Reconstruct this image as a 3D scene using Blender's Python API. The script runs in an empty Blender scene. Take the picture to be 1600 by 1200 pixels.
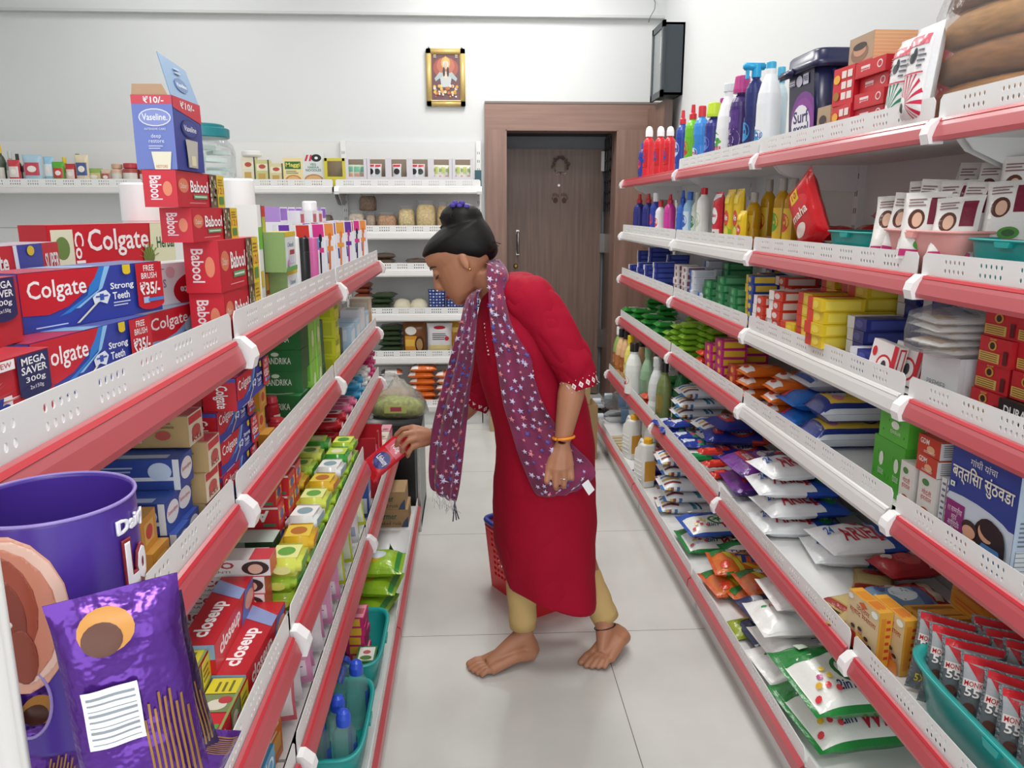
import bpy, bmesh, math, random
from mathutils import Vector, Matrix, Euler
PI = math.pi
random.seed(7)
SC = bpy.context.scene
# ---------------------------------------------------------------- camera, world, lights, exposure
F, PT, YW, CH = 1237.5, .2162, .0513, 1.31
cd = bpy.data.cameras.new('camera'); cam = bpy.data.objects.new('camera', cd); SC.collection.objects.link(cam)
cam.location = (0, 0, CH); cam.rotation_euler = (PI/2 - PT, 0, -YW)
cd.sensor_width = 36; cd.sensor_fit = 'HORIZONTAL'; cd.lens = F/1600*36; cd.clip_start = .02
SC.camera = cam
SC.view_settings.view_transform = 'Standard'; SC.view_settings.look = 'None'
SC.view_settings.exposure = -0.12; SC.view_settings.gamma = 1; SC.view_settings.use_curve_mapping = False
w = bpy.data.worlds.new('world'); SC.world = w; w.use_nodes = True
w.node_tree.nodes['Background'].inputs[0].default_value = (.93, .97, 1, 1)
w.node_tree.nodes['Background'].inputs[1].default_value = .9
def area(x, y, z, sx, sy, e, col=(1, .98, .95), rot=(0, 0, 0)):
    l = bpy.data.lights.new('ceiling_or_daylight_lamp', 'AREA'); l.shape = 'RECTANGLE'; l.size = sx; l.size_y = sy; l.energy = e; l.color = col
    o = bpy.data.objects.new('ceiling_or_daylight_lamp', l); SC.collection.objects.link(o); o.location = (x, y, z); o.rotation_euler = rot
for y, e in ((-.6, 19), (1.3, 19), (3.1, 19), (4.4, 25)): area(.25, y, 2.93, .55, .55, e)
area(-1.7, 2.2, 2.93, .6, .6, 14); area(-1.7, 4.3, 2.93, .6, .6, 10)
area(.2, -1.6, 1.6, 2.6, 2.2, 40, (.95, .98, 1), (PI/2, 0, 0))      # unseen area light for daylight through the open shop front behind the photographer
# ---------------------------------------------------------------- helpers
def lin(c):
    if isinstance(c, str): c = [int(c[i:i+2], 16)/255 for i in (0, 2, 4)]
    return tuple(((v+.055)/1.055)**2.4 if v > .04045 else v/12.92 for v in c)
MC = {}
def M(c, r=.45, **k):
    """procedural surface of one colour; keys: metal, trans, alpha, ior, noise (scale, amount), bump (scale, strength)"""
    key = (c, r, tuple(sorted(k.items())))
    if key in MC: return MC[key]
    m = bpy.data.materials.new('surface_'+str(c)); m.use_nodes = True; nt = m.node_tree
    b = nt.nodes['Principled BSDF']; L = lin(c)+(1,)
    b.inputs['Base Color'].default_value = L; b.inputs['Roughness'].default_value = r
    if 'metal' in k: b.inputs['Metallic'].default_value = k['metal']
    if 'trans' in k: b.inputs['Transmission Weight'].default_value = k['trans']; b.inputs['IOR'].default_value = k.get('ior', 1.45)
    if 'alpha' in k: b.inputs['Alpha'].default_value = k['alpha']
    if 'spec' in k: b.inputs['Specular IOR Level'].default_value = k['spec']
    if 'sheen' in k: b.inputs['Sheen Weight'].default_value = k['sheen']
    if 'sss' in k: b.inputs['Subsurface Weight'].default_value = k['sss']; b.inputs['Subsurface Radius'].default_value = (.01, .004, .002)
    if 'noise' in k or 'bump' in k: tc = nt.nodes.new('ShaderNodeTexCoord')
    if 'noise' in k:
        n = nt.nodes.new('ShaderNodeTexNoise'); n.inputs['Scale'].default_value = k['noise'][0]; n.inputs['Detail'].default_value = 4
        mp = nt.nodes.new('ShaderNodeMapping'); mp.inputs['Scale'].default_value = k.get('stretch', (1, 1, 1))
        nt.links.new(tc.outputs['Object'], mp.inputs[0]); nt.links.new(mp.outputs[0], n.inputs['Vector'])
        cr = nt.nodes.new('ShaderNodeValToRGB'); a = k['noise'][1]
        cr.color_ramp.elements[0].position = .3; cr.color_ramp.elements[1].position = .7
        cr.color_ramp.elements[0].color = tuple(v*(1-a) for v in L[:3])+(1,); cr.color_ramp.elements[1].color = tuple(min(1, v*(1+a)) for v in L[:3])+(1,)
        nt.links.new(n.outputs[0], cr.inputs[0]); nt.links.new(cr.outputs[0], b.inputs['Base Color'])
    if 'bump' in k:
        n2 = nt.nodes.new('ShaderNodeTexNoise'); n2.inputs['Scale'].default_value = k['bump'][0]; n2.inputs['Detail'].default_value = 3
        bp = nt.nodes.new('ShaderNodeBump'); bp.inputs['Strength'].default_value = k['bump'][1]; bp.inputs['Distance'].default_value = .01
        nt.links.new(tc.outputs['Object'], n2.inputs['Vector']); nt.links.new(n2.outputs[0], bp.inputs['Height']); nt.links.new(bp.outputs[0], b.inputs['Normal'])
    MC[key] = m; return m
def P(c): return M(c, .38)                     # printed carton
def G_(c): return M(c, .22, bump=(38, .25))    # crinkled glossy film
TXT = {}
def glyphs(s, bold, shear):
    key = (s, bold, shear)
    if key in TXT: return TXT[key]
    c = bpy.data.curves.new('lettering', 'FONT'); c.body = s; c.size = 1; c.resolution_u = 2; c.offset = bold; c.shear = shear; c.fill_mode = 'FRONT'; c.space_line = .9; c.align_x = 'CENTER'
    o = bpy.data.objects.new('lettering', c); SC.collection.objects.link(o)
    bpy.context.view_layer.update()
    me = bpy.data.meshes.new_from_object(o.evaluated_get(bpy.context.evaluated_depsgraph_get()))
    vs = [(v.co.x, v.co.y) for v in me.vertices]; fs = [tuple(p.vertices) for p in me.polygons]
    bpy.data.objects.remove(o); bpy.data.curves.remove(c); bpy.data.meshes.remove(me)
    if not vs: TXT[key] = ([], []); return TXT[key]
    x0 = min(v[0] for v in vs); x1 = max(v[0] for v in vs); y0 = min(v[1] for v in vs); y1 = max(v[1] for v in vs)
    vs = [((x-x0)/(x1-x0+1e-9), (y-y0)/(y1-y0+1e-9)) for x, y in vs]
    TXT[key] = (vs, fs); return TXT[key]
class MB:
    """collects shapes, each with its material, into ONE mesh"""
    def __init__(s): s.v = []; s.f = []; s.m = []; s.mats = []; s.sm = []
    def mi(s, m):
        if m not in s.mats: s.mats.append(m)
        return s.mats.index(m)
    def add(s, vs, fs, m, smooth=False, T=None):
        n = len(s.v); i = s.mi(m)
        for v in vs: s.v.append(tuple(T @ Vector(v)) if T else tuple(v))
        for f in fs: s.f.append(tuple(n+k for k in f)); s.m.append(i); s.sm.append(smooth)
    def box(s, x0, y0, z0, x1, y1, z1, m, T=None, bev=0):
        if bev:
            bm = bmesh.new(); bmesh.ops.create_cube(bm, size=1)
            for v in bm.verts: v.co = Vector((x0+(v.co.x+.5)*(x1-x0), y0+(v.co.y+.5)*(y1-y0), z0+(v.co.z+.5)*(z1-z0)))
            bmesh.ops.bevel(bm, geom=bm.edges[:], offset=bev, segments=2, affect='EDGES')
            bm.verts.index_update(); s.add([v.co[:] for v in bm.verts], [[v.index for v in f.verts] for f in bm.faces], m, True, T); bm.free(); return
        s.add([(x0,y0,z0),(x1,y0,z0),(x1,y1,z0),(x0,y1,z0),(x0,y0,z1),(x1,y0,z1),(x1,y1,z1),(x0,y1,z1)],
              [(0,3,2,1),(4,5,6,7),(0,1,5,4),(1,2,6,5),(2,3,7,6),(3,0,4,7)], m, False, T)
    def prism(s, pts, axis, a, b, m):
        """polygon pts in the two other axes, extruded along axis from a to b"""
        n = len(pts)
        def mk(p, t): return (t, p[0], p[1]) if axis == 'x' else ((p[0], t, p[1]) if axis == 'y' else (p[0], p[1], t))
        vs = [mk(p, a) for p in pts]+[mk(p, b) for p in pts]
        s.add(vs, [tuple(range(n-1, -1, -1)), tuple(range(n, 2*n))]+[(i, (i+1) % n, n+(i+1) % n, n+i) for i in range(n)], m)
    def lathe(s, prof, m, n=20, sx=1, sy=1, T=None, mats=None):
        """prof: (radius, z) from bottom to top; mats: a material per ring band"""
        k = len(prof); vs = []
        for r, z in prof:
            for i in range(n): a = 2*PI*i/n; vs.append((r*sx*math.cos(a), r*sy*math.sin(a), z))
        for j in range(k-1):
            fs = [(i, (i+1) % n, n+(i+1) % n, n+i) for i in range(n)]
            s.add(vs[j*n:(j+2)*n], fs, mats[j] if mats else m, True, T)
        s.add(vs[:n], [tuple(range(n-1, -1, -1))], mats[0] if mats else m, False, T); s.add(vs[-n:], [tuple(range(n))], mats[-1] if mats else m, False, T)
    def loft(s, rings, m, cap=True, closed=True, smooth=True):
        n = len(rings[0]); vs = [v for r in rings for v in r]; fs = []
        for j in range(len(rings)-1):
            for i in range(n if closed else n-1): fs.append((j*n+i, j*n+(i+1) % n, (j+1)*n+(i+1) % n, (j+1)*n+i))
        if cap and closed: fs += [tuple(range(n-1, -1, -1)), tuple(range((len(rings)-1)*n, len(rings)*n))]
        s.add(vs, fs, m, smooth)
    def tube(s, pts, rad, m, n=10, cap=True):
        pts = [Vector(p) for p in pts]; rings = []
        if not isinstance(rad, (list, tuple)): rad = [rad]*len(pts)
        up = None
        for i, p in enumerate(pts):
            t = (pts[min(i+1, len(pts)-1)]-pts[max(i-1, 0)]).normalized()
            if up is None: up = t.orthogonal().normalized()
            up = (up-t*up.dot(t)).normalized(); q = t.cross(up)
            rings.append([tuple(p+(up*math.cos(2*PI*k/n)+q*math.sin(2*PI*k/n))*rad[i]) for k in range(n)])
        s.loft(rings, m, cap)
    def ball(s, c, r, m, n=14, T=None):
        if not isinstance(r, (list, tuple)): r = (r, r, r)
        vs = []; fs = []; h = n//2
        for j in range(1, h):
            for i in range(n):
                a = 2*PI*i/n; b = PI*j/h; vs.append((c[0]+r[0]*math.sin(b)*math.cos(a), c[1]+r[1]*math.sin(b)*math.sin(a), c[2]-r[2]*math.cos(b)))
        for j in range(h-2):
            for i in range(n): fs.append((j*n+i, j*n+(i+1) % n, (j+1)*n+(i+1) % n, (j+1)*n+i))
        vs += [(c[0], c[1], c[2]-r[2]), (c[0], c[1], c[2]+r[2])]; b0 = len(vs)-2
        for i in range(n): fs.append((b0, (i+1) % n, i)); fs.append((b0+1, (h-2)*n+i, (h-2)*n+(i+1) % n))
        s.add(vs, fs, m, True, T)
    def mesh(s, name):
        me = bpy.data.meshes.new(name); me.from_pydata(s.v, [], s.f)
        for m in s.mats: me.materials.append(m)
        me.polygons.foreach_set('material_index', s.m); me.polygons.foreach_set('use_smooth', s.sm); me.update(); return me
def cut_to_grid(uv, fs, nx, ny):
    bm = bmesh.new(); vs = [bm.verts.new((u, v, 0)) for u, v in uv]
    for f in fs:
        try: bm.faces.new([vs[i] for i in f])
        except ValueError: pass
    us = [p[0] for p in uv]; ws = [p[1] for p in uv]
    for k in range(1, nx):
        if min(us) < k/nx < max(us): bmesh.ops.bisect_plane(bm, geom=bm.verts[:]+bm.edges[:]+bm.faces[:], plane_co=(k/nx, 0, 0), plane_no=(1, 0, 0), dist=1e-5)
    for k in range(1, ny):
        if min(ws) < k/ny < max(ws): bmesh.ops.bisect_plane(bm, geom=bm.verts[:]+bm.edges[:]+bm.faces[:], plane_co=(0, k/ny, 0), plane_no=(0, 1, 0), dist=1e-5)
    bm.verts.index_update(); o = [(v.co.x, v.co.y) for v in bm.verts], [tuple(v.index for v in f.verts) for f in bm.faces]; bm.free(); return o
class Face:
    """flat print on a carton face: u right, v up, both 0..1; every print lies a hair above the last"""
    def __init__(s, mb, o, U, V, fn=None):
        s.mb = mb; s.o = Vector(o); s.U = Vector(U); s.V = Vector(V); s.N = s.U.cross(s.V).normalized(); s.k = 1; s.fn = fn
    def pt(s, u, v):
        if s.fn: return s.fn(u, v, s.k*.00035)
        return tuple(s.o+s.U*u+s.V*v+s.N*(s.k*.00025))
    def put(s, uv, fs, c):
        if s.fn and getattr(s.fn, 'grid', None) and len(fs):
            uv, fs = cut_to_grid(uv, fs, *s.fn.grid)
        if not s.fn and not getattr(s, 'free', False): uv = [(min(max(u, 0), 1), min(max(v, 0), 1)) for u, v in uv]
        m = c if not isinstance(c, str) else (P(c) if not s.fn else G_(c))
        s.mb.add([s.pt(*p) for p in uv], fs, m, bool(s.fn)); s.k += 1
    def rect(s, a, b, c, d, col):
        if s.fn and not getattr(s.fn, 'grid', None):
            n, m = max(1, int(abs(c-a)*28)), max(1, int(abs(d-b)*16)); uv = [(a+(c-a)*i/n, b+(d-b)*j/m) for j in range(m+1) for i in range(n+1)]
            s.put(uv, [(j*(n+1)+i, j*(n+1)+i+1, (j+1)*(n+1)+i+1, (j+1)*(n+1)+i) for j in range(m) for i in range(n)], col)
        else: s.put([(a, b), (c, b), (c, d), (a, d)], [(0, 1, 2, 3)], col)
    def poly(s, pts, col):
        if s.fn and len(pts) > 3 and not getattr(s.fn, 'grid', None):
            cx = sum(p[0] for p in pts)/len(pts); cy = sum(p[1] for p in pts)/len(pts); n = len(pts)
            mid = [((p[0]+cx)/2, (p[1]+cy)/2) for p in pts]
            s.put(list(pts)+mid+[(cx, cy)], [(i, (i+1) % n, n+(i+1) % n, n+i) for i in range(n)]+[(n+i, n+(i+1) % n, 2*n) for i in range(n)], col)
        else: s.put(pts, [tuple(range(len(pts)))], col)
    def ell(s, cx, cy, rx, ry, col, n=18, a0=0, a1=360):
        full = a1-a0 >= 360
        pts = [(cx+rx*math.cos(math.radians(a0+(a1-a0)*i/n)), cy+ry*math.sin(math.radians(a0+(a1-a0)*i/n))) for i in range(n if full else n+1)]
        s.poly(pts, col)
    def text(s, t, a, b, c, d, col, bold=.02, shear=0, rot=0, flip=False):
        """letters of t stretched into the box a,b..c,d; rot 90: reading upward, 180: upside down, -90: downward"""
        vs, fs = glyphs(t, bold, shear); o = []
        for x, y in vs:
            if rot == 90: x, y = 1-y, x
            elif rot == 180: x, y = 1-x, 1-y
            elif rot == -90: x, y = y, 1-x
            o.append((a+(c-a)*x, b+(d-b)*y))
        s.put(o, fs, col)
    def lines(s, a, b, c, d, n, col, fill=.4):
        """n rows of unreadable small print"""
        rr = random.Random(n*31+int(a*100)); h = (d-b)/n
        for i in range(n): s.rect(a, b+h*i+h*(1-fill)/2, a+(c-a)*rr.uniform(.7, 1), b+h*i+h*(1+fill)/2, col); s.k -= 1
        s.k += 1
def faces(mb, w, d, h):
    """print frames of a carton standing on its base centre; front looks to -y"""
    x, y = w/2, d/2
    return dict(F=Face(mb, (-x,-y,0), (w,0,0), (0,0,h)), B=Face(mb, (x,y,0), (-w,0,0), (0,0,h)), R=Face(mb, (x,-y,0), (0,d,0), (0,0,h)),
                L=Face(mb, (-x,y,0), (0,-d,0), (0,0,h)), T=Face(mb, (-x,-y,h), (w,0,0), (0,d,0)))
CACHE = {}
def carton(key, w, d, h, base, design=None):
    """mesh of a printed carton, w across the front, d deep, h high"""
    if key in CACHE: return CACHE[key]
    mb = MB(); b = min(w, d, h)*.02
    mb.box(-w/2, -d/2, 0, w/2, d/2, h, P(base) if isinstance(base, str) else base)
    if design: design(faces(mb, w, d, h))
    CACHE[key] = mb.mesh(key); return CACHE[key]
def pillow(key, w, l, t, base, design=None, seal=.06, flat=.35, film=None, crease=.0, res=(14, 18), sides=None, seed=1, paint=None):
    """mesh of a filled pouch lying flat: w along x, l along y (crimped seals at both y ends), t thick, lying on z=0"""
    if key in CACHE: return CACHE[key]
    t *= .86; mb = MB(); nx, ny = res; rr = random.Random(seed)
    ph = [rr.uniform(0, 6) for _ in range(6)]
    def prof(u, v):
        a = abs(2*u-1); b = min(v, 1-v)
        e = max(0, 1-a**3.2)**.5; s_ = 0 if b < seal*.6 else min(1, (b-seal*.6)/(flat*.5))
        s_ = math.sin(s_*PI/2)**.75 if s_ > 0 else 0
        wr = 1+crease*(-1+math.sin(v*23+ph[0]+3*math.sin(u*5+ph[1]))*.5+math.sin(u*17+ph[2]+v*9)*.5+.6*math.sin(v*41+u*13+ph[3])*max(0, 1-3*b))
        return e*s_*wr
    def xy(u, v):
        b = min(v, 1-v); pinch = 1-.07*math.sin(min(1, b/.3)*PI/2)
        return (w*(u-.5)*pinch+crease*.05*w*math.sin(v*19+ph[4]), l*(v-.5))
    def top(u, v, e=0):
        x, y = xy(u, v); return (x, y, t*.42+t*.58*prof(u, v)+.0006+e)
    def bot(u, v):
        x, y = xy(u, v); return (x, y, max(0, t*.42*(1-min(1, prof(u, v)*1.15))))
    fm = film or G_(base)
    uv = [(i/nx, j/ny) for j in range(ny+1) for i in range(nx+1)]
    q = [(j*(nx+1)+i, j*(nx+1)+i+1, (j+1)*(nx+1)+i+1, (j+1)*(nx+1)+i) for j in range(ny) for i in range(nx)]
    n0 = len(mb.m); mb.add([top(*p) for p in uv], q, fm, True); mb.add([bot(*p) for p in uv], [f[::-1] for f in q], fm, True)
    def cell(k): return ((k % nx)+.5)/nx, (k//nx+.5)/ny
    if paint:
        for k in range(len(q)):
            for h in (0, 1): mb.m[n0+h*len(q)+k] = mb.mi(G_(paint(*cell(k))))
    edge = [(0, j/ny) for j in range(ny+1)]
    for u0 in (0, 1):
        vs = [top(u0, j/ny) for j in range(ny+1)]+[bot(u0, j/ny) for j in range(ny+1)]
        n1 = len(mb.m); mb.add(vs, [(j, j+1, ny+2+j, ny+1+j) for j in range(ny)], fm, True)
        if paint:
            for j in range(ny): mb.m[n1+j] = mb.mi(G_(paint(u0, (j+.5)/ny)))
    tab = [[Vector(top(i/nx, j/ny)) for i in range(nx+1)] for j in range(ny+1)]
    def skin(u, v, e=0):
        x = min(max(u, 0), 1)*nx; y = min(max(v, 0), 1)*ny; i = min(int(x), nx-1); j = min(int(y), ny-1); x -= i; y -= j
        q = (tab[j][i]*(1-x)+tab[j][i+1]*x)*(1-y)+(tab[j+1][i]*(1-x)+tab[j+1][i+1]*x)*y; return (q.x, q.y, q.z+.0005+e*.8)
    skin.grid = (nx, ny)
    if design: design(Face(mb, (0,0,0), (1,0,0), (0,1,0), skin))
    CACHE[key] = mb.mesh(key); return CACHE[key]
ROOTS = []
def at_x(px, py, X): return ray(px, py, 0, X)
def ray(px, py, ax, val):
    f = Vector((math.sin(YW)*math.cos(PT), math.cos(YW)*math.cos(PT), -math.sin(PT))); r = Vector((math.cos(YW), -math.sin(YW), 0)); u = r.cross(f)
    d = f+r*((px-800)/F)-u*((py-600)/F); c = Vector((0, 0, CH)); return c+d*((val-c[ax])/d[ax])
def obj(name, me, parent=None, loc=(0,0,0), rot=(0,0,0)):
    if isinstance(me, MB): me = me.mesh(name)
    o = bpy.data.objects.new(name, me); SC.collection.objects.link(o); o.location = loc; o.rotation_euler = rot
    if parent: o.parent = parent
    return o
def tag(o, label=None, cat=None, group=None, kind=None):
    if label: o['label'] = label
    if cat: o['category'] = cat
    if group: o['group'] = group
    if kind: o['kind'] = kind
    return o
def thing(name, label, cat, loc=(0,0,0), rot=(0,0,0), group=None):
    o = bpy.data.objects.new(name, None); SC.collection.objects.link(o); o.empty_display_size = .03
    o.location = loc; o.rotation_euler = rot; return tag(o, label, cat, group)
def one(name, me, label, cat, loc, rot=(0,0,0), group=None):
    return tag(obj(name, me, None, loc, rot), label, cat, group)
def multi(name, parts, label, cat, loc, rot=(0,0,0), group=None):
    """parts: list of (part name, mesh or (mesh, [(sub name, mesh)]) )"""
    r = thing(name, label, cat, loc, rot, group)
    for p in parts:
        o = obj(p[0], p[1], r)
        for q in p[2:]: obj(q[0], q[1], o)
    return r
def struct(name, mb): return tag(obj(name, mb), kind='structure')
# ---------------------------------------------------------------- the room
WY, WX = 5.2, 1.2          # back wall, right wall
WALL = M('d9dbdb', .55, noise=(1.2, .015))
def tiles():
    m = bpy.data.materials.new('floor_tiles'); m.use_nodes = True; nt = m.node_tree; b = nt.nodes['Principled BSDF']
    tc = nt.nodes.new('ShaderNodeTexCoord'); mp = nt.nodes.new('ShaderNodeMapping'); mp.inputs['Location'].default_value = (-.40, -.675, 0)
    br = nt.nodes.new('ShaderNodeTexBrick'); br.offset = 0; br.inputs['Scale'].default_value = 1; br.inputs['Brick Width'].default_value = .8; br.inputs['Row Height'].default_value = .8
    br.inputs['Mortar Size'].default_value = .0013; br.inputs['Mortar Smooth'].default_value = .1
    n = nt.nodes.new('ShaderNodeTexNoise'); n.inputs['Scale'].default_value = 2.3; n.inputs['Detail'].default_value = 6
    cr = nt.nodes.new('ShaderNodeValToRGB'); cr.color_ramp.elements[0].color = lin('cccdc8')+(1,); cr.color_ramp.elements[1].color = lin('dadad6')+(1,); cr.color_ramp.elements[0].position = .35; cr.color_ramp.elements[1].position = .65
    nt.links.new(tc.outputs['Object'], mp.inputs[0]); nt.links.new(mp.outputs[0], br.inputs['Vector']); nt.links.new(tc.outputs['Object'], n.inputs['Vector'])
    nt.links.new(n.outputs[0], cr.inputs[0]); nt.links.new(cr.outputs[0], br.inputs['Color1']); nt.links.new(cr.outputs[0], br.inputs['Color2']); br.inputs['Mortar'].default_value = lin('77736c')+(1,)
    nt.links.new(br.outputs[0], b.inputs['Base Color']); b.inputs['Roughness'].default_value = .16
    return m
mb = MB(); mb.box(-3.3, -2.2, -.05, 1.3, 6.2, 0, tiles()); struct('floor', mb)
mb = MB(); mb.box(-3.3, -2.2, 2.98, 1.3, 5.3, 3.05, WALL); struct('ceiling', mb)
DX0, DX1, DZ = .225, .93, 1.80      # door opening
mb = MB(); mb.box(-3.3, WY, 0, DX0, WY+.12, 2.98, WALL); mb.box(DX1, WY, 0, 1.3, WY+.12, 2.98, WALL); mb.box(DX0, WY, DZ, DX1, WY+.12, 2.98, WALL)
struct('wall_back', mb)
mb = MB(); mb.box(-3.3, WY-.035, 2.465, WX, WY, 2.98, WALL); mb.box(-3.3, WY-.05, 2.455, WX, WY, 2.47, M('c9cac9', .6)); struct('trim_1', mb)
mb = MB(); mb.box(WX, -2.2, 0, WX+.1, WY, 2.98, WALL); struct('wall_right', mb)
mb = MB(); mb.box(-3.4, -2.2, 0, -3.3, WY, 2.98, WALL); struct('wall_left', mb)
# doorway: wide wood-veneer architrave, recess, veneered door
def wood(c, r=.4, st=(14, 14, .8), a=.16): return M(c, r, noise=(3.2, a), stretch=st)
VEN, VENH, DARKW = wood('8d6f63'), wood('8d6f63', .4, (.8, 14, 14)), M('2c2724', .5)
mb = MB(); y0 = WY-.05
mb.box(.095, y0, 0, DX0, WY, DZ, VEN); mb.box(DX1, y0, 0, 1.185, WY, DZ, VEN); mb.box(.095, y0, DZ, 1.185, WY, 1.955, VENH)
mb.box(.095, y0-.004, 1.955, 1.185, WY, 1.967, M('7d7470', .5))
mb.box(DX0, y0, 0, DX0+.006, WY+.125, DZ, VEN); mb.box(DX1-.006, y0, 0, DX1, WY+.125, DZ, VEN); mb.box(DX0, y0, DZ-.006, DX1, WY+.125, DZ, VENH)
struct('trim_2', mb)
mb = MB(); yb = WY+.42
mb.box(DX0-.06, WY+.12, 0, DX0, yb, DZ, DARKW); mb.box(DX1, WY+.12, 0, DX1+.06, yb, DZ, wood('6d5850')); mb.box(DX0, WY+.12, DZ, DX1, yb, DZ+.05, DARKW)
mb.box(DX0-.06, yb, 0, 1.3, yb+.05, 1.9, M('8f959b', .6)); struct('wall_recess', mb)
r = thing('door_1', None, None, (0, yb-.05, 0)); r['kind'] = 'structure'
mb = MB(); dl, dr, dt = .235, .905, 1.715
mb.box(dl, 0, .01, dr, .04, dt, wood('7a645a', .38, (16, 16, .7), .2)); obj('door_leaf', mb, r)
mb = MB(); rr = random.Random(3)     # chalky hand prints and a scraped sticker on the veneer
PR = M('5c4038', .8); F_ = Face(mb, (0, 0, 0), (1, 0, 0), (0, 0, 1)); F_.free = True
for cx in (.585, .645):
    F_.ell(cx, 1.375, .017, .02, PR, 12)
    for i in range(4): F_.ell(cx-.017+i*.0115, 1.408+.006*math.sin(i+.6), .0038, .013, PR, 8)
    F_.ell(cx+(.022 if cx > .6 else -.022), 1.388, .004, .011, PR, 8)
for i in range(60): F_.ell(.615+rr.gauss(0, .018), 1.60+rr.gauss(0, .024), rr.uniform(.002, .007), rr.uniform(.002, .006), M('b9aaa2' if i % 3 else '51403a', .8), 7)
F_.rect(.583, 1.565, .642, 1.645, M('8f8078', .8))
for i in range(70):
    a = rr.uniform(-.3, PI+.3); F_.ell(.615+.05*math.cos(a)+rr.gauss(0, .006), 1.6+.062*math.sin(a)+rr.gauss(0, .006), .006, .005, M('5f4a42', .8), 6)
for v in mb.v: pass
obj('hand_prints', mb, r, (0, -.001, 0))
STEEL = M('b9b9b6', .25, metal=1.0)
mb = MB(); mb.tube([(.325, 0, 1.02), (.325, -.045, 1.02), (.325, -.05, 1.03), (.325, -.05, 1.15), (.325, -.045, 1.16), (.325, 0, 1.16)], .008, STEEL, 8); mb.box(.315, -.004, 1.005, .335, 0, 1.035, STEEL); mb.box(.315, -.004, 1.145, .335, 0, 1.175, STEEL); obj('handle', mb, r)
mb = MB(); T = Matrix.Rotation(PI/2, 4, 'X'); mb.lathe([(.016, 0), (.016, .01), (.01, .016)], M('9a7d4c', .3, metal=1.0), 14, T=Matrix.Translation((.312, 0, .93)) @ T); obj('lock', mb, r)
mb = MB(); mb.lathe([(.009, 0), (.009, .006)], STEEL, 12, T=Matrix.Translation((.607, 0, 1.475)) @ T); obj('peephole', mb, r)
for z in (1.57, 1.02, .35):
    mb = MB(); mb.box(.895, -.012, z, .935, 0, z+.13, STEEL if z < 1.5 else M('e8e8e6', .4)); obj('hinge', mb, r)
mb = MB(); mb.box(DX0, WY-.03, 0, DX1, WY+.16, .006, M('1c1c1e', .2)); tag(obj('threshold', mb), kind='structure')
# black window grille in the right side of the recess
mb = MB()
for i in range(6): mb.box(DX1-.012, WY+.16, 1.35+i*.07, DX1-.004, WY+.36, 1.362+i*.07, M('141518', .5))
for y in (WY+.16, WY+.26, WY+.35): mb.box(DX1-.014, y, 1.3, DX1-.004, y+.01, 1.78, M('141518', .5))
struct('window_1', mb)
mb = MB(); mb.box(1.115, 4.72, 0, 1.145, WY-.06, 1.925, wood('7b6156')); mb.box(1.115, 4.70, 0, 1.16, 4.72, 1.925, wood('5f4c45')); struct('trim_3', mb)
# framed devotional picture: generic seated figure with a halo
r = thing('framed_picture', 'small gold framed devotional picture hanging on the back wall', 'picture', (-.142, WY-.012, 1.955)); r.scale = (.92, 1, .9)
GOLD = M('e2c47c', .35, metal=.25)
mb = MB()
for a in ((-.13, 0, -.018, .13, .018), (-.13, 0, .318, .13, .354)): mb.box(a[0], -.016, a[2], a[3], .01, a[4], GOLD, bev=.004)
for x in (-.13, .095): mb.box(x, -.016, -.018, x+.035, .01, .354, GOLD, bev=.004)
mb.box(-.1, -.02, .015, .1, -.012, .02, M('f0e2b0', .4)); obj('frame', mb, r)
mb = MB(); mb.box(-.1, -.006, .012, .1, .008, .324, M('6b4a50', .3)); F_ = Face(mb, (-.1, -.006, .012), (.2, 0, 0), (0, 0, .312))
F_.ell(.5, .7, .42, .22, 'a2574a'); F_.ell(.5, .75, .3, .17, 'b8705a')
F_.ell(.5, .8, .15, .13, 'caa565'); F_.ell(.5, .78, .1, .09, 'd8cfc0'); F_.poly([(.42, .84), (.58, .84), (.5, .95)], 'd9b566')
F_.poly([(.28, .6), (.72, .6), (.64, .3), (.36, .3)], 'bfc4c4'); F_.poly([(.3, .62), (.12, .48), (.16, .42), (.46, .56)], 'a9b4b6'); F_.poly([(.7, .62), (.88, .48), (.84, .42), (.54, .56)], 'a9b4b6')
F_.ell(.5, .55, .06, .08, 'd9c8b4'); F_.ell(.44, .62, .04, .1, '4c3c3a'); F_.ell(.57, .62, .04, .1, '4c3c3a'); F_.ell(.5, .765, .06, .06, 'cdb9a4')
rr = random.Random(5)
for i in range(26): F_.ell(.12+.76*rr.random(), .16+.17*rr.random(), .05, .035, ['d39a44', 'd8c9a0', 'b96f3a', 'e2b257', 'cfd0cb'][i % 5], 8)
for i in range(10): F_.ell(.15+.7*rr.random(), .1+.07*rr.random(), .03, .02, ['e7e3df', 'c54a4a', 'd4a33e'][i % 3], 7)
for x in (.1, .82): F_.lines(x, .9, x+.1, .97, 3, 'e0d4b8')
obj('print', mb, r)
for x in (-.11, .11):
    mb = MB(); mb.ball((x, 0, .362), .007, STEEL, 8); obj('nail', mb, r)
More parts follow.
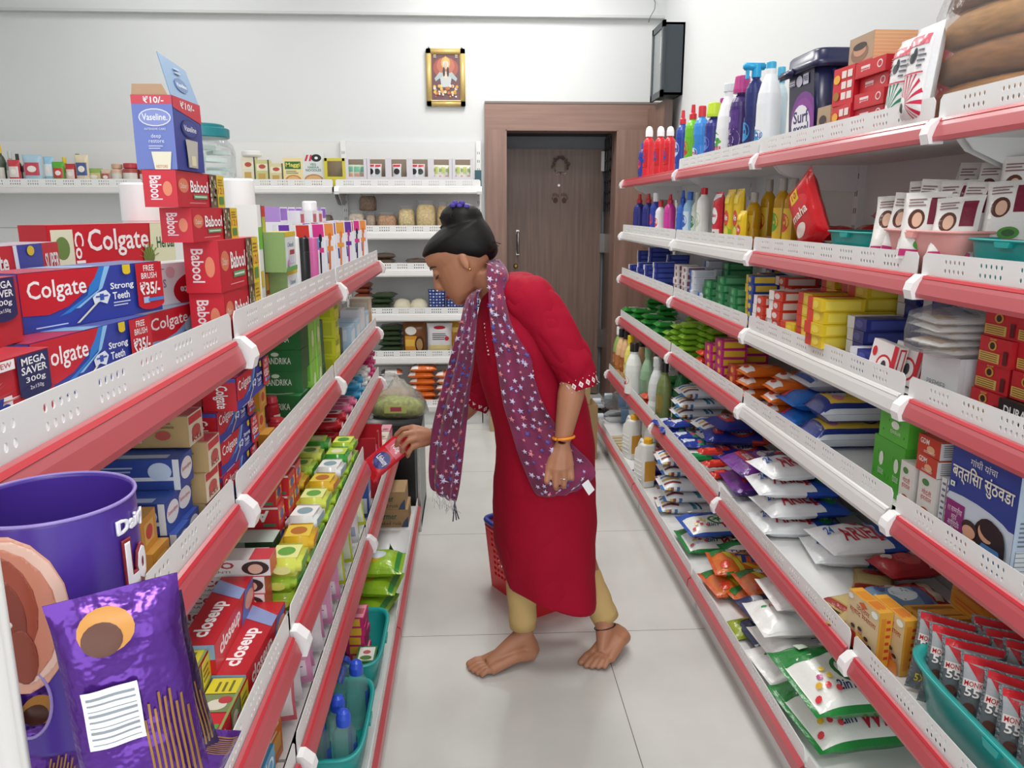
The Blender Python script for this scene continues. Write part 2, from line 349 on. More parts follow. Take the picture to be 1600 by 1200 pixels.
# black glazed case on the right wall
r = thing('wall_case', 'black glazed notice case fixed high on the right wall', 'case', (0, 0, 0))
BK = M('30393f', .4); a, b = 4.65, 4.91; z0, z1 = 1.945, 2.325
mb = MB(); mb.box(1.09, a, z0, WX, a+.012, z1, BK); mb.box(1.09, b-.012, z0, WX, b, z1, BK); mb.box(1.09, a, z0, WX, b, z0+.012, BK); mb.box(1.09, a, z1-.012, WX, b, z1, BK); mb.box(WX-.01, a, z0, WX, b, z1, BK); obj('case_body', mb, r)
mb = MB()
for q in ((a-.01, z0-.01, b+.01, z0+.025), (a-.01, z1-.025, b+.01, z1+.01), (a-.01, z0-.01, a+.025, z1+.01), (b-.025, z0-.01, b+.01, z1+.01)): mb.box(1.075, q[0], q[1], 1.09, q[2], q[3], BK)
fr = obj('door_frame', mb, r)
mb = MB(); mb.box(1.08, a+.025, z0+.025, 1.084, b-.025, z1-.025, M('cfd6d8', .05, alpha=.35)); obj('glass', mb, fr)
mb = MB(); mb.box(1.11, a+.04, z0+.2, 1.114, b-.06, z1-.04, M('efeedd', .6)); obj('notice_sheet', mb, r)
# loose wire by the ceiling trim
mb = MB(); mb.tube([(1.12, WY-.04, 2.58), (1.135, WY-.06, 2.54), (1.13, WY-.07, 2.50), (1.105, WY-.06, 2.455), (1.1, WY-.05, 2.43)], .0022, M('6a6a68', .5), 6)
tag(obj('loose_wire', mb), 'thin grey wire hanging loose at the top corner of the back wall', 'wire')
# ---------------------------------------------------------------- gondola racks
SHW, SHG, REDR, GREYR = M('e8e8e7', .4), M('dfdfde', .45), M('b8545a', .28), M('d3d1cf', .3)
LIP = {}
def lip_mesh(L, h=.045):
    """perforated front lip: real holes in groups of five by two; runs along +x, rises +z"""
    key = (round(L, 3), h)
    if key in LIP: return LIP[key]
    c = bpy.data.curves.new('lip', 'CURVE'); c.dimensions = '2D'; c.fill_mode = 'BOTH'; c.extrude = .0008
    def spl(pts):
        s = c.splines.new('POLY'); s.points.add(len(pts)-1); s.use_cyclic_u = True
        for p, q in zip(s.points, pts): p.co = (q[0], q[1], 0, 1)
    spl([(0, 0), (L, 0), (L, h-.008), (L-.008, h), (.008, h), (0, h-.008)])
    n = int((L-.05)/.1); x0 = (L-(n-1)*.1)/2-.026
    for i in range(n):
        for j in range(5):
            for z in (.016, .032):
                cx = x0+i*.1+j*.013; spl([(cx+.0032*math.cos(2*PI*k/8), z+.0042*math.sin(2*PI*k/8)) for k in range(8)])
    o = bpy.data.objects.new('lip', c); SC.collection.objects.link(o); bpy.context.view_layer.update()
    me = bpy.data.meshes.new_from_object(o.evaluated_get(bpy.context.evaluated_depsgraph_get()))
    bpy.data.objects.remove(o)
    for v in me.vertices: v.co = Vector((v.co.x, v.co.z, v.co.y))
    me.materials.clear(); me.materials.append(SHW); LIP[key] = me; return me
def cap_mesh():
    if 'cap' in LIP: return LIP['cap']
    mb = MB(); WH = M('f4f4f4', .3)
    pts = [(.002, .005), (-.009, .005), (-.025, -.010), (-.029, -.024), (-.024, -.041), (.002, -.041)]
    mb.prism(pts, 'x', .001, .028, WH); LIP['cap'] = mb.mesh('rail_cap'); return LIP['cap']
def shelf(rack, L, y, z, depth, rail, lip=True, caps=(True, False), bracket=True):
    """one shelf board of a bay in rack space: x along the bay 0..L, front at y, back at y+depth; z is the deck"""
    mb = MB(); mb.box(.004, y, z-.028, L-.004, y+depth, z, SHW); mb.box(.004, y, z-.034, L-.004, y+.02, z, SHW)
    s = obj('shelf', mb, rack)
    if lip: obj('perforated_lip', lip_mesh(L-.016), s, (.008, y+.001, z))
    mb = MB(); pr = [(y-.001, z+.005), (y-.006, z+.002), (y-.013, z-.010), (y-.0195, z-.029), (y-.018, z-.037), (y+.002, z-.036)]
    mb.prism(pr, 'x', .012, L-.012, rail); 
    mb.prism([(y-.0062, z+.0028), (y-.0088, z-.002), (y-.0095, z-.0012), (y-.0068, z+.0038)], 'x', .012, L-.012, M('d03a44' if rail is REDR else 'e8e6e4', .25)); obj('price_rail', mb, s)
    for e, c in zip((0, L-.029), caps):
        if c: obj('rail_cap', cap_mesh(), s, (e, y, z))
    if bracket:
        for x in (.012, L-.015):
            mb = MB(); mb.prism([(y+.05, z-.028), (y+.07, z-.05), (y+depth*.6, z-.10), (y+depth, z-.105), (y+depth, z-.028)], 'x', x, x+.003, SHW); obj('bracket', mb, s)
def rack(name, label, L, shelves, back, top, loc, rotz, base=None, side=None, capend=False, dpt=0):
    """shelves: (front y, deck z, rail material, lip); back: y of the back panel; base: (front y, deck z, rail)"""
    r = thing(name, label, 'shelf rack', loc, (0, 0, rotz), 'white gondola rack bays')
    mb = MB(); mb.box(0, back, .02, L, back+.018, top, SHG)
    z = .3
    while z < top-.05: mb.box(.02, back-.0015, z, L-.02, back, z+.006, M('b4b1b0', .6)); z += .3
    obj('back_panel', mb, r)
    for x in ((.001, L-.031) if capend else (.001,)):
        mb = MB(); mb.box(x, back-.02, 0, x+.03, back+.018, top+.01, SHW)
        z = .1
        while z < top-.03:
            for dx in (.008, .019): mb.box(x+dx, back-.0206, z, x+dx+.003, back-.0199, z+.016, M('3a3a3c', .6))
            z += .05
        obj('upright', mb, r)
    for (y, z, rail, lip) in shelves: shelf(r, L, y, z, back-y-.004, rail, lip, (True, capend))
    if base:
        y, z, rail = base
        mb = MB(); mb.box(0, y, z-.02, L, back-.004, z, SHW); mb.box(.01, y+.02, 0, L-.01, y+.035, z-.02, SHG)
        for x in (0, L-.003): mb.box(x, y+.02, 0, x+.003, back-.004, z-.02, SHG)
        b = obj('base_deck', mb, r); obj('perforated_lip', lip_mesh(L-.016, .042), b, (.008, y, z-.002))
        mb = MB(); mb.prism([(y-.001, z+.004), (y-.012, z-.004), (y-.014, z-.03), (y-.01, z-.038), (y+.002, z-.038)], 'x', .004, L-.004, rail); obj('price_rail', mb, b)
    return r
# right side: rack x runs from far to near, rotz=-90 so the front looks to -X.  rack local y = world X offset
RJ = [4.465, 3.30, 2.38, 1.47, .555]
RX = dict(R1=.848, R2=.848, R3=.848, R4=.848, R5=.79, R6=.715)
RZ = dict(R1=1.467, R2=1.187, R3=.951, R4=.713, R5=.402, R6=.125)
cols = dict(D=(REDR, GREYR, REDR, REDR, REDR), C=(REDR, GREYR, REDR, REDR, REDR), B=(REDR, REDR, GREYR, GREYR, REDR), A=(REDR,)*5)
for i, b in enumerate('DCBA'):
    L = RJ[i]-RJ[i+1]
    sh = [(RX['R%d' % (k+1)], RZ['R%d' % (k+1)], cols[b][k], not (b == 'D' and k in (0,))) for k in range(5)]
    nm = dict(D='farthest white rack bay on the right, ending beside the wooden door', C='third white rack bay from the camera along the right wall', B='second white rack bay from the camera along the right wall', A='nearest white rack bay on the right, cut by the photo edge')[b]
    rack('gondola_rack', nm, L, sh, 1.165, 1.70, (0, RJ[i], 0), -PI/2, (RX['R6'], RZ['R6'], REDR), capend=False)
# left side: rotz=+90, local x runs away from the camera, local y = -world X
LJ = [.28, 1.19, 2.11, 3.08]
LX = dict(L1=-.355, L2=-.370, L3=-.300, L4=-.303, L5=-.228)
LZ = dict(L1=1.117, L2=.862, L3=.634, L4=.40, L5=.125)
LXb, LZb = dict(LX, L3=-.366), dict(LZ, L3=.665)
for i in range(3):
    X_, Z_ = (LXb, LZb) if i == 2 else (LX, LZ)
    sh = [(-X_['L%d' % k], Z_['L%d' % k], REDR, True) for k in (1, 2, 3, 4)]
    nm = ['nearest white rack bay on the left, under the blue and red toothpaste cartons', 'middle white rack bay on the left, beside the woman in red', 'farthest white rack bay on the left, ending at the black cabinet'][i]
    rack('gondola_rack', nm, LJ[i+1]-LJ[i], sh, .70, 1.30 if False else 1.14, (0, LJ[i], 0), PI/2, (-X_['L5'], Z_['L5'], REDR), capend=(i == 2))
# back wall racks
BJ = [-3.05, -1.9, -.80, .07]
BYF = 4.86
BZ = [1.442, 1.175, .953, .682, .416]
for i in range(3):
    sh = [(BYF-WY+.0, z, GREYR, True) for z in BZ]
    nm = ['back wall rack bay at the far left behind the toothpaste', 'middle rack bay on the back wall behind the jar', 'back wall rack bay just left of the wooden door'][i]
    rack('wall_rack', nm, BJ[i+1]-BJ[i], [(BYF, z, GREYR, True) for z in (BZ if i == 2 else (BZ[0], BZ[4]))], WY-.03, 1.72, (BJ[i], 0, 0), 0, (BYF-.06, .12, GREYR), capend=(i == 2))

for d_ in (RZ, LZ, LZb):
    for k_ in d_: d_[k_] += .0012      # goods rest a hair above the sheet metal
# ---------------------------------------------------------------- the woman
def W(px, py, Y): return ray(px, py, 1, Y)
SKIN = M('b27c5e', .5, sss=.08, noise=(9, .07)); HAIR = M('0b0908', .5, spec=.25, noise=(60, .3), stretch=(1, 1, .15)); KUR = M('a20a2b', .8, spec=.2, bump=(28, .12)); BEIGE = M('cdae72', .8, bump=(40, .15))
def fuse(name, mb, voxel, smooth=6, mat=None):
    """weld the collected closed shapes into one continuous skin"""
    me = mb.mesh(name); o = bpy.data.objects.new(name, me); SC.collection.objects.link(o)
    m = o.modifiers.new('weld', 'REMESH'); m.mode = 'VOXEL'; m.voxel_size = voxel; m.use_smooth_shade = True
    s = o.modifiers.new('soften', 'SMOOTH'); s.factor = .5; s.iterations = smooth
    bpy.context.view_layer.update()
    out = bpy.data.meshes.new_from_object(o.evaluated_get(bpy.context.evaluated_depsgraph_get())); bpy.data.objects.remove(o)
    out.materials.clear(); out.materials.append(mat); out.name = name
    for p in out.polygons: p.use_smooth = True; p.material_index = 0
    return out
def ring(c, a, b, n=24, p=2.0):
    c, a, b = Vector(c), Vector(a), Vector(b); o = []
    for k in range(n):
        t = 2*PI*k/n; x, y = math.cos(t), math.sin(t); x = math.copysign(abs(x)**(2/p), x); y = math.copysign(abs(y)**(2/p), y); o.append(tuple(c+a*x+b*y))
    return o
HC = Vector((-.022, 2.15, 1.18)); HR = Matrix.Translation(HC) @ Matrix.Rotation(math.radians(-5), 4, 'Z') @ Matrix.Rotation(math.radians(-32), 4, 'Y')
def hp(x, y, z): return tuple(HR @ Vector((x, y, z)))
sk = MB()
prof = [(-.101, -.072, -.045, .016), (-.092, -.082, -.022, .032), (-.078, -.082, .0, .045), (-.062, -.086, .02, .052), (-.048, -.085, .05, .057), (-.03, -.086, .075, .063), (-.01, -.083, .088, .068), (.01, -.079, .094, .071), (.022, -.084, .096, .073), (.036, -.089, .097, .074), (.058, -.085, .095, .073), (.074, -.068, .082, .062), (.088, -.03, .045, .03)]
sk.loft([[hp(*q) for q in ring(((f+b)/2, 0, z), ((b-f)/2, 0, 0), (0, w_, 0), 28, 2.25)] for z, f, b, w_ in prof], SKIN)
sk.loft([[hp(*q) for q in ring((x, 0, z), (dx, 0, 0), (0, w_, 0), 12)] for z, x, dx, w_ in ((.018, -.079, .006, .007), (.004, -.084, .009, .0075), (-.012, -.09, .012, .009), (-.024, -.095, .013, .012), (-.033, -.094, .013, .0155), (-.04, -.088, .009, .012))], SKIN)
for y in (-.011, .011): sk.ball(hp(-.09, y, -.034), .0085, SKIN, 10)
sk.loft([[hp(*q) for q in ring((-.083+.002*abs(t), t*.021, -.058), (.009*(1-abs(t)**2)+.001, 0, 0), (0, 0, .0048*(1-abs(t)**2)+.001), 8)] for t in (-1, -.6, -.2, .2, .6, 1)], SKIN)
sk.loft([[hp(*q) for q in ring((-.082+.002*abs(t), t*.019, -.0675), (.008*(1-abs(t)**2)+.001, 0, 0), (0, 0, .005*(1-abs(t)**2)+.001), 8)] for t in (-1, -.6, -.2, .2, .6, 1)], SKIN)
for s in (-1, 1):
    sk.ball(hp(-.073, s*.031, .006), .0125, SKIN, 12)
    ear = [(.012, -.026), (.004, -.016), (.003, 0), (.006, .013), (.016, .021), (.025, .015), (.025, .0), (.019, -.017)]
    sk.loft([[hp(.012+(x-.016)*k, s*y, z*k-.006) for x, z in (ear if s > 0 else ear[::-1])] for k, y in ((.7, .06), (1, .073), (.95, .078))], SKIN)
neckA, neckB = Vector(hp(.035, 0, -.05)), W(790, 482, 2.15)
sk.tube([neckA, neckA.lerp(neckB, .35), neckA.lerp(neckB, .7), neckB], [.05, .047, .05, .062], SKIN, 20)
# torso under the clothes: from neck down the bent back to the hips
tor = [((768, 475), (800, 450), .055), ((758, 500), (838, 452), .125), ((756, 525), (866, 480), .14), ((758, 555), (880, 520), .14), ((768, 600), (886, 580), .125), ((782, 650), (908, 645), .135), ((790, 710), (915, 705), .145), ((800, 760), (912, 755), .135)]
def prings(rows, Yc=2.15, n=32, p=2.2, shrink=0):
    o = []
    for f_, b_, d in rows:
        A, B = W(*f_, Yc), W(*b_, Yc); h = (B-A)/2; h = h*(1-shrink/h.length); o.append(ring((A+B)/2, h, (0, d-shrink, 0), n, p))
    return o
sk.loft(prings(tor, shrink=.012), SKIN)
# arms
sh1, el1, wr1 = W(828, 472, 2.03), W(899, 578, 1.985), W(879, 688, 1.965)
sk.tube([W(812, 470, 2.08), sh1, sh1.lerp(el1, .5), el1, el1.lerp(wr1, .35), el1.lerp(wr1, .75), wr1], [.05, .05, .042, .036, .035, .027, .022], SKIN, 16)
sh2, el2, wr2 = W(792, 485, 2.27), W(752, 612, 2.30), W(682, 682, 2.25)
sk.tube([W(800, 480, 2.2), sh2, sh2.lerp(el2, .5), el2, el2.lerp(wr2, .35), el2.lerp(wr2, .75), wr2], [.05, .048, .042, .036, .034, .026, .022], SKIN, 16)
def hand(wrist, knuck, fingers, thumb, r0=.0135):
    """metacarpals from the wrist to four knuckles, then jointed fingers and a thumb from the side of the palm"""
    for k, fg in zip(knuck, fingers):
        w0 = wrist+(k-wrist)*.12
        sk.tube([w0, wrist.lerp(k, .55), k], [.016, .0155, .0115], SKIN, 10)
        sk.tube([wrist.lerp(k, .8), k]+fg, [.011, .0098]+[.0088, .0082, .0068][:len(fg)], SKIN, 10); sk.ball(fg[-1], .0068, SKIN, 8)
    for a, b in zip(knuck, knuck[1:]):
        for t in (.5, .75, .95): sk.ball(wrist.lerp((a+b)/2, t), .0125, SKIN, 8)
    sk.tube(thumb, [.015, .0135, .0105, .0085][:len(thumb)], SKIN, 10); sk.ball(thumb[-1], .0085, SKIN, 8)
kn = [W(x, y, Y) for x, y, Y in ((857, 732, 1.955), (869, 735, 1.945), (881, 734, 1.945), (891, 729, 1.955))]
fg = []
for k, (dx, dy, ddy, tip) in zip(kn, ((-3, 20, 0, 26), (-1, 24, 0, 32), (0, 23, 0, 31), (2, 18, 0, 24))):
    px = {0: 857, 1: 869, 2: 881, 3: 891}[kn.index(k)]; py = {0: 732, 1: 735, 2: 734, 3: 729}[kn.index(k)]
    fg.append([W(px+dx, py+dy, 1.945), W(px+dx+1, py+tip, 1.965), W(px+dx+2, py+tip-7, 1.988)])
hand(wr1, kn, fg, [W(868, 703, 1.965), W(856, 716, 1.975), W(851, 734, 1.985), W(854, 750, 1.99)])
kn2 = [W(x, y, Y) for x, y, Y in ((643, 668, 2.235), (647, 676, 2.22), (652, 685, 2.215), (658, 694, 2.22))]
fg2 = [[W(628, 671, 2.235), W(619, 680, 2.235), W(616, 689, 2.24)], [W(631, 678, 2.205), W(622, 688, 2.205), W(619, 697, 2.215)], [W(637, 689, 2.20), W(629, 699, 2.20), W(628, 706, 2.21)], [W(644, 699, 2.205), W(638, 708, 2.205), W(637, 713, 2.215)]]
hand(wr2, kn2, fg2, [W(668, 676, 2.26), W(652, 676, 2.275), W(638, 684, 2.275), W(630, 692, 2.265)])
# legs and feet
def foot(heel, ball, toe, ankle, shin, side, zt):
    """heel, ball and toe on the sole line; toes fan out across side"""
    heel, ball, toe, ankle, shin, side = map(Vector, (heel, ball, toe, ankle, shin, side)); side.normalize()
    sk.tube([shin, ankle.lerp(shin, .4), ankle, ankle.lerp(heel, .55), heel+Vector((0, 0, .0))], [.031, .030, .0295, .03, .026], SKIN, 16)
    up = Vector((0, 0, 1))
    for s, wd in ((-.022, .019), (-.006, .022), (.01, .021), (.024, .017)):
        sk.tube([heel.lerp(ankle, .15)+side*s*.5, heel.lerp(ball, .45)+side*s+up*.018, ball+side*s*1.25+up*.002], [.024, wd, .015], SKIN, 12)
    sk.tube([ankle+up*.0, ankle.lerp(ball, .4)+up*.004, ball+up*.008], [.031, .024, .014], SKIN, 14)
    L = (toe-ball)
    for i, (s, ln, r) in enumerate(((-.03, .95, .0115), (-.0125, 1.05, .0088), (.002, .95, .0085), (.0155, .8, .008), (.028, .6, .008))):
        a = ball+side*s*1.05; b = ball+side*s*1.2+L*ln; mid = a.lerp(b, .55)+up*.006
        sk.tube([a, mid, b], [r*1.15, r*1.0, r*.95], SKIN, 10); sk.ball(b, r*.98, SKIN, 10)
foot((.168, 2.122, .024), (.035, 2.075, .016), (-.008, 2.06, .0105), (.143, 2.115, .085), (.142, 2.125, .25), (.35, -1, 0), 0)
foot(W(973, 994, 2.19), (.372, 2.097, .022), (.336, 2.062, .0105), W(946, 983, 2.165), W(934, 930, 2.19), (.75, -.66, 0), 0)
sk.tube([(.142, 2.125, .22), W(825, 850, 2.13), W(842, 740, 2.12)], [.031, .062, .085], SKIN, 16)
sk.tube([W(932, 926, 2.19), W(890, 850, 2.19), W(862, 740, 2.18)], [.031, .062, .085], SKIN, 16)
body = fuse('person', sk, .0034, 5, SKIN)
woman = one('person', body, 'woman in a red kurta bending to the left shelf with a red packet', 'person', (0, 0, 0))
# hair: cap swept back to a high bun
hb = MB()
hprof = [(-.02, .030, .096, .064), (-.006, .008, .101, .0725), (.008, -.018, .105, .0775), (.022, -.04, .107, .079), (.036, -.06, .108, .0795), (.05, -.0795, .107, .0785), (.066, -.0885, .104, .0775), (.080, -.072, .09, .066), (.092, -.045, .062, .044), (.098, -.015, .03, .018)]
hs = lambda q: (q[0], q[1], q[2]-(.024*math.exp(-((q[0]+.028)/.024)**2)*max(0, 1-(q[2]+.02)/.07) if abs(q[1]) > .03 and q[2] < .05 else 0))
hb.loft([[hp(*hs(q)) for q in ring(((f+b)/2, 0, z), ((b-f)/2, 0, 0), (0, w_, 0), 30, 2.2)] for z, f, b, w_ in hprof], HAIR)
hb.ball(hp(.07, 0, -.012), (.03, .045, .03), HAIR, 16)
BC = W(721, 341, 2.15)
hb.ball(BC, (.058, .054, .041), HAIR, 20); hb.tube([BC+Vector((.016, 0, -.05)), BC+Vector((.005, 0, -.02))], [.036, .03], HAIR, 16)
hair = obj('hair', fuse('hair', hb, .004, 7, HAIR), woman)
fl = MB(); rr = random.Random(2)
for i in range(9):
    a = 2*PI*i/9; p0 = BC+Vector((.042*math.cos(a), .04*math.sin(a), -.012+.02*math.sin(a*2)))
    fl.tube([p0+Vector((.008*math.cos(a+2), .01*math.sin(a+2), -.016)), p0+Vector((.016*math.cos(a), .014*math.sin(a), 0)), p0+Vector((0, 0, .018))], .0045, HAIR, 6)
for i in range(8):
    q = hp(.085+rr.uniform(-.02, .012), rr.uniform(-.06, -.02), .0); fl.tube([q, Vector(q)+Vector((.016+rr.uniform(0, .012), rr.uniform(-.01, .01), -.006-rr.uniform(0, .01)))], .0008, HAIR, 4)
obj('loose_strands', fl, hair)
sc_ = MB(); PU = M('4b3a9a', .7)
for i in range(7): sc_.ball(BC+Vector((-.014+.006*i-.008, -.03+.004*(i % 3), .033+.006*math.sin(i*2))), (.009, .009, .007), PU, 8)
tag(obj('hair_tie', sc_, hair))
ey = MB(); DK = M('1d1310', .5)
for s in (-1, 1):
    ey.tube([hp(-.083, s*.022, -.003), hp(-.0835, s*.031, -.0055), hp(-.0785, s*.041, -.004), hp(-.0705, s*.0495, .0)], [.0014, .0024, .0024, .0012], DK, 6)
obj('eyelashes', ey, woman)
ey = MB()
for s in (-1, 1): ey.tube([hp(-.0862, s*.012, .022), hp(-.0828, s*.026, .027), hp(-.0752, s*.041, .026), hp(-.063, s*.054, .021)], [.0018, .0022, .002, .001], DK, 6)
obj('eyebrows', ey, woman)
lp = MB(); LPM = M('8f4a44', .4)
for z, r_ in ((-.059, .0036), (-.0665, .004)): lp.tube([hp(-.083, -.019, (z-.063)/2), hp(-.0905, -.009, z), hp(-.0925, 0, z), hp(-.0905, .009, z), hp(-.083, .019, (z-.063)/2)], [.001, r_, r_, r_, .001], LPM, 8)
obj('lips', lp, woman)
st = MB(); st.ball(hp(-.1005, -.0165, -.0335), .0026, M('f2efe6', .15, metal=.6), 8); obj('nose_stud', st, woman)
er = MB(); er.ball(hp(.012, -.0845, -.031), .004, M('c9a24a', .25, metal=1.0), 8); obj('earring', er, woman)
# kurta
rows = [((757, 462), (797, 428), .056), ((751, 484), (830, 430), .11), ((745, 512), (866, 462), .15), ((745, 545), (886, 508), .162), ((752, 592), (895, 570), .155), ((767, 640), (916, 632), .155), ((776, 690), (925, 688), .168), ((775, 745), (926, 740), .172), ((774, 800), (927, 795), .17), ((777, 850), (926, 850), .165), ((783, 880), (926, 895), .16), ((791, 895), (927, 934), .155)]
kr = MB(); base = prings(rows, n=48, p=2.25); fine = []
for j in range(len(base)-1):
    for s in range(5):
        t = s/5; rg = []
        p0, p1, p2, p3 = base[max(j-1, 0)], base[j], base[j+1], base[min(j+2, len(base)-1)]
        for a, b, c, d in zip(p0, p1, p2, p3):
            a, b, c, d = map(Vector, (a, b, c, d)); rg.append(.5*((2*b)+(c-a)*t+(2*a-5*b+4*c-d)*t*t+(3*b-a-3*c+d)*t**3))
        fine.append(rg)
fine.append([Vector(q) for q in base[-1]])
for j, rg in enumerate(fine):
    v = j/(len(fine)-1)
    for k, q in enumerate(rg):
        a = 2*PI*k/48; amp = .0065*max(0, (v-.45))/.55+.004*math.exp(-((v-.32)/.12)**2)
        q.y += amp*math.sin(a*7+v*5)*(1 if math.sin(a) < 0 else -1); q.x += amp*.8*math.sin(a*5+2+v*9)*(1 if .3 < v else .3)
        q.z += .0
kr.loft([[tuple(q) for q in rg] for rg in fine], KUR, cap=False)
ko = obj('kurta', kr, woman); m = ko.modifiers.new('cloth', 'SOLIDIFY'); m.thickness = .003
KF = bpy.data.textures.new('cloth_folds', 'CLOUDS'); KF.noise_scale = .11; KF.noise_depth = 1
m = ko.modifiers.new('folds', 'DISPLACE'); m.texture = KF; m.strength = .014; m.texture_coords = 'GLOBAL'
FOLD = bpy.data.textures.new('folds', 'CLOUDS'); FOLD.noise_scale = .07; FOLD.noise_depth = 2
def sleeve(name, pts, rads):
    s = MB(); P_ = [Vector(p) for p in pts]; d = []
    R_ = []
    for i in range(len(P_)-1):
        for k in range(6): t = k/6; d.append(P_[i].lerp(P_[i+1], t)); R_.append(rads[i]*(1-t)+rads[i+1]*t)
    d.append(P_[-1]); R_.append(rads[-1]); s.tube(d, R_, KUR, 22, cap=False)
    o = obj(name, s, ko); m_ = o.modifiers.new('cloth', 'SOLIDIFY'); m_.thickness = .0025; m_.offset = 0; sb = o.modifiers.new('s', 'SUBSURF'); sb.levels = 1; sb.render_levels = 1; wr_ = o.modifiers.new('folds', 'DISPLACE'); wr_.texture = FOLD; wr_.strength = .022; wr_.mid_level = .5; wr_.texture_coords = 'GLOBAL'; return d[-1], d[-4], R_[-1]
e1 = sleeve('sleeve', [W(800, 462, 2.10), W(832, 474, 2.035), W(866, 520, 2.01), W(896, 570, 1.99), W(908, 607, 1.982)], [.058, .066, .06, .052, .041])
e2 = sleeve('sleeve', [W(800, 478, 2.21), W(790, 492, 2.27), W(772, 555, 2.285), W(752, 612, 2.295), W(738, 634, 2.29)], [.055, .068, .06, .053, .044])
WHT = M('efe6e4', .7)
for (p, q, r_) in (e1, e2):        # printed cuff border of white diamonds
    ax = (p-q).normalized(); u_ = ax.orthogonal().normalized(); v_ = ax.cross(u_); c = MB()
    for i in range(16):
        a = 2*PI*i/16; n_ = u_*math.cos(a)+v_*math.sin(a); t_ = ax.cross(n_); o_ = p+n_*(r_+.0075)
        c.add([o_-ax*(.016+.009), o_-ax*.016+t_*.0065, o_-ax*(.016-.009), o_-ax*.016-t_*.0065], [(0, 1, 2, 3)], WHT); c.add([o_-ax*.016+n_*.0006-ax*.004, o_-ax*.016+t_*.003+n_*.0006, o_-ax*.012+n_*.0006, o_-ax*.016-t_*.003+n_*.0006], [(0, 1, 2, 3)], M('c98a96', .7))
        for dz in (.002, .03): o2 = p+(u_*math.cos(a+.2)+v_*math.sin(a+.2))*(r_+.008)-ax*dz; c.ball(o2, .0013, WHT, 6)
    tag(obj('cuff_border', c, ko), 'white diamond print border')
tr = MB()
def pant(pts, rads):
    P_ = [Vector(p) for p in pts]; d = []; R_ = []
    for i in range(len(P_)-1):
        for k in range(5): t = k/5; d.append(P_[i].lerp(P_[i+1], t)); R_.append(rads[i]*(1-t)+rads[i+1]*t+.0018*math.sin((i*5+k)*2.3))
    d.append(P_[-1]); R_.append(rads[-1]); tr.tube(d, R_, BEIGE, 22, cap=False)
pant([W(845, 700, 2.10), W(822, 850, 2.12), W(815, 900, 2.115), W(817, 979, 2.112)], [.1, .06, .047, .0385])
pant([W(860, 700, 2.18), W(882, 850, 2.19), W(924, 918, 2.19), W(947, 967, 2.185)], [.1, .062, .046, .0405])
to = obj('trousers', tr, woman); m = to.modifiers.new('cloth', 'SOLIDIFY'); m.thickness = .0025
# dupatta: starred scarf round the neck, one end hanging, one gathered in the hand
SCF = M('74204a', .85, sheen=.3, noise=(16, .3))
def scarf(name, rows, folds, amp, nstars, seed, tail=None):
    s = MB(); R_ = [(W(a, y1, Y), W(b, y2, Y2)) for a, y1, b, y2, Y, Y2 in rows]; n = len(R_)-1
    def P_(u, v, e=0):
        t = v*n; i = min(int(t), n-1); t -= i
        def cr(k): return R_[max(0, min(n, k))]
        def sp(h):
            a, b, c, d = cr(i-1)[h], cr(i)[h], cr(i+1)[h], cr(i+2)[h]; return .5*((2*b)+(c-a)*t+(2*a-5*b+4*c-d)*t*t+(3*b-a-3*c+d)*t**3)
        q = sp(0).lerp(sp(1), u); q.y += -.03*math.sin(PI*u)*.5+amp*math.sin(2*PI*folds*u+2.2*math.sin(v*4+seed))-e*1.5-(.0012 if e else 0)
        q.x += amp*.35*math.sin(2*PI*folds*u*1.3+v*7); return tuple(q)
    nu, nv = 40, 70; uv = [(i/nu, j/nv) for j in range(nv+1) for i in range(nu+1)]
    s.add([P_(*p) for p in uv], [(j*(nu+1)+i, j*(nu+1)+i+1, (j+1)*(nu+1)+i+1, (j+1)*(nu+1)+i) for j in range(nv) for i in range(nu)], SCF, True)
    o = Face(s, (0,0,0), (1,0,0), (0,1,0), P_); rr = random.Random(seed); pts = []
    while len(pts) < nstars:
        u, v = rr.uniform(.05, .95), rr.uniform(.01, .97)
        q = Vector(P_(u, v))
        if any((q-k).length < .0165 for k in pts) and rr.random() < .97: continue
        pts.append(q); w_ = (Vector(P_(min(u+.05, 1), v))-Vector(P_(u-.05, v))).length/.1+.01; h_ = (Vector(P_(u, v+.01))-Vector(P_(u, v-.01))).length/.02+.01
        r_ = rr.choice((.0055, .0075, .0095)); a0 = rr.uniform(0, 6); star = []
        for k in range(10): rad = r_ if k % 2 == 0 else r_*.42; star.append((u+rad*math.cos(a0+k*PI/5)/w_, v+rad*math.sin(a0+k*PI/5)/h_))
        c = rr.choice(['cfc8e2', 'cfc8e2', 'b9b4dc', 'd98790', '5a5aa6']); o.put([(u, v)]+star, [(0, 1+k, 1+(k+1) % 10) for k in range(10)], M(c, .8)); o.k = 1
    sub = obj(name, s, woman); m = sub.modifiers.new('cloth', 'SOLIDIFY'); m.thickness = .0012; m.offset = 1; return P_, sub
Pn, scn = scarf('dupatta', [(768, 404, 780, 405, 2.17, 2.15), (760, 416, 793, 426, 2.075, 2.065), (762, 454, 791, 456, 2.03, 2.04), (764, 490, 794, 492, 2.0, 2.0), (769, 526, 809, 526, 1.985, 1.985), (775, 561, 830, 561, 1.98, 1.975), (779, 584, 834, 584, 1.975, 1.97), (787, 631, 850, 631, 1.965, 1.965), (798, 667, 872, 667, 1.96, 1.985), (808, 702, 896, 695, 1.955, 1.985), (820, 735, 924, 724, 1.955, 1.98), (834, 768, 928, 745, 1.96, 1.965), (842, 776, 900, 768, 1.965, 1.965)], 2.4, .0045, 150, 5)
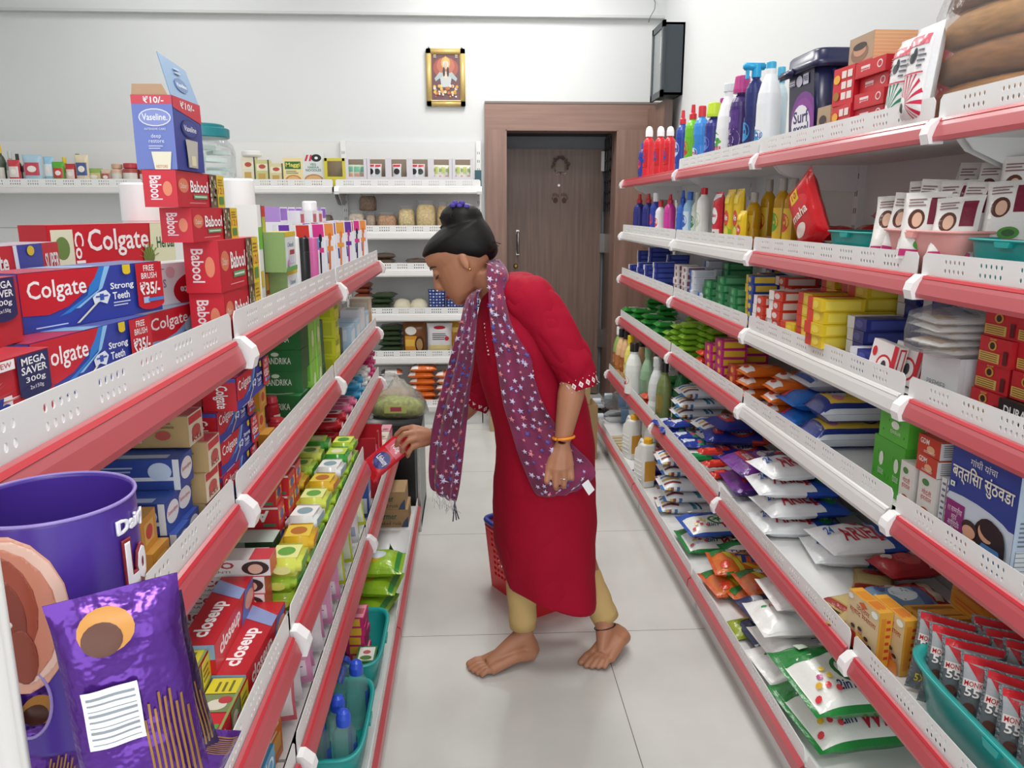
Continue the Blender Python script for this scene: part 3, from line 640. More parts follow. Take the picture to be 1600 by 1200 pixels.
Ps, scs = scarf('dupatta', [(741, 452, 752, 450, 2.18, 2.1), (727, 468, 746, 464, 2.09, 2.05), (718, 502, 746, 500, 2.07, 2.04), (708, 537, 744, 537, 2.07, 2.04), (699, 573, 741, 573, 2.09, 2.06), (691, 607, 735, 607, 2.11, 2.08), (677, 667, 728, 667, 2.13, 2.10), (671, 726, 721, 726, 2.14, 2.11), (673, 762, 716, 764, 2.14, 2.11), (684, 770, 712, 784, 2.14, 2.12)], 2.6, .007, 120, 9)
fr = MB(); rr = random.Random(4)
for i in range(26):
    u = i/26; p = Vector(Ps(u, .93+.05*u)); fr.tube([p, p+Vector((rr.uniform(-.008, .008), rr.uniform(-.004, .004), -.02)), p+Vector((rr.uniform(-.014, .014), 0, -.03-rr.uniform(0, .02)))], .0006, M('c9bfc6', .8), 4)
obj('fringe', fr, scs)
fr = MB()
for dx in (-.004, .003, .008): p = Vector(Ps(.9, 1)); fr.tube([p, p+Vector((dx*.6, 0, -.03)), p+Vector((dx*1.4, 0, -.058+dx*.6))], .0018, M('2c3c4c', .8), 5)
obj('tassel', fr, scs)
tg = MB(); A, B, C_, D = W(909, 757, 1.95), W(919, 749, 1.95), W(929, 765, 1.95), W(920, 774, 1.95)
tg.add([A, B, C_, D], [(0, 1, 2, 3)], M('eef0f4', .5)); tg.lines = None
t_ = obj('care_tag', tg, scn); m = t_.modifiers.new('t', 'SOLIDIFY'); m.thickness = .0012
# trims of white beads along the neckline, bangles, ring, thread, band
bd = MB()
for i in range(16):
    t = i/15; p = W(793+3*math.sin(t*3)-4*t, 445+22*t, 2.045-.012*t); bd.ball(p, .0028, WHT, 6)
for i in range(14): p = W(818+10*i/13+(4 if i % 2 else 0), 548+32*i/13, 1.988); bd.ball(p, .0035 if i % 2 else .0025, WHT, 6)
for i in range(9): p = W(757+i*.8, 506+i*6, 2.055-.004*i); bd.ball(p, .0028, WHT if i % 2 else M('d8a0a8', .7), 6)
obj('neckline_beads', bd, ko)
def band(name, c, ax, r, t, m, flat=1.0):
    b = MB(); ax = Vector(ax).normalized(); u_ = ax.orthogonal().normalized(); v_ = ax.cross(u_)
    b.tube([Vector(c)+u_*r*math.cos(2*PI*i/24)+v_*r*math.sin(2*PI*i/24) for i in range(25)], t, m, 8); return obj(name, b, woman)
band('wrist_band', el1.lerp(wr1, .98)+Vector((.002, 0, .004)), (wr1-el1)+Vector((.05, 0, 0)), .0272, .0038, M('f0921e', .35))
for t in (.9, .97, 1.03): band('bangle', el2.lerp(wr2, t), wr2-el2, .0275, .0013, M('c9c9c6', .15, metal=1.0))
band('ring', kn[2].lerp(fg[2][0], .55), fg[2][0]-kn[2], .0108, .0013, M('dcdcda', .12, metal=1.0))
band('ankle_thread', W(945, 979, 2.167), W(934, 930, 2.19)-W(946, 983, 2.165), .0318, .0016, M('20181a', .7))
# red soap packet in her hand
def held(F_):
    F_.rect(.05, .12, .95, .88, 'd8202f'); F_.ell(.5, .36, .36, .17, '3a3a86'); F_.text('Lifebuoy', .22, .29, .78, .43, 'f3f0f4'); F_.rect(.12, .56, .88, .8, 'e4687c'); F_.text('100g', .3, .62, .7, .74, 'f6eef0')
hm = pillow('red_soap_packet', .07, .16, .026, 'd11d2c', held, seed=3, crease=.03)
hp_ = W(606, 712, 2.225); ho = one('soap_packet', hm, 'red foil soap packet held in the woman\'s reaching hand', 'soap packet', hp_)
pd = (W(634, 690, 2.235)-W(583, 733, 2.2)).normalized(); nrm = Vector((.1, -.95, .35)); nrm = (nrm-pd*nrm.dot(pd)).normalized(); xx = pd.cross(nrm)
ho.matrix_world = Matrix((( xx.x, pd.x, nrm.x, hp_.x), (xx.y, pd.y, nrm.y, hp_.y), (xx.z, pd.z, nrm.z, hp_.z), (0, 0, 0, 1)))
# ---------------------------------------------------------------- goods: shared builders
def ordn(i, n):
    if n == 1: return ''
    return 'topmost' if i == 0 else ('lowest' if i == n-1 else ['', 'second from top', 'third from top', 'fourth from top', 'fifth from top', 'sixth from top', 'seventh from top'][i])
def coln(i, n): return ['', 'far', 'near'][i+1] if n == 2 else (['far', 'middle', 'near'][i] if n == 3 else ['first', 'second', 'third', 'fourth', 'fifth', 'sixth', 'seventh', 'eighth'][i]+' from far')
def bface(mb, rx, ry, z0, z1, span=150, c=-90):
    """print frame wrapped round an oval bottle, centred on its front"""
    f = Face(mb, (0,0,0), (1,0,0), (0,0,1)); N = len(rx) if isinstance(rx, list) else 0
    def fn(u, v, e):
        a = math.radians(c+(u-.5)*span); return ((rx+e+.0008)*math.cos(a), (ry+e+.0008)*math.sin(a), z0+(z1-z0)*v)
    f.fn = fn; return f
CAPS = {}
def bottle(key, w, h, body, cap, d=None, label=None, capr=.5, caph=.17, shoulder=.8, neck=.44, waist=0, film=None, capshape='flat', n=28):
    """[(part, mesh), ...] of an oval bottle: body and screw cap; label: function drawing on a wrapped frame"""
    key = key+'%.3f%.3f' % (w, h)
    if key in CACHE: return CACHE[key]
    rx, ry = w/2, (d or w)/2; hb = h*(1-caph); mb = MB(); m = film or M(body, .3)
    pr = [(.82, 0), (1, .02), (1, shoulder*.35), (1-waist, shoulder*.55), (1, shoulder*.8), (1, shoulder), (.93, shoulder+(1-shoulder)*.3), (.7, shoulder+(1-shoulder)*.62), (neck, shoulder+(1-shoulder)*.85), (neck, 1)]
    mb.lathe([(r*rx, z*hb) for r, z in pr], m, n, 1, ry/rx)
    if label: label(bface(mb, rx, ry, hb*.12, hb*shoulder*.97))
    parts = [('body', mb.mesh('body'))]; c = MB(); r = capr*rx*1.0; k = M(cap, .3)
    cp = dict(flat=[(r, 0), (r, .9), (r*.92, 1)], dome=[(r, 0), (r*1.02, .5), (r*.8, .85), (r*.35, 1)], cone=[(r, 0), (r, .35), (r*.62, .45), (r*.5, 1)], big=[(r*1.1, 0), (r*1.15, .2), (r*.95, .95), (r*.85, 1)])[capshape]
    c.lathe([(q, hb-.002+z*(h-hb)) for q, z in cp], k, 14); parts.append(('cap', c.mesh('cap')))
    CACHE[key] = parts; return parts
def trigger(parts, h, w, col):
    c = MB(); k = M(col, .3); c.box(-.012, -w*.7, h*.93, .012, w*.45, h*1.0, k, bev=.004); c.box(-.006, -w*.55, h*.84, .006, -w*.4, h*.94, k); return parts+[('spray_head', c.mesh('spray_head'))]
def fitR(S, px, ytop, off, wpx=None, ybase=None):
    X = RX[S]+off; p = at_x(px, ytop, X); h = p.z-RZ[S]; h = min(h, .262) if S == 'R5' else h; w = (wpx or 10)*(p.y*1.0+.15)/F; return X, p.y, w, h
def fitL(S, px, ytop, off, wpx=None, Z=None):
    X = LX[S]-off; p = at_x(px, ytop, X); return X, p.y, (wpx or 10)*(p.y+.15)/F, p.z-LZ[S]
RT, LT = -PI/2, PI/2
def sachet(key, w, h, t, base, design=None, **k):
    """upright pouch: a pillow stood on its lower seal, printed face to the front"""
    me = pillow(key, w, h, t, base, design, **k)
    if key+'up' in CACHE: return CACHE[key+'up']
    m2 = me.copy(); m2.transform(Matrix.Translation((0, t*.5, h/2)) @ Matrix.Rotation(PI/2, 4, 'X')); CACHE[key+'up'] = m2; return m2
def onR(S, px, py, off, dz=0): p = at_x(px, py, RX[S]+off); return Vector((RX[S]+off, p.y, RZ[S]+dz))
def onL(S, px, py, off, dz=0): p = at_x(px, py, LX[S]-off); return Vector((LX[S]-off, p.y, LZ[S]+dz))
rj = random.Random(11)
USED = {}
def settle(side, S, pts, w, d):
    """nudge pile positions so that no two piles on a shelf stand in one another; w along the aisle, d into the shelf"""
    old = USED.setdefault(side+S, []); new = [[p.x, p.y, p.z] for p in pts]
    f = RX[S]+.003 if side == 'R' else LX[S]-.003; lo, hi = (f+d/2, 1.16-d/2) if side == 'R' else (-.695+d/2, f-d/2)
    for it in range(160):
        for i, a in enumerate(new):
            a[0] = min(max(a[0], lo), hi)
            for b in [(q, 1) for q in new[i+1:]]+[(q, 0) for q in old]:
                q, mv = b; qw, qd = (w, d) if mv else (q[3], q[4]); ox = (d+qd)/2-abs(a[0]-q[0]); oy = (w+qw)/2-abs(a[1]-q[1])
                if ox > 0 and oy > 0:
                    k = 0 if ox < oy*.9 else 1; o = (ox, oy)[k]*(1 if a[k] >= q[k] else -1)*(.52 if mv else 1.02); a[k] += o
                    if mv: q[k] -= o
    for a in new: a[0] = min(max(a[0], lo), hi); old.append((a[0], a[1], a[2], w, d))
    return [Vector(a) for a in new]
def stack(name, mesh, side, S, cols, h, desc, cat, group, turn=0, jit=.006, jr=4, lift=0, dY=None):
    """cols: (pixel x, pixel y at the base, distance behind the lip, count[, first level]) ; h pitch"""
    nc = len(cols); m0 = mesh[0] if isinstance(mesh, list) else mesh; xs = [v.co.x for v in m0.vertices]; ys = [v.co.y for v in m0.vertices]; fw, fd = max(xs)-min(xs), max(ys)-min(ys); k_ = math.sin(math.radians(jr)); fw, fd = fw+fd*k_+jit, fd+fw*k_+jit
    spots = settle(side, S, [(onR if side == 'R' else onL)(S, c[0], c[1], c[2]) for c in cols], fw, fd)
    for ci, c in enumerate(cols):
        px, py, off, n = c[:4]; l0 = c[4] if len(c) > 4 else 0
        b = spots[ci]
        for i in range(n):
            lv = n-1-i; q = (' '.join(x for x in (ordn(lv, n), 'in' if nc > 1 else 'of its stack') if x)+(' the '+coln(ci, nc)+' column' if nc > 1 else '')) if n > 1 else ('at the '+coln(ci, nc)+' end' if nc > 1 else '')
            m = mesh if not isinstance(mesh, list) else mesh[(i+ci) % len(mesh)]
            one(name, m, desc+(', '+q.strip() if q.strip() else ''), cat, (b.x+rj.uniform(-jit, jit)*.4, b.y+rj.uniform(-jit, jit)*.4, b.z+lift+(i+l0)*h), (0, 0, (RT if side == 'R' else LT)+turn+math.radians(rj.uniform(-jr, jr))), group)
def logo(F_, t, a, b, c, d, bg, fg, rot=0, **k):
    F_.ell((a+c)/2, (b+d)/2, (c-a)/2, (d-b)/2, bg); F_.text(t, a+(c-a)*.14, b+(d-b)*.25, c-(c-a)*.14, d-(d-b)*.25, fg, rot=rot, **k)
def tray(key, L, D, H, col, wall=.004):
    """open plastic tray, L along x, D deep, flared with a rolled rim"""
    if key in CACHE: return CACHE[key]
    mb = MB(); m = M(col, .3)
    def rg(l, d, z, p=5): return ring((0, 0, z), (l/2, 0, 0), (0, d/2, 0), 40, p)
    mb.loft([rg(L*.86, D*.8, 0), rg(L*.88, D*.82, .003), rg(L*.95, D*.93, H*.9), rg(L*.95, D*.93, H*.94), rg(L*1.0, D*1.0, H*.94), rg(L*1.005, D*1.01, H*.98), rg(L*.985, D*.98, H), rg(L*.93, D*.9, H*.985), rg(L*.92, D*.9, H*.9), rg(L*.86, D*.8, wall)], m)
    mb.prism([(0, 0)]*3 if False else [(-.02, H*.94), (.02, H*.94), (.016, H*.82), (-.016, H*.82)], 'y', -D/2-.002, -D*.455, m)
    CACHE[key] = mb.mesh('tray'); return CACHE[key]
# ---------------------------------------------------------------- right side, top shelf
def lab(bg, el, txt='', tc='f4f4f4', y=(.1, .9)):
    def d(f):
        f.rect(.05, y[0], .95, y[1], bg)
        if el: f.ell(.5, y[0]+(y[1]-y[0])*.55, .33, (y[1]-y[0])*.3, el)
        if txt: f.text(txt, .2, y[0]+(y[1]-y[0])*.42, .8, y[0]+(y[1]-y[0])*.66, tc)
    return d
def bot(S, px, yt, wpx, off, key, body, cap, label, desc, grp=None, side='R', name='bottle', cat='bottle', tl=0, **k):
    X, Y, w, h = (fitR if side == 'R' else fitL)(S, px, yt, off, wpx)
    Y = min(Y, 4.425); tr_ = k.pop('trig', None); p = bottle(key, w, h, body, cap, label=label, **k)
    if tr_: p = trigger(p, h, w, tr_)
    return multi(name, p, desc, cat, (X, Y, (RZ if side == 'R' else LZ)[S]+.0005), (0, 0, (RT if side == 'R' else LT)+tl), grp)
g = 'bottles on the top right shelf'
for i, (px, c) in enumerate(((1015, 'farthest of three'), (1033, 'middle of three'), (1048, 'nearest of three'))):
    bot('R1', px, 197, 17, .045, 'harpred', 'd6202c', 'f3f3f4', lab('c41824', '2b3c98', '', y=(.2, .85)), 'red cleaner bottle with white cap on the top shelf, '+c, g, capr=.62, caph=.2, capshape='dome')
bot('R1', 1006, 222, 14, .05, 'bluelow', '3a3f95', '2f57b8', lab('2b3c98', 'd33040'), 'short blue bottle at the far end of the top right shelf', g)
bot('R1', 1068, 172, 18, .05, 'domex', '2c4aa8', 'd22a3a', lab('2b3fa0', 'c9d4ee', 'Domex', '24348c'), 'blue toilet cleaner bottle with red cap, next to the red cleaner bottles', g, capr=.5, capshape='cone', caph=.22)
bot('R1', 1084, 163, 21, .05, 'domgreen', '74c229', 'd1242f', lab('6fbc28', 'c92a35', '', y=(.05, .8)), 'lime green cleaner bottle with red cap on the top right shelf', g, capr=.5, capshape='cone', caph=.22)
bot('R1', 1098, 165, 22, .05, 'lizblue', '3f8fe0', 'd43440', lab('3a86d6', 'e9edf5', 'Lizol', 'c22a38', y=(.02, .5)), 'sky blue cleaner bottle with red cap and pinched waist', g, waist=.2, capr=.5)
bot('R1', 1117, 160, 24, .05, 'comfblue', '2e2f80', 'c3dc33', lab('33348a', '5a7fd0', '', y=(.1, .85)), 'navy fabric bottle with big lime green cap on the top shelf', g, capr=.78, caph=.22, capshape='big')
bot('R1', 1133, 153, 20, .14, 'magcap', '3d2a72', 'b8338c', None, 'dark bottle with magenta cap standing behind the white leaf bottle', g, capr=.7, caph=.2)
def ariel(f):
    f.rect(.02, .0, .98, .98, 'f2f4f3')
    for a in range(6): f.ell(.5+.17*math.cos(a), .5+.1*math.sin(a), .13, .075, '3c9d43' if a % 2 else '69b84a', 10)
    f.ell(.5, .5, .08, .05, 'f2f4f3', 10); f.text('ARIEL', .12, .2, .88, .33, 'c8283a'); f.poly([(.3, .75), (.7, .75), (.5, .9)], '35a05a')
bot('R1', 1140, 130, 30, .05, 'ariel', 'f2f3f4', 'dfe6ea', ariel, 'white detergent bottle with green leaf logo on the top shelf', g, capr=.5, caph=.1, shoulder=.5, neck=.4)
def surfl(f):
    f.rect(.03, 0, .97, .98, '4a2f78'); f.ell(.5, .3, .5, .28, 'b9a3cf'); f.text('Surf\nexcel', .2, .14, .8, .46, '2f2558'); f.rect(.1, .55, .9, .95, '5b3a86'); f.ell(.5, .75, .1, .07, 'd9d4ea', 10)
bot('R1', 1161, 118, 30, .05, 'surfliq', '46306e', 'c0408a', surfl, 'purple liquid detergent bottle with magenta cap beside the white leaf bottle', g, capr=.72, caph=.2, capshape='big')
bot('R1', 1183, 99, 27, .055, 'harpnavy', '272f6e', '2aa6dc', lab('232a66', '3f9ad6', '', y=(0, .6)), 'navy toilet cleaner bottle with bent cyan cap, tallest of the dark bottles', g, waist=.22, capr=.5, caph=.14, trig='2aa6dc', neck=.4)
bot('R1', 1206, 96, 34, .055, 'whitebig', 'eef1f3', '3fb0dd', lab('f1f4f6', '3f93d0', 'GENTLE', '3a62a8', y=(0, .5)), 'large white bottle with blue cap touching the navy tub', g, capr=.4, caph=.08, shoulder=.6)
bot('R1', 1222, 104, 22, .13, 'palebot', 'cfe3ea', '55b7dd', None, 'pale bottle with light blue cap half hidden behind the large white bottle', g)
# navy washing powder tub
X, Y0 = RX['R1']+.05, at_x(1230, 150, RX['R1']+.05).y; Y1 = at_x(1277, 150, RX['R1']+.05).y; wt = Y0-Y1; zt = at_x(1277, 97, X).z-RZ['R1']; zl = .05
r = thing('washing_powder_tub', 'navy plastic tub of washing powder with purple circle on the front', 'tub', (X+.1, (Y0+Y1)/2, RZ['R1']), (0, 0, RT), None)
NAVY = M('23264a', .3); mb = MB(); w_, d_ = wt, .21
mb.loft([ring((0, 0, z), (w_/2*s, 0, 0), (0, d_/2*s, 0), 40, 7) for z, s in ((0, .86), (.004, .88), (zt, 1.0))], NAVY)
f = Face(mb, (-w_*.42, -d_*.435, .006), (w_*.84, 0, 0), (0, -d_*.055, zt*.95)); f.k = 8
f.rect(.02, .02, .98, .98, '1f1d3c'); f.ell(.6, .36, .5, .36, '7a2f8f'); f.ell(.6, .34, .4, .3, '8e3a9c'); f.ell(.5, .3, .36, .26, 'f2f0f6')
f.text('Surf', .22, .33, .8, .49, '25266a'); f.text('excel', .22, .2, .8, .33, '25266a'); f.rect(.25, .1, .78, .18, 'c93a44'); f.text('MATIC', .3, .115, .73, .165, 'ffffff'); f.text('FRONT LOAD', .3, .055, .72, .085, '25266a', 0)
f.ell(.45, .86, .12, .07, 'c9c9dc'); f.rect(.6, .8, .8, .93, 'c9c9dc'); f.text('FREE', .62, .84, .78, .9, '1f1d3c'); f.rect(.05, .82, .3, .9, '8a8aa6'); f.lines(.06, .83, .28, .89, 2, 'e8e8f0'); f.ell(.85, .1, .12, .08, '2b2a78')
obj('tub_body', mb, r); mb = MB()
mb.loft([ring((0, 0, z), (w_/2*s, 0, 0), (0, d_/2*s, 0), 40, 7) for z, s in ((zt-.012, 1.03), (zt-.012, 1.1), (zt+.004, 1.11), (zt+.006, 1.05), (zt+.028, 1.04), (zt+.034, 1.0))], NAVY)
mb.box(-w_*.58, -d_*.6, zt-.02, -w_*.1, -d_*.53, zt+.002, NAVY, bev=.006); obj('lid', mb, r)
mb = MB(); mb.tube([(w_*.52, -d_*.3, zt-.02), (w_*.6, -d_*.25, zt-.09), (w_*.6, d_*.25, zt-.09), (w_*.52, d_*.3, zt-.02)], .006, NAVY, 8); obj('handle', mb, r)
def kid(f, bg='b59a7d'):
    f.rect(0, 0, 1, 1, bg); f.ell(.45, .45, .36, .3, '8d6e58'); f.ell(.45, .55, .26, .2, 'c79a7c'); f.ell(.45, .66, .28, .12, '3a2c28'); f.rect(0, 0, 1, .16, 'c9413a')
def mosq(f):
    f['F'].rect(.03, .1, .97, .9, 'cf2230'); f['F'].rect(.2, .55, .5, .72, 'f4dcdc'); f['F'].text('good', .2, .38, .5, .52, 'f4dcdc'); f['F'].ell(.83, .55, .09, .26, 'e9d9d4'); f['F'].ell(.83, .55, .06, .18, 'c9243a')
    f['R'].rect(0, 0, 1, 1, 'b81c2a'); f['R'].lines(.1, .3, .9, .7, 3, 'e6b8ba')
def facebox(f):
    kid(f['F']); f['R'].rect(0, 0, 1, 1, 'd8a878')
    for i in range(9): f['R'].rect(0, i/9, 1, i/9+.045, 'dfb58c'); f['R'].k -= 1
    f['R'].k += 1; f['R'].rect(.75, .1, .95, .35, 'f0ead8')
p0 = onR('R1', 1276, 160, .035); p1 = onR('R1', 1296, 160, .035)
one('carton', carton('face_small', p0.y-p1.y, .05, .095, 'd8a878', facebox), 'small carton with a child portrait in front of the navy tub', 'carton', (p0.x+.03, (p0.y+p1.y)/2, p0.z), (0, 0, RT), 'cartons on the top right shelf')
def redwin(f):
    q = f['F']; q.rect(0, 0, 1, 1, 'd52331')
    for i in range(3):
        for j in range(2): q.rect(.42+j*.28, .14+i*.28, .64+j*.28, .33+i*.28, 'efe3dc')
    q.ell(.2, .7, .16, .12, 'f0b23a'); q.ell(.22, .25, .14, .12, 'a8731f'); f['R'].rect(0, 0, 1, 1, 'b81826')
p0 = onR('R1', 1302, 130, .03); p1 = onR('R1', 1330, 130, .03)
for i in range(2): one('carton', carton('redwin', p0.y-p1.y, .07, .085, 'd52331', redwin), 'red carton with white number panels left of the red box stack, %s' % ('lower', 'upper')[i], 'carton', (p0.x+.04, (p0.y+p1.y)/2, p0.z+i*.0855), (0, 0, RT+(.06 if i else 0)), 'cartons on the top right shelf')
p0 = onR('R1', 1334, 120, .035); p1 = onR('R1', 1378, 120, .035)
for i in range(5): one('carton', carton('mosq', p0.y-p1.y, .13, .033, 'c8202e', mosq), 'flat red carton on the top right shelf, %s of five' % ordn(4-i, 5), 'carton', (p0.x+.075+rj.uniform(-.008, .008), (p0.y+p1.y)/2+rj.uniform(-.004, .004), p0.z+i*.0335), (0, 0, RT+rj.uniform(-.05, .05)), 'flat red cartons stacked on the top right shelf')
p0 = onR('R1', 1350, 60, .06, 5*.0335); one('carton', carton('face_big', .12, .10, .07, 'd8a878', facebox), 'tan carton with a child portrait lying on top of the red cartons', 'carton', (p0.x+.06, p0.y+.03, p0.z+.001), (0, 0, RT), 'cartons on the top right shelf')
one('carton', carton('redlong', .22, .09, .21, 'c91f2d', lambda f: (f['F'].rect(0, .55, 1, .97, 'd4303c'), f['R'].rect(0, .5, 1, 1, 'b61a28'))), 'tall plain red carton behind the white pouches on the top shelf', 'carton', (1.08, onR('R1', 1430, 100, .2).y, RZ['R1']), (0, 0, RT), 'cartons on the top right shelf')
def pouchd(c):
    def d(f):
        f.rect(.06, .05, .94, .95, 'e9e9ea')
        for i in range(11):
            a = math.radians(-65+i*20); f.poly([(.42, .22), (.42+.6*math.cos(a)*.9, max(.06, min(.5, .22+.34*math.sin(a)))), (.42+.6*math.cos(a+.14)*.9, max(.06, min(.5, .22+.34*math.sin(a+.14))))], c); f.k -= 1
        f.k += 1; f.ell(.3, .2, .16, .09, 'f2f2f2'); f.ell(.3, .18, .09, .05, '50504e'); f.rect(.1, .78, .9, .88, 'd86a78'); f.ell(.45, .66, .13, .05, '33353f'); f.ell(.55, .7, .07, .06, '33353f'); f.lines(.66, .55, .9, .75, 4, '707078'); f.lines(.1, .6, .3, .74, 3, '707078'); f.rect(.1, .5, .9, .515, 'c93a56')
    return d
for px, c, t in ((1399, '2f8a68', 'green'), (1447, 'd0304e', 'red')):
    p = onR('R1', px, 165, .03); o = one('pouch', sachet('scrub'+t, .088, .185, .045, 'e6e6e8', pouchd(c), crease=.03, seed=px), 'silver white pouch with %s sunray print standing on the top shelf' % t, 'pouch', p, (-.1, 0, RT), 'pouches on the top right shelf')
# brown goods bundled in clear film, nearest on the top shelf
CLEAR = M('f4f6f8', .1, trans=.85, ior=1.12, alpha=.5, bump=(22, 1.0))
r = thing('wrapped_bundle', 'brown coir bundle in crumpled clear plastic at the top right corner', 'bundle', (RX['R1']+.146, onR('R1', 1570, 100, .16).y-.075, RZ['R1']), (0, 0, RT))
mb = MB()
for i in range(4): mb.loft([ring((rj.uniform(-.01, .01), 0, .012+i*.062+z), ((.19-.012*i)*s, 0, 0), (0, .118*s, 0), 36, 2.4) for z, s in ((0, .86), (.012, 1), (.042, 1), (.056, .88))], M(('9a6a35', '8a5a2c', 'a87a45', '7d5230')[i], .7, noise=(26, .25), stretch=(1, 1, 5)))
obj('coir_pads', mb, r); mb = MB(); rr = random.Random(8); rg = []
for z, s in ((.001, .8), (.02, 1.02), (.08, 1.05), (.14, 1.0), (.2, 1.02), (.26, .9), (.285, .5), (.33, .16)):
    q = ring((0, 0, z), (.205*s, 0, 0), (0, .126*s, 0), 48, 2.2); rg.append([(x*(1+rr.uniform(-.05, .03)), y*(1+rr.uniform(-.05, .03)), z_+rr.uniform(-.008, .008)*(z > .01)) for x, y, z_ in q])
mb.loft(rg, CLEAR); obj('plastic_wrap', mb, r)
# ---------------------------------------------------------------- right side, second shelf
g = 'bottles on the second right shelf'
for px, yt, wp, off, key, b, c, l, desc, k in (
 (1000, 303, 17, .04, 'n1', '2b2e82', 'c8303a', lab('2a2c7c', None), 'navy bottle with red cap at the far end of the second shelf', dict(capr=.5, capshape='cone', caph=.22)),
 (1014, 302, 17, .04, 'n1', '2b2e82', 'c8303a', lab('2a2c7c', None), 'navy bottle with red cap, second from the far end of the second shelf', dict(capr=.5, capshape='cone', caph=.22)),
 (1026, 301, 17, .045, 'n2', '2f47b0', 'f0f0f2', lab('2f47b0', 'd83a44'), 'blue bottle with white cap between navy and pink bottles, second shelf', dict(capr=.55, caph=.2)),
 (1033, 313, 15, .035, 'n3', 'f0eef0', 'd0303c', lab('f4f2f4', 'd23a46'), 'small white bottle with red label beside the pink bottle', {}),
 (1048, 303, 17, .04, 'n4', 'dc3fa2', 'cf2f3a', lab('d838a0', None), 'bright pink bottle with red cap on the second shelf', dict(capr=.5, caph=.2, capshape='cone')),
 (1068, 297, 16, .045, 'n5', '3b74d8', '2b57c0', lab('3469cc', None), 'blue bottle at the left end of the clear row, second shelf', dict(capr=.5, caph=.25, capshape='cone')),
 (1079, 299, 18, .05, 'n6', '9cc8ea', '2f6fcc', lab('d5e8f5', '3560b8'), 'light blue bottle with patterned label on the second shelf', {}),
 (1091, 300, 16, .06, 'n7', 'd8ddd4', 'b8c4b8', lab('dfe6da', '47805a'), 'pale bottle with green label on the second shelf', {}),
 (1101, 293, 20, .045, 'n8', 'ecebe8', 'd0202c', lab('e9ece4', 'b9c9b4'), 'white soap bottle with red cap left of the red pouch', dict(capr=.5, caph=.12, waist=.1)),
 (1180, 300, 22, .06, 'v0', 'd8a81a', 'a7a49c', lab('e6c23a', 'd23f34'), 'yellow dishwash bottle with grey cap behind the small yellow pouch', dict(waist=.1)),
 (1203, 279, 22, .10, 'v1', 'd9aa1c', 'a7a49c', lab('e6c23a', 'd23f34'), 'yellow dishwash bottle with grey cap, farthest of the three tall ones', dict(waist=.1)),
 (1224, 278, 23, .10, 'v1', 'd9aa1c', 'a7a49c', lab('e6c23a', '5aa23c'), 'yellow dishwash bottle with grey cap, middle of the three tall ones', dict(waist=.1)),
 (1248, 277, 25, .10, 'v1', 'd9aa1c', 'a7a49c', lab('e6c23a', 'd23f34'), 'yellow dishwash bottle with grey cap, nearest of the three tall ones', dict(waist=.1))):
    fl = M('dba818', .12, trans=.35) if key[0] == 'v' else None
    bot('R2', px, yt, wp, off, key, b, c, l, desc, g, film=fl, **k)
def lifeb(f): f.rect(.05, .04, .95, .96, 'd12434'); f.rect(.05, .06, .95, .3, 'f0e6e4'); f.ell(.5, .55, .36, .16, 'f3f3f4'); f.text('Lifebuoy', .2, .5, .8, .6, 'd12434'); f.poly([(.05, .8), (.95, .9), (.95, .96), (.05, .96)], 'e8e8f4'); f.ell(.6, .17, .2, .08, '3a2a2a')
p = onR('R2', 1121, 350, .035); one('refill_pouch', sachet('lifeb', .085, .185, .035, 'd12434', lifeb, seed=2), 'red and white soap refill pouch on the second right shelf', 'pouch', p, (0, 0, RT), 'pouches on the second right shelf')
def vimp(f): f.rect(.04, .04, .96, .96, 'e8c31e'); f.poly([(.04, .04), (.96, .04), (.96, .3), (.04, .5)], '8fc33c'); f.ell(.5, .5, .3, .14, 'd8432f'); f.text('Vim', .3, .46, .7, .56, 'ffffff'); f.ell(.6, .25, .24, .1, 'f2d84a'); f.rect(.2, .75, .8, .9, 'f0d53a')
for px, t in ((1139, 'farthest of three'), (1153, 'middle of three')): p = onR('R2', px, 352, .035); one('refill_pouch', sachet('vim', .075, .19, .03, 'e2c022', vimp, seed=4), 'yellow and green dishwash refill pouch, '+t, 'pouch', p, (0, 0, RT+rj.uniform(-.1, .1)), 'pouches on the second right shelf')
p = onR('R2', 1166, 358, .03); one('refill_pouch', sachet('vims', .065, .12, .028, 'e2c022', vimp, seed=5), 'shorter yellow and green dishwash refill pouch in front of the bottles', 'pouch', p, (0, 0, RT), 'pouches on the second right shelf')
def redp(f): f.rect(.05, .05, .95, .95, 'c8161f'); f.ell(.5, .62, .36, .13, 'd83238'); f.rect(.3, .7, .62, .86, 'e8c81e'); f.text('10', .36, .74, .56, .83, 'c8161f'); f.ell(.4, .3, .22, .09, 'e9d9d0'); f.text('maha', .2, .45, .8, .58, 'f2e9df')
p = onR('R2', 1292, 350, .05, .02); one('red_pouch', sachet('redbig', .15, .19, .05, 'c8161f', redp, seed=6, crease=.05), 'large red pouch leaning on the yellow bottles, second right shelf', 'pouch', p, (.12, -.5, RT), 'red pouches on the second right shelf')
bag = pillow('redflat', .12, .2, .045, 'c4151e', redp, crease=.08, seed=9)
for i, (px, py, off, dz, tz, t) in enumerate(((1215, 360, .105, 0, .3, 'farthest, at the foot of the yellow bottles'), (1265, 362, .1, 0, 1.2, 'second from far, lying flat'), (1310, 368, .11, 0, .7, 'in front of the teal tray end'), (1320, 350, .17, .035, 1.4, 'lying on others behind the teal tray'), (1370, 330, .21, .045, 1.2, 'at the back beside the white sachets'), (1410, 325, .20, .09, 1.2, 'topmost at the back'))):
    p = onR('R2', px, py, off, dz+.001); one('red_pouch', bag, 'red foil pouch on the second right shelf, '+t, 'pouch', p, (0, 0, RT+tz), 'red pouches on the second right shelf')
TEAL, PINK = '1f9c97', 'e8a5a0'
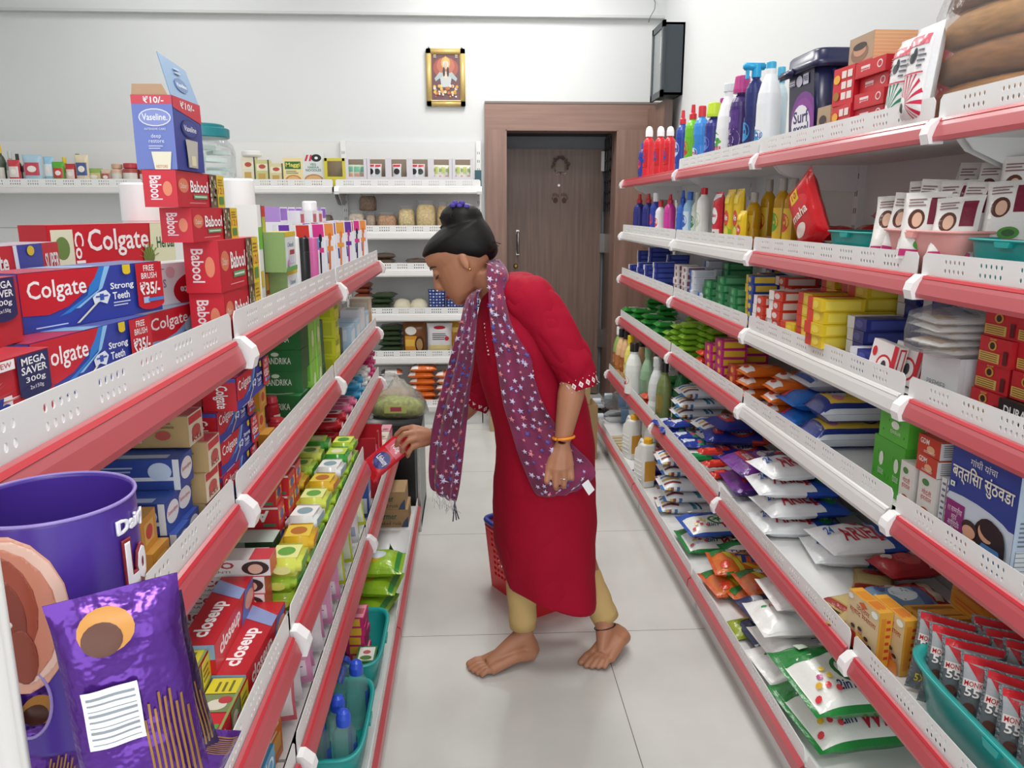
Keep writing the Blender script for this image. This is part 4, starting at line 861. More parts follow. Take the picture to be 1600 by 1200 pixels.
p = onR('R2', 1372, 372, .092); tt = tray('t1', .25, .17, .075, TEAL); one('plastic_tray', tt, 'teal plastic tray holding blue packs, left of the pink tray', 'tray', p, (0, 0, RT), 'plastic trays on the right shelves')
p2 = onR('R2', 1495, 380, .102); tp = tray('t2', .27, .19, .085, PINK); one('plastic_tray', tp, 'pink plastic tray full of white hair dye sachets', 'tray', p2, (0, 0, RT), 'plastic trays on the right shelves')
one('plastic_tray', tray('t1', .25, .17, .075, TEAL), 'teal plastic tray cut by the right photo edge beside the pink tray', 'tray', (p2.x, p2.y-.26, p2.z), (0, 0, RT), 'plastic trays on the right shelves')
blu = carton('blup', .03, .11, .012, '3a7fc8', lambda f: (f['T'].rect(.1, .1, .9, .4, 'e8d83a'), f['T'].rect(.1, .45, .9, .9, '2d5aa8')))
for i in range(5): one('blue_pack', blu, 'small blue and yellow pack in the teal tray, %s from the far end' % ['first', 'second', 'third', 'fourth', 'fifth'][i], 'pack', (p.x-.01+.012*(i % 2), p.y+.075-i*.037, p.z+.005+.013*0), (.0, .0, RT+.25), 'blue packs in the teal tray')
def dye(f):
    f.rect(.05, .04, .95, .96, 'ebe8e4'); f.ell(.35, .58, .2, .15, '5a3428'); f.ell(.37, .57, .12, .11, 'dfb59c'); f.rect(.62, .5, .92, .9, '7a1f38'); f.ell(.6, .2, .22, .09, '4f8f3c'); f.ell(.6, .2, .13, .05, '2e5f2a'); f.poly([(.05, .04), (.95, .04), (.95, .1), (.05, .14)], 'c23a78'); f.lines(.12, .76, .55, .9, 3, '8a6a6a')
dm = sachet('dye', .085, .13, .018, 'e9e6e2', dye, seed=12, crease=.02)
k = 0
nm = ['first', 'second', 'third', 'fourth', 'fifth', 'sixth', 'seventh', 'eighth', 'ninth']
for row, (off, n, z, y0, dy) in enumerate(((.03, 5, .03, .105, .046), (.085, 7, .055, .11, .036), (.14, 6, .09, .1, .04))):
    for i in range(n):
        one('hair_dye_sachet', dm, 'white hair dye sachet in pink tray, %s from far, %s row' % (nm[i], ['front', 'middle', 'back'][row]), 'sachet', (p2.x-.085+off+rj.uniform(-.004, .004), p2.y+y0-i*dy, p2.z+z), (-.3+rj.uniform(-.15, .1), rj.uniform(-.12, .12), RT+.55+rj.uniform(-.15, .15)), 'white hair dye sachets in the pink tray')
def orp(f): f.rect(.05, .05, .95, .95, 'e8e2da'); f.rect(.1, .5, .9, .94, 'd9702a'); f.ell(.5, .35, .28, .2, 'b33a34'); f.rect(.2, .1, .8, .22, '8a2a2a')
om = sachet('orp', .1, .15, .02, 'e6e0d8', orp, seed=14)
for i in range(3): one('orange_sachet', om, 'orange and white sachet at the back right of second shelf, %s' % ['farthest', 'middle', 'nearest'][i], 'sachet', (1.09, p2.y+.03-.07*i, p2.z+.07+.01*i), (-.25, .2, RT+.4), 'orange sachets behind the pink tray')
# ---------------------------------------------------------------- right side, third shelf: soap and detergent bars
def bar(c, c2, c3=None, txt=None, tc='f4f4f4'):
    def d(f):
        for k in 'FT':
            f[k].rect(.0, .0, .38, 1, c2); 
            if c3: f[k].ell(.62, .5, .2, .32, c3, 12)
            if txt: f[k].text(txt, .45, .3, .85, .7, tc)
        f['R'].rect(.1, .15, .9, .85, c3 or c2); f['L'].rect(.1, .15, .9, .85, c2)
    return d
def bm_(key, w, d, h, c, *a): return carton(key, w, d, h, c, bar(c, *a))
GB = 'bar packs on the third right shelf'
stack('detergent_bar', bm_('b1', .062, .10, .023, '2a3590', 'e6e9f2', '4456b4'), 'R', 'R3', [(998, 422, .06, 3), (1011, 428, .055, 4), (1012, 424, .12, 6), (1024, 434, .06, 4), (1028, 428, .135, 7), (1038, 441, .06, 5), (1047, 436, .135, 6)], .0238, 'blue detergent bar on third shelf', 'soap bar', GB)
stack('soap_bar', bm_('b2', .06, .085, .026, 'ece7e6', 'e2d6d6', '8c5560'), 'R', 'R3', [(1070, 457, .055, 5), (1083, 462, .055, 5)], .027, 'white soap bar beside blue bars', 'soap bar', GB)
stack('soap_bar', bm_('b3', .06, .085, .025, 'eceff4', '2f6fc4', 'd8dde8'), 'R', 'R3', [(1096, 470, .055, 5), (1110, 476, .06, 2), (1113, 470, .14, 6), (1129, 474, .15, 5)], .026, 'white and blue soap bar', 'soap bar', GB)
stack('soap_bar', bm_('b4', .075, .095, .026, '2f8a52', '277245', '62b07a'), 'R', 'R3', [(1122, 482, .06, 4), (1143, 492, .06, 5), (1162, 500, .06, 4), (1148, 480, .17, 6)], .027, 'green soap bar on third shelf', 'soap bar', GB)
stack('soap_bar', bm_('b5', .06, .085, .026, '2f4fa8', 'd9b82e', 'e3c94a'), 'R', 'R3', [(1180, 510, .06, 6), (1197, 510, .12, 6)], .0268, 'blue and yellow soap bar', 'soap bar', GB)
stack('soap_bar', bm_('b6', .085, .10, .026, 'd5402c', 'f0ebe8', 'e8d9d4', ), 'R', 'R3', [(1207, 524, .06, 4), (1232, 535, .06, 5), (1250, 520, .155, 6), (1275, 526, .155, 5)], .027, 'red and white soap bar', 'soap bar', GB)
stack('blue_bar_pack', bm_('b7', .08, .1, .026, '2d4fa6', 'd9dde8', 'd8b72c'), 'R', 'R3', [(1215, 508, .22, 6), (1248, 512, .23, 6)], .027, 'blue bar with yellow patch at back', 'soap bar', GB)
stack('detergent_bar', bm_('b8', .09, .105, .029, 'e3c322', 'd53a2a', 'efd650'), 'R', 'R3', [(1252, 545, .055, 2), (1283, 548, .07, 5), (1316, 558, .07, 5), (1312, 533, .17, 6), (1348, 540, .17, 6), (1385, 545, .19, 6)], .03, 'yellow detergent bar with red end', 'soap bar', GB)
stack('detergent_bar', bm_('b9', .085, .11, .028, '2b3488', 'e5e6ee', '4b57a8'), 'R', 'R3', [(1335, 580, .045, 2), (1357, 570, .12, 4), (1395, 560, .21, 6), (1435, 565, .22, 6), (1475, 570, .23, 6)], .029, 'navy detergent bar on third shelf', 'soap bar', GB)
def rat(f):
    f['F'].rect(0, .62, 1, 1, 'efe9e6'); f['F'].ell(.58, .4, .3, .3, 'd0303a'); f['F'].ell(.58, .4, .24, .24, 'f3efec'); f['F'].ell(.58, .4, .1, .15, '444046'); f['F'].ell(.15, .7, .09, .13, 'd0303a'); f['F'].rect(.84, .3, 1, 1, 'cf2f3a'); f['R'].rect(.15, .05, .85, .95, 'cf2f3a'); f['R'].rect(.3, .1, .7, .9, 'f3efec')
rm = carton('rat', .082, .022, .082, 'efe9e6', rat)
for i in range(3):
    p = onR('R3', 1385+i*16, 590+i*6, .03+.004*i); one('white_red_carton', rm, 'slim white carton with red ring, %s of three leaning at the lip' % ['farthest', 'middle', 'nearest'][i], 'carton', (p.x+.01, p.y, p.z+.004), (-.12, .1, RT+.15), 'slim white cartons on the third right shelf')
# tissue box, red match cartons, batteries
p0 = onR('R3', 1428, 600, .035); p1 = onR('R3', 1485, 610, .035)
def prem(f):
    f['F'].text('PREMIER', .18, .3, .7, .42, '8a8a90', 0); f['R'].text('P', .28, .02, .92, .62, '9a8a92', .01); f['T'].ell(.5, .5, .3, .2, 'd6d6d8')
    f['R'].rect(0, .0, .1, 1, 'd9d9db'); f['F'].k += 1
one('tissue_box', carton('premier', p0.y-p1.y, .11, .092, 'e3e3e5', prem), 'white tissue box with grey lettering left of the red match cartons', 'tissue box', (p0.x+.06, (p0.y+p1.y)/2, p0.z), (0, 0, RT))
mb = MB(); rr = random.Random(4)
r = thing('sachet_bag', 'clear bag of white sachets lying on the white tissue box', 'bag', (p0.x+.075, (p0.y+p1.y)/2-.035, p0.z+.094), (0, 0, RT))
wm = pillow('wsach', .1, .13, .014, 'e9e6e2', lambda f: (f.rect(.1, .1, .9, .35, 'c9a98a'), f.ell(.5, .65, .25, .12, '7a6a66')), crease=.03)
for i in range(5): obj('sachet', wm, r, (rj.uniform(-.01, .01), rj.uniform(-.01, .01), .002+i*.0135), (rj.uniform(-.03, .03), rj.uniform(-.05, .05), rj.uniform(-.2, .2)))
mb.loft([[(x*(1+rr.uniform(-.05, .05)), y*(1+rr.uniform(-.05, .05)), z+rr.uniform(-.004, .004)*(z > .01)) for x, y, z in ring((0, 0, z), (.074*s, 0, 0), (0, .088*s, 0), 30, 3)] for z, s in ((.0008, .85), (.01, 1.02), (.04, 1.05), (.072, .97), (.088, .6), (.095, .2))], CLEAR); obj('plastic_wrap', mb, r)
def ship(f):
    q = f['F']; q.rect(0, .46, 1, .5, 'b81f28'); q.rect(.02, .08, .66, .44, 'd2b45a'); 
    for i in range(4): q.rect(.06, .13+i*.08, .6, .155+i*.08, '6a1a1c'); q.k -= 1
    q.k += 1; q.ell(.42, .7, .13, .18, 'c89f3c'); q.ell(.42, .7, .08, .13, '3a1214'); q.rect(.78, .1, .9, .6, '5a1618'); q.text('SHIP', .34, .9, .55, .97, 'd2b45a')
    q = f['R']; q.ell(.5, .68, .2, .2, 'c89f3c'); q.ell(.5, .68, .16, .16, '2a1012'); q.poly([(.38, .64), (.62, .64), (.5, .8)], 'c89f3c'); q.text('SHIP', .2, .12, .8, .3, 'd2b45a', .02, .3); f['T'].ell(.5, .5, .2, .2, 'd2b45a')
sm = carton('ship', .085, .085, .047, 'c3202b', ship)
b = onR('R3', 1535, 600, .05)
for i in range(4): one('match_carton', sm, 'red match carton with yellow panel, %s of four' % ordn(3-i, 4), 'carton', (b.x+.045+.005*(i % 2), b.y-.01, b.z+i*.0477), (0, 0, RT+.03*(i % 2)), 'red match cartons')
for i in range(3): one('match_carton', sm, 'red match carton right of the main stack, %s' % ordn(2-i, 3), 'carton', (b.x+.05+.004*(i % 2), b.y-.105, b.z+(i+1)*.0477+.001), (0, 0, RT), 'red match cartons')
def dura(f):
    for k in 'FR': f[k].text('DURACELL', .12, .48, 1.6 if False else .95, .8, 'f0f0f0'); f[k].text('HEAVY DUTY', .12, .2, .8, .36, 'f0f0f0')
    f['T'].rect(.55, 0, 1, 1, 'c99a5a')
one('battery_box', carton('dura', .12, .07, .047, '1d1c1e', dura), 'black battery box with white lettering under the red match cartons', 'box', (b.x+.03, b.y-.115, b.z+.0005), (0, 0, RT))
# ---------------------------------------------------------------- right side, fourth shelf
def foil(c, c2, c3, txt=None):
    def d(f):
        f.rect(.06, .06, .94, .94, c); f.ell(.5, .5, .3, .2, c2); f.rect(.06, .7, .94, .84, c3)
        if txt: f.text(txt, .25, .43, .75, .57, 'f6f4f0', rot=90)
        f.ell(.3, .22, .16, .07, c3)
    return d
GF = 'packs on the fourth right shelf'
gp = [pillow('gp%d' % i, .085, .11, .03, c, foil(c, 'c9dcc6', d_), crease=.06, seed=i+20) for i, (c, d_) in enumerate((('2b9a3a', '1d6e2c'), ('37a845', 'd8dcc8')))]
stack('green_pack', gp, 'R', 'R4', [(985, 500, .06, 2), (1003, 506, .07, 3), (1020, 515, .075, 3), (1040, 525, .07, 3), (1015, 505, .16, 4), (1040, 512, .17, 4)], .026, 'green foil pack on fourth shelf', 'pack', GF, jr=6)
lp_ = [pillow('lp%d' % i, .075, .105, .026, c, foil(c, d_, e), crease=.06, seed=i+30) for i, (c, d_, e) in enumerate((('7fb52c', 'd9e07a', '4f8f2a'), ('93c23a', 'e9d84a', '5f9a2a')))]
stack('lime_pack', lp_, 'R', 'R4', [(1052, 545, .055, 3), (1066, 556, .06, 5), (1084, 566, .065, 6), (1102, 572, .11, 7), (1122, 575, .12, 6), (1088, 548, .18, 7), (1130, 560, .19, 7)], .0225, 'lime green soap pack on fourth shelf', 'pack', GF, jr=3)
stack('red_pack', [pillow('rp0', .075, .1, .028, 'd8401f', foil('d8401f', 'f0d8c8', 'a8281a'), crease=.06, seed=41)], 'R', 'R4', [(1098, 590, .05, 3)], .0245, 'orange red pack in front of the lime packs', 'pack', GF)
pk_ = bm_('pinkb', .07, .09, .03, 'cf2f84', 'b3226e', 'f0c43a')
stack('pink_soap_pack', pk_, 'R', 'R4', [(1122, 600, .055, 4), (1140, 612, .065, 5), (1150, 592, .15, 6), (1172, 600, .16, 5)], .031, 'magenta pink soap pack', 'pack', GF)
stack('red_soap_pack', bm_('redb', .07, .09, .03, 'c23a2a', '9a2a20', 'e8a04a'), 'R', 'R4', [(1160, 628, .06, 3)], .031, 'brick red soap pack next to the pink packs', 'pack', GF)
def orange(f): f.rect(.05, .05, .95, .95, 'e0701f'); f.rect(.05, .05, .95, .24, 'f0ebe6'); f.ell(.5, .55, .32, .16, 'e98a3a'); f.ell(.5, .8, .25, .07, 'b8451a'); f.ell(.45, .15, .2, .05, 'c93a2a')
op = pillow('orangep', .085, .15, .04, 'e0701f', orange, crease=.05, seed=44)
stack('orange_pouch', op, 'R', 'R4', [(1183, 640, .08, 3), (1208, 655, .08, 3), (1238, 650, .16, 3)], .0345, 'orange pouch on fourth shelf', 'pouch', GF, jr=8)
def padp(f):
    f.rect(.04, .05, .96, .97, '2a6fc4'); f.rect(.04, .05, .3, .97, '3d8ad8')
    for i in range(4): f.ell(.2, .3+i*.15, .07, .04, 'dfe9f4', 10); f.k -= 1
    f.k += 1; f.ell(.55, .75, .14, .09, 'c9dcf0', 8); f.rect(.5, .86, .7, .93, 'dfe9f4'); f.rect(.04, .05, .3, .16, 'c22f5a'); f.lines(.45, .35, .8, .6, 4, 'a9c9ec')
pm = pillow('padp', .13, .25, .055, '2a6fc4', padp, seed=46, crease=.02)
def whitep(f):
    f.rect(.04, .04, .96, .96, 'e8ecf2')
    for i in range(8): f.rect(.06, .1+i*.1, .94, .13+i*.1, 'b9c6da'); f.k -= 1
    f.k += 1; f.rect(.1, .05, .9, .1, '2f62b4')
b = onR('R4', 1285, 668, .13)
for i in range(2): one('sanitary_pack', pm, 'flat blue pack lying beside the orange pouches, %s' % ['lower', 'upper'][i], 'pack', (b.x+.02, b.y+.03, b.z+i*.047), (0, 0, RT), 'flat blue packs on the fourth right shelf')
one('diaper_pack', pillow('whitep', .15, .24, .06, 'e8ecf2', whitep, seed=47, crease=.02), 'white ribbed pack lying on top of the flat blue packs', 'pack', (b.x+.06, b.y+.05, b.z+.096), (0, 0, RT))
def navyy(f): f.rect(.04, .04, .96, .96, '24347e'); f.rect(.1, .12, .9, .92, 'e8c24a'); f.ell(.45, .3, .2, .1, 'cfe0f0'); f.ell(.7, .25, .14, .07, 'e28a9a'); f.ell(.5, .7, .3, .14, '3a3a70'); f.ell(.5, .7, .24, .1, 'e8c24a'); f.ell(.25, .2, .1, .05, 'e28a9a')
nm_ = pillow('navyy', .12, .22, .075, '27398c', navyy, seed=48, flat=.2, crease=.02, paint=lambda u, v: 'dfe2ea' if .93 > v > .86 or .0 < abs(u-.97) < .02 else '27398c')
b = onR('R4', 1322, 700, .125)
for i in range(2): one('biscuit_pack', nm_, 'navy and yellow puffed pack left of the green tissue boxes, %s' % ['lower', 'upper'][i], 'pack', (b.x+.01*i, b.y, b.z+i*.065), (0, 0, RT), 'navy and yellow packs')
def tiss(f):
    for k in ('F', 'R', 'T'): 
        for i in range(5): f[k].ell(.15+.18*i, .3+.4*(i % 2), .02, .05, '2f7a26', 6); f[k].k -= 1
        f[k].k += 1
    f['R'].text('Facial Tissues', .14, .42, .95, .72, 'eef6e8', .005, .3); f['R'].text('100% Virgin Fibre   Soft on skin', .14, .27, .9, .37, 'dcefd2', 0); f['F'].ell(.55, .6, .14, .14, 'eef6e8', 10); f['F'].text('tissue', .4, .3, .75, .45, 'dcefd2', 0)
b = onR('R4', 1377, 760, .04); b2 = onR('R4', 1403, 780, .04)
for i, py in enumerate((b.y, b.y-.068)): one('tissue_carton', carton('tissv', .064, .20, .115, '4fae34', tiss), 'green tissue carton standing upright on the fourth shelf, %s of the pair' % ['farther', 'nearer'][i], 'tissue box', (b.x+.1, py+.015, b.z), (0, 0, RT), 'green tissue cartons')
one('tissue_carton', carton('tissh', .115, .21, .062, '58b93a', tiss), 'green facial tissue carton lying across the two upright ones', 'tissue box', (b.x+.105, b.y-.025, b.z+.116), (0, 0, RT), 'green tissue cartons')
def herb(f):
    for k in 'FR': f[k].rect(.05, .03, .95, .97, 'eae6e0'); f[k].text('गोदंती\nहरताल', .2, .42, .8, .68, 'c9484a', .01); f[k].ell(.4, .82, .2, .07, '4f8a4a'); f[k].ell(.5, .18, .3, .12, 'b8552f'); f[k].rect(.05, .0, .95, .1, 'd9844a')
def gdred(f): f['F'].rect(0, 0, 1, 1, 'c9402c'); f['F'].text('GDM', .1, .55, .5, .85, 'f4efe8'); f['F'].ell(.6, .35, .18, .2, 'e8b48a'); f['F'].lines(.3, .1, .9, .25, 2, 'f0e4da'); f['R'].rect(0, .0, 1, 1, 'ece9e6'); f['R'].lines(.1, .15, .9, .85, 6, '8a8690'); f['R'].rect(0, .92, 1, 1, 'c9402c')
for i, (px, w_) in enumerate(((1410, .05), (1445, .06))):
    b3 = onR('R4', px, 775+i*14, .032); one('herb_carton', carton('herb%d' % i, w_, .055, .095, 'ece8e3', herb), 'white herbal carton with red lettering beside the green cartons, %s' % ['farther', 'nearer'][i], 'carton', (b3.x+.028, b3.y, b3.z), (0, 0, RT), 'white herbal cartons')
b3 = onR('R4', 1445, 775, .035)
for i in range(2): one('herb_carton', carton('gdm', .07, .07, .036, 'c9402c', gdred), 'small red carton stacked on the white herbal cartons, %s' % ['lower', 'upper'][i], 'carton', (b3.x+.03, b3.y-.002, b3.z+.096+i*.0368), (0, 0, RT+.04*i), 'small red cartons')
b3 = onR('R4', 1485, 800, .04)
for i in range(2): one('medicine_carton', carton('mw', .018, .05, .105, 'e6e6e8', lambda f: f['F'].lines(.2, .05, .8, .95, 8, '6a7a98')), 'slim white carton with small print, %s of the two by the blue carton' % ['farther', 'nearer'][i], 'carton', (b3.x+.02, b3.y+.02-.02*i, b3.z), (0, 0, RT), 'slim white cartons by the blue carton')
p0 = onR('R4', 1470, 830, .025); p1 = onR('R4', 1573, 880, .025)
def batt(f):
    q = f['F']; q.rect(0, .43, 1, 1, '2f4596'); q.rect(0, 0, 1, .43, 'cfd9e6'); q.ell(.35, .37, .65, .14, 'cfd9e6'); q.k += 2
    q.text('गांधी यांचा', .3, .84, .7, .92, 'f1f1f4', 0); q.text('बत्तिसा सुंठवडा', .04, .62, .96, .82, 'f3efe0', .015); q.rect(.02, .78, .1, .86, 'e9f0e6') if False else None
    q.rect(.0, .06, .3, .42, '8e2a72'); q.text('११ सामग्रीचा\nशुद्ध\nआयुर्वेदिक\nघरचा', .04, .1, .27, .38, 'f1dfe9', 0); q.rect(.04, .56, .11, .61, 'f0f0ee'); q.ell(.075, .585, .015, .014, '3a8a3a', 8)
    q.ell(.68, .2, .22, .24, '2b2024'); q.ell(.66, .3, .12, .09, 'd9a384'); q.ell(.72, .34, .16, .09, '2b2024'); q.ell(.84, .2, .1, .2, '2b2024'); q.poly([(.5, 0), (.95, 0), (.86, .2), (.62, .2)], '4a82bc'); q.ell(.42, .26, .12, .07, '3a2a26'); q.ell(.42, .22, .1, .06, 'd9a384'); q.poly([(.28, 0), (.6, 0), (.54, .17), (.34, .17)], 'd9a384'); q.poly([(.6, 0), (.7, 0), (.56, .14), (.5, .12)], 'd9a384')
    r_ = f['R']; r_.rect(0, 0, 1, 1, 'c4d4e6'); r_.text('गांधी यांचा', .12, .82, .95, .89, '2f4596', 0); r_.text('बत्तिसा\nसुंठवडा', .1, .6, .95, .8, 'b82f6a', .012); r_.lines(.1, .3, .95, .55, 6, '7a8496'); r_.rect(.08, .04, .95, .27, 'e4e9ee')
    for i in range(6): r_.rect(.08, .04+i*.043, .95, .045+i*.043, '5a6270'); r_.k -= 1
    for x in (.08, .4, .68, .945): r_.rect(x, .04, x+.006, .27, '5a6270'); r_.k -= 1
one('powder_carton', carton('batt', p0.y-p1.y, .075, .188, '2f4596', batt), 'blue carton with a mother and baby picture on the fourth right shelf', 'carton', (p0.x+.04, (p0.y+p1.y)/2, p0.z), (0, 0, RT))
# ---------------------------------------------------------------- right side, fifth shelf
g = 'floor cleaner bottles on the fifth right shelf'
for px, yt, wp, off, key, bcol, c, l, desc, k in (
 (963, 502, 18, .05, 'f1', '8fae5a', 'f0f0f0', lab('a8643a', 'c98a5a'), 'green bottle with white cap, farthest on the fifth shelf', dict(shoulder=.6)),
 (972, 512, 18, .045, 'f2', 'e2b98a', '1f1c1c', lab('b8703a', 'c98a4a'), 'peach floor cleaner bottle with black cap, second from the far end', dict(shoulder=.6)),
 (980, 513, 19, .06, 'f2', 'dfb184', '1f1c1c', lab('a8562f', 'c98a4a'), 'peach floor cleaner bottle with black cap left of the yellow bottle', dict(shoulder=.6)),
 (986, 518, 19, .05, 'f3', 'e6da6a', 'e8c81e', lab('c8b83a', 'f0ea9a'), 'pale yellow bottle with yellow cap on the fifth shelf', dict(shoulder=.6)),
 (999, 526, 27, .045, 'f4', 'e9ebe6', '2a2422', lab('e8eae4', 'c4313a', '', y=(0, .9)), 'white bottle with red swoosh label and dark cap, fifth shelf', dict(shoulder=.55)),
 (1015, 535, 24, .06, 'f5', '8fb28e', '7fa07e', lab('7a9a7c', None), 'translucent green bottle behind the white waisted bottle', dict(shoulder=.55)),
 (1028, 553, 26, .045, 'f6', 'd9dcdc', 'c9cccc', None, 'plain white waisted bottle at the right end of the cleaner bottles', dict(shoulder=.5, waist=.12)),
 (1004, 530, 20, .13, 'f2', 'e0b286', '1f1c1c', lab('b8703a', 'c98a4a'), 'peach bottle with black cap standing in the back row', dict(shoulder=.6)),
 (1048, 566, 24, .07, 'f7', '6f7d4a', '2c2a28', lab('8a7a3a', None), 'olive bottle with dark cap near the green packs', dict(shoulder=.6)),
 (1062, 572, 22, .10, 'f8', '2f7a4a', '2c2a28', lab('2a6a40', None), 'dark green bottle at the back beside the olive bottle', dict(shoulder=.6))):
    bot('R5', px, yt, wp, off, key, bcol, c, l, desc, g, **k)
GD5 = 'packs on the fifth right shelf'
stack('green_pack', [pillow('g5', .10, .13, .035, '24803a', foil('24803a', '3fa050', 'c9d8c4'), crease=.08, seed=51)], 'R', 'R5', [(1008, 640, .09, 3), (1045, 640, .2, 3)], .0305, 'dark green pouch on fifth shelf', 'pouch', GD5, jr=8)
stack('red_pack', [pillow('r5', .085, .12, .03, 'cf4a2a', foil('cf4a2a', 'e8d0c0', 'b83a20'), crease=.08, seed=52)], 'R', 'R5', [(1020, 660, .075, 2)], .026, 'orange red pouch by the fifth shelf lip', 'pouch', GD5)
def wbag(tc, txt=None):
    def d(f):
        f.rect(.03, .04, .97, .96, 'e6eaee')
        for i in range(4): f.poly([(.05+.23*i, .06), (.15+.23*i, .06), (.3+.2*i, .3), (.22+.2*i, .3)], [tc, '3a78b8', 'd9b04a'][i % 3])
        f.poly([(.03, .3), (.5, .36), (.97, .5), (.97, .56), (.5, .42), (.03, .34)], '3f8fa8'); f.poly([(.03, .36), (.5, .43), (.97, .6), (.97, .63), (.5, .47), (.03, .39)], '2f6a9a'); f.rect(.1, .08, .9, .28, 'e9ded8') if False else None
        if txt: f.text(txt, .2, .45, .62, .8, 'b0402c', .02, rot=90)
        f.poly([(.97, .75), (.97, .96), (.6, .96)], 'a86a3a')
    return d
WBP = lambda u, v: ['8a4a4e', 'e6e2e0', '3f78b4', 'e3e8ee', 'd2b24e', '2f6a9a'][int(v*26+u*2) % 6] if v < .34 else ('e3e8ee' if v < .9 else 'a8622e')
wb = pillow('wb', .16, .25, .05, 'e3e8ee', wbag('8a4a52'), crease=.05, seed=53, res=(16, 22), paint=WBP)
b = onR('R5', 1096, 675, .19)
for i in range(4): one('detergent_bag', wb, 'white detergent bag with teal stripes on fifth shelf, %s of four' % ordn(3-i, 4), 'bag', (b.x+rj.uniform(-.01, .02), b.y+rj.uniform(-.01, .01), b.z+i*.043), (0, 0, RT+rj.uniform(-.08, .08)), 'white detergent bags on the fifth shelf')
for i in range(2): one('detergent_bag', wb, 'white detergent bag behind the white stack, %s' % ['lower', 'upper'][i], 'bag', (b.x+.03, b.y-.20, b.z+i*.043), (0, 0, RT+.1), 'white detergent bags on the fifth shelf')
def bluew(f): f.rect(.04, .04, .96, .96, '2c3f9a'); f.ell(.4, .4, .3, .2, 'd9dff0'); f.rect(.04, .7, .96, .9, '3f8a6a'); f.ell(.6, .75, .2, .08, 'd9486a'); f.poly([(.1, .1), (.9, .2), (.8, .3)], 'e9ecf0')
bw = pillow('bluew', .085, .11, .03, '2f429c', bluew, crease=.1, seed=54)
for i, (px, py, off, dz, tz) in enumerate(((1040, 685, .045, 0, .2), (1050, 700, .045, 0, -.2), (1050, 700, .045, .028, .2), (1062, 716, .045, 0, .1), (1072, 732, .045, .0, -.2))):
    p = onR('R5', px, py, off, dz); one('detergent_pouch', bw, 'small blue and white pouch at the lip, %s from far' % ['first', 'second', 'third', 'fourth', 'fifth'][i], 'pouch', p+Vector((.02, 0, .004)), (0, 0, RT+tz), GD5)
def surfb(base, acc, sm_=1):
    def d(f):
        f.rect(.03, .04, .97, .96, base); f.ell(.5, .55, .42, .24, acc); f.ell(.5, .55, .34, .19, 'ece6ee'); f.text('Surf\nexcel', .22, .42, .78, .68, '2f2f7a', rot=90); f.rect(.2, .14, .8, .28, 'c93a3a'); f.text('quick wash', .25, .17, .75, .25, 'f0ecf2', rot=90); f.poly([(.03, .8), (.97, .86), (.97, .96), (.03, .96)], acc); f.ell(.2, .78, .12, .05, 'd9b04a')
    return d
sb1 = pillow('surfblue', .17, .24, .055, '2a3590', surfb('2a3590', 'd24a2c'), crease=.08, seed=55, res=(16, 20), paint=lambda u, v: '2a3590' if v < .68 else 'cc4630'); sb2 = pillow('surfpurple', .22, .27, .07, '6f2f8c', surfb('6f2f8c', '8e4aa8'), crease=.07, seed=56, res=(16, 20), paint=lambda u, v: '3a2464' if u > .8 else ('6f2f8c' if v < .85 else 'c24a30'))
b = onR('R5', 1140, 745, .185)
for i in range(3): one('washing_powder_bag', sb1, 'blue washing powder bag with orange oval, %s of three' % ordn(2-i, 3), 'bag', (b.x+.02*i, b.y+.01*i, b.z+i*.048), (0, .0, RT+[.1, -.2, .15][i]), 'blue washing powder bags')
cr = pillow('redcr', .05, .09, .026, 'c8352c', foil('c8352c', 'e0503a', '8a2018'), crease=.15, seed=57)
for i, (px, py, dz) in enumerate(((1108, 735, .045), (1116, 752, .02), (1128, 765, .0))): one('red_pouch', cr, 'small crumpled red pouch by the blue washing powder bags, %s' % ['topmost', 'middle', 'lowest'][i], 'pouch', onR('R5', px, py, .062, dz+.003), (.0, .0, RT+.2*i), GD5)
one('green_pouch', pillow('grcr', .06, .09, .026, '1f8a48', foil('1f8a48', '2fa058', '176a36'), crease=.12, seed=58), 'small green pouch between lip and the blue washing powder bags', 'pouch', onR('R5', 1092, 728, .05), (0, 0, RT+.1), GD5)
b = onR('R5', 1200, 815, .17)
for i in range(2): one('washing_powder_bag', sb2, 'purple washing powder bag on fifth shelf, %s' % ['lower', 'upper'][i], 'bag', (b.x+.01, b.y+.01, b.z+i*.061), (0, .0, RT+.06*(i*2-1)), 'purple washing powder bags')
nb = pillow('navyb', .15, .2, .06, '1f2a66', foil('1f2a66', '2a3a80', 'c23a3a'), crease=.07, seed=59)
b = onR('R5', 1255, 760, .235)
for i in range(3): one('navy_bag', nb, 'navy bag at the back of fifth shelf, %s of three' % ordn(2-i, 3), 'bag', (b.x-.01, b.y-.02+.02*i, b.z+i*.052), (0, 0, RT+.1*(i-1)), 'navy bags on the fifth shelf')
def arielb(f):
    f.rect(.03, .04, .97, .6, 'eef0f1'); f.rect(.03, .6, .97, .97, '2a55b0'); f.poly([(.03, .55), (.3, .64), (.7, .58), (.97, .66), (.97, .5), (.03, .5)], 'eef0f1'); f.rect(.1, .55, .85, .585, 'c8303c'); f.rect(.1, .585, .85, .61, '8fa8d8')
    f.text('ARIEL', .35, .2, .8, .62, 'c8303c', rot=90); f.ell(.6, .75, .24, .1, '2f8a5a'); f.ell(.6, .75, .14, .06, 'bcd84a'); f.rect(.05, .42, .22, .52, 'c8404a'); f.rect(.05, .53, .22, .58, '3a6a3a'); f.text('24', .3, .1, .5, .18, '3a6ab8', rot=90)
ab = pillow('arielb', .17, .25, .056, 'eceff1', arielb, crease=.12, seed=60, res=(16, 24), paint=lambda u, v: 'eceff1' if v < .56 else ('2a52b0' if v < .9 else '2a7a58'))
b = onR('R5', 1232, 880, .145)
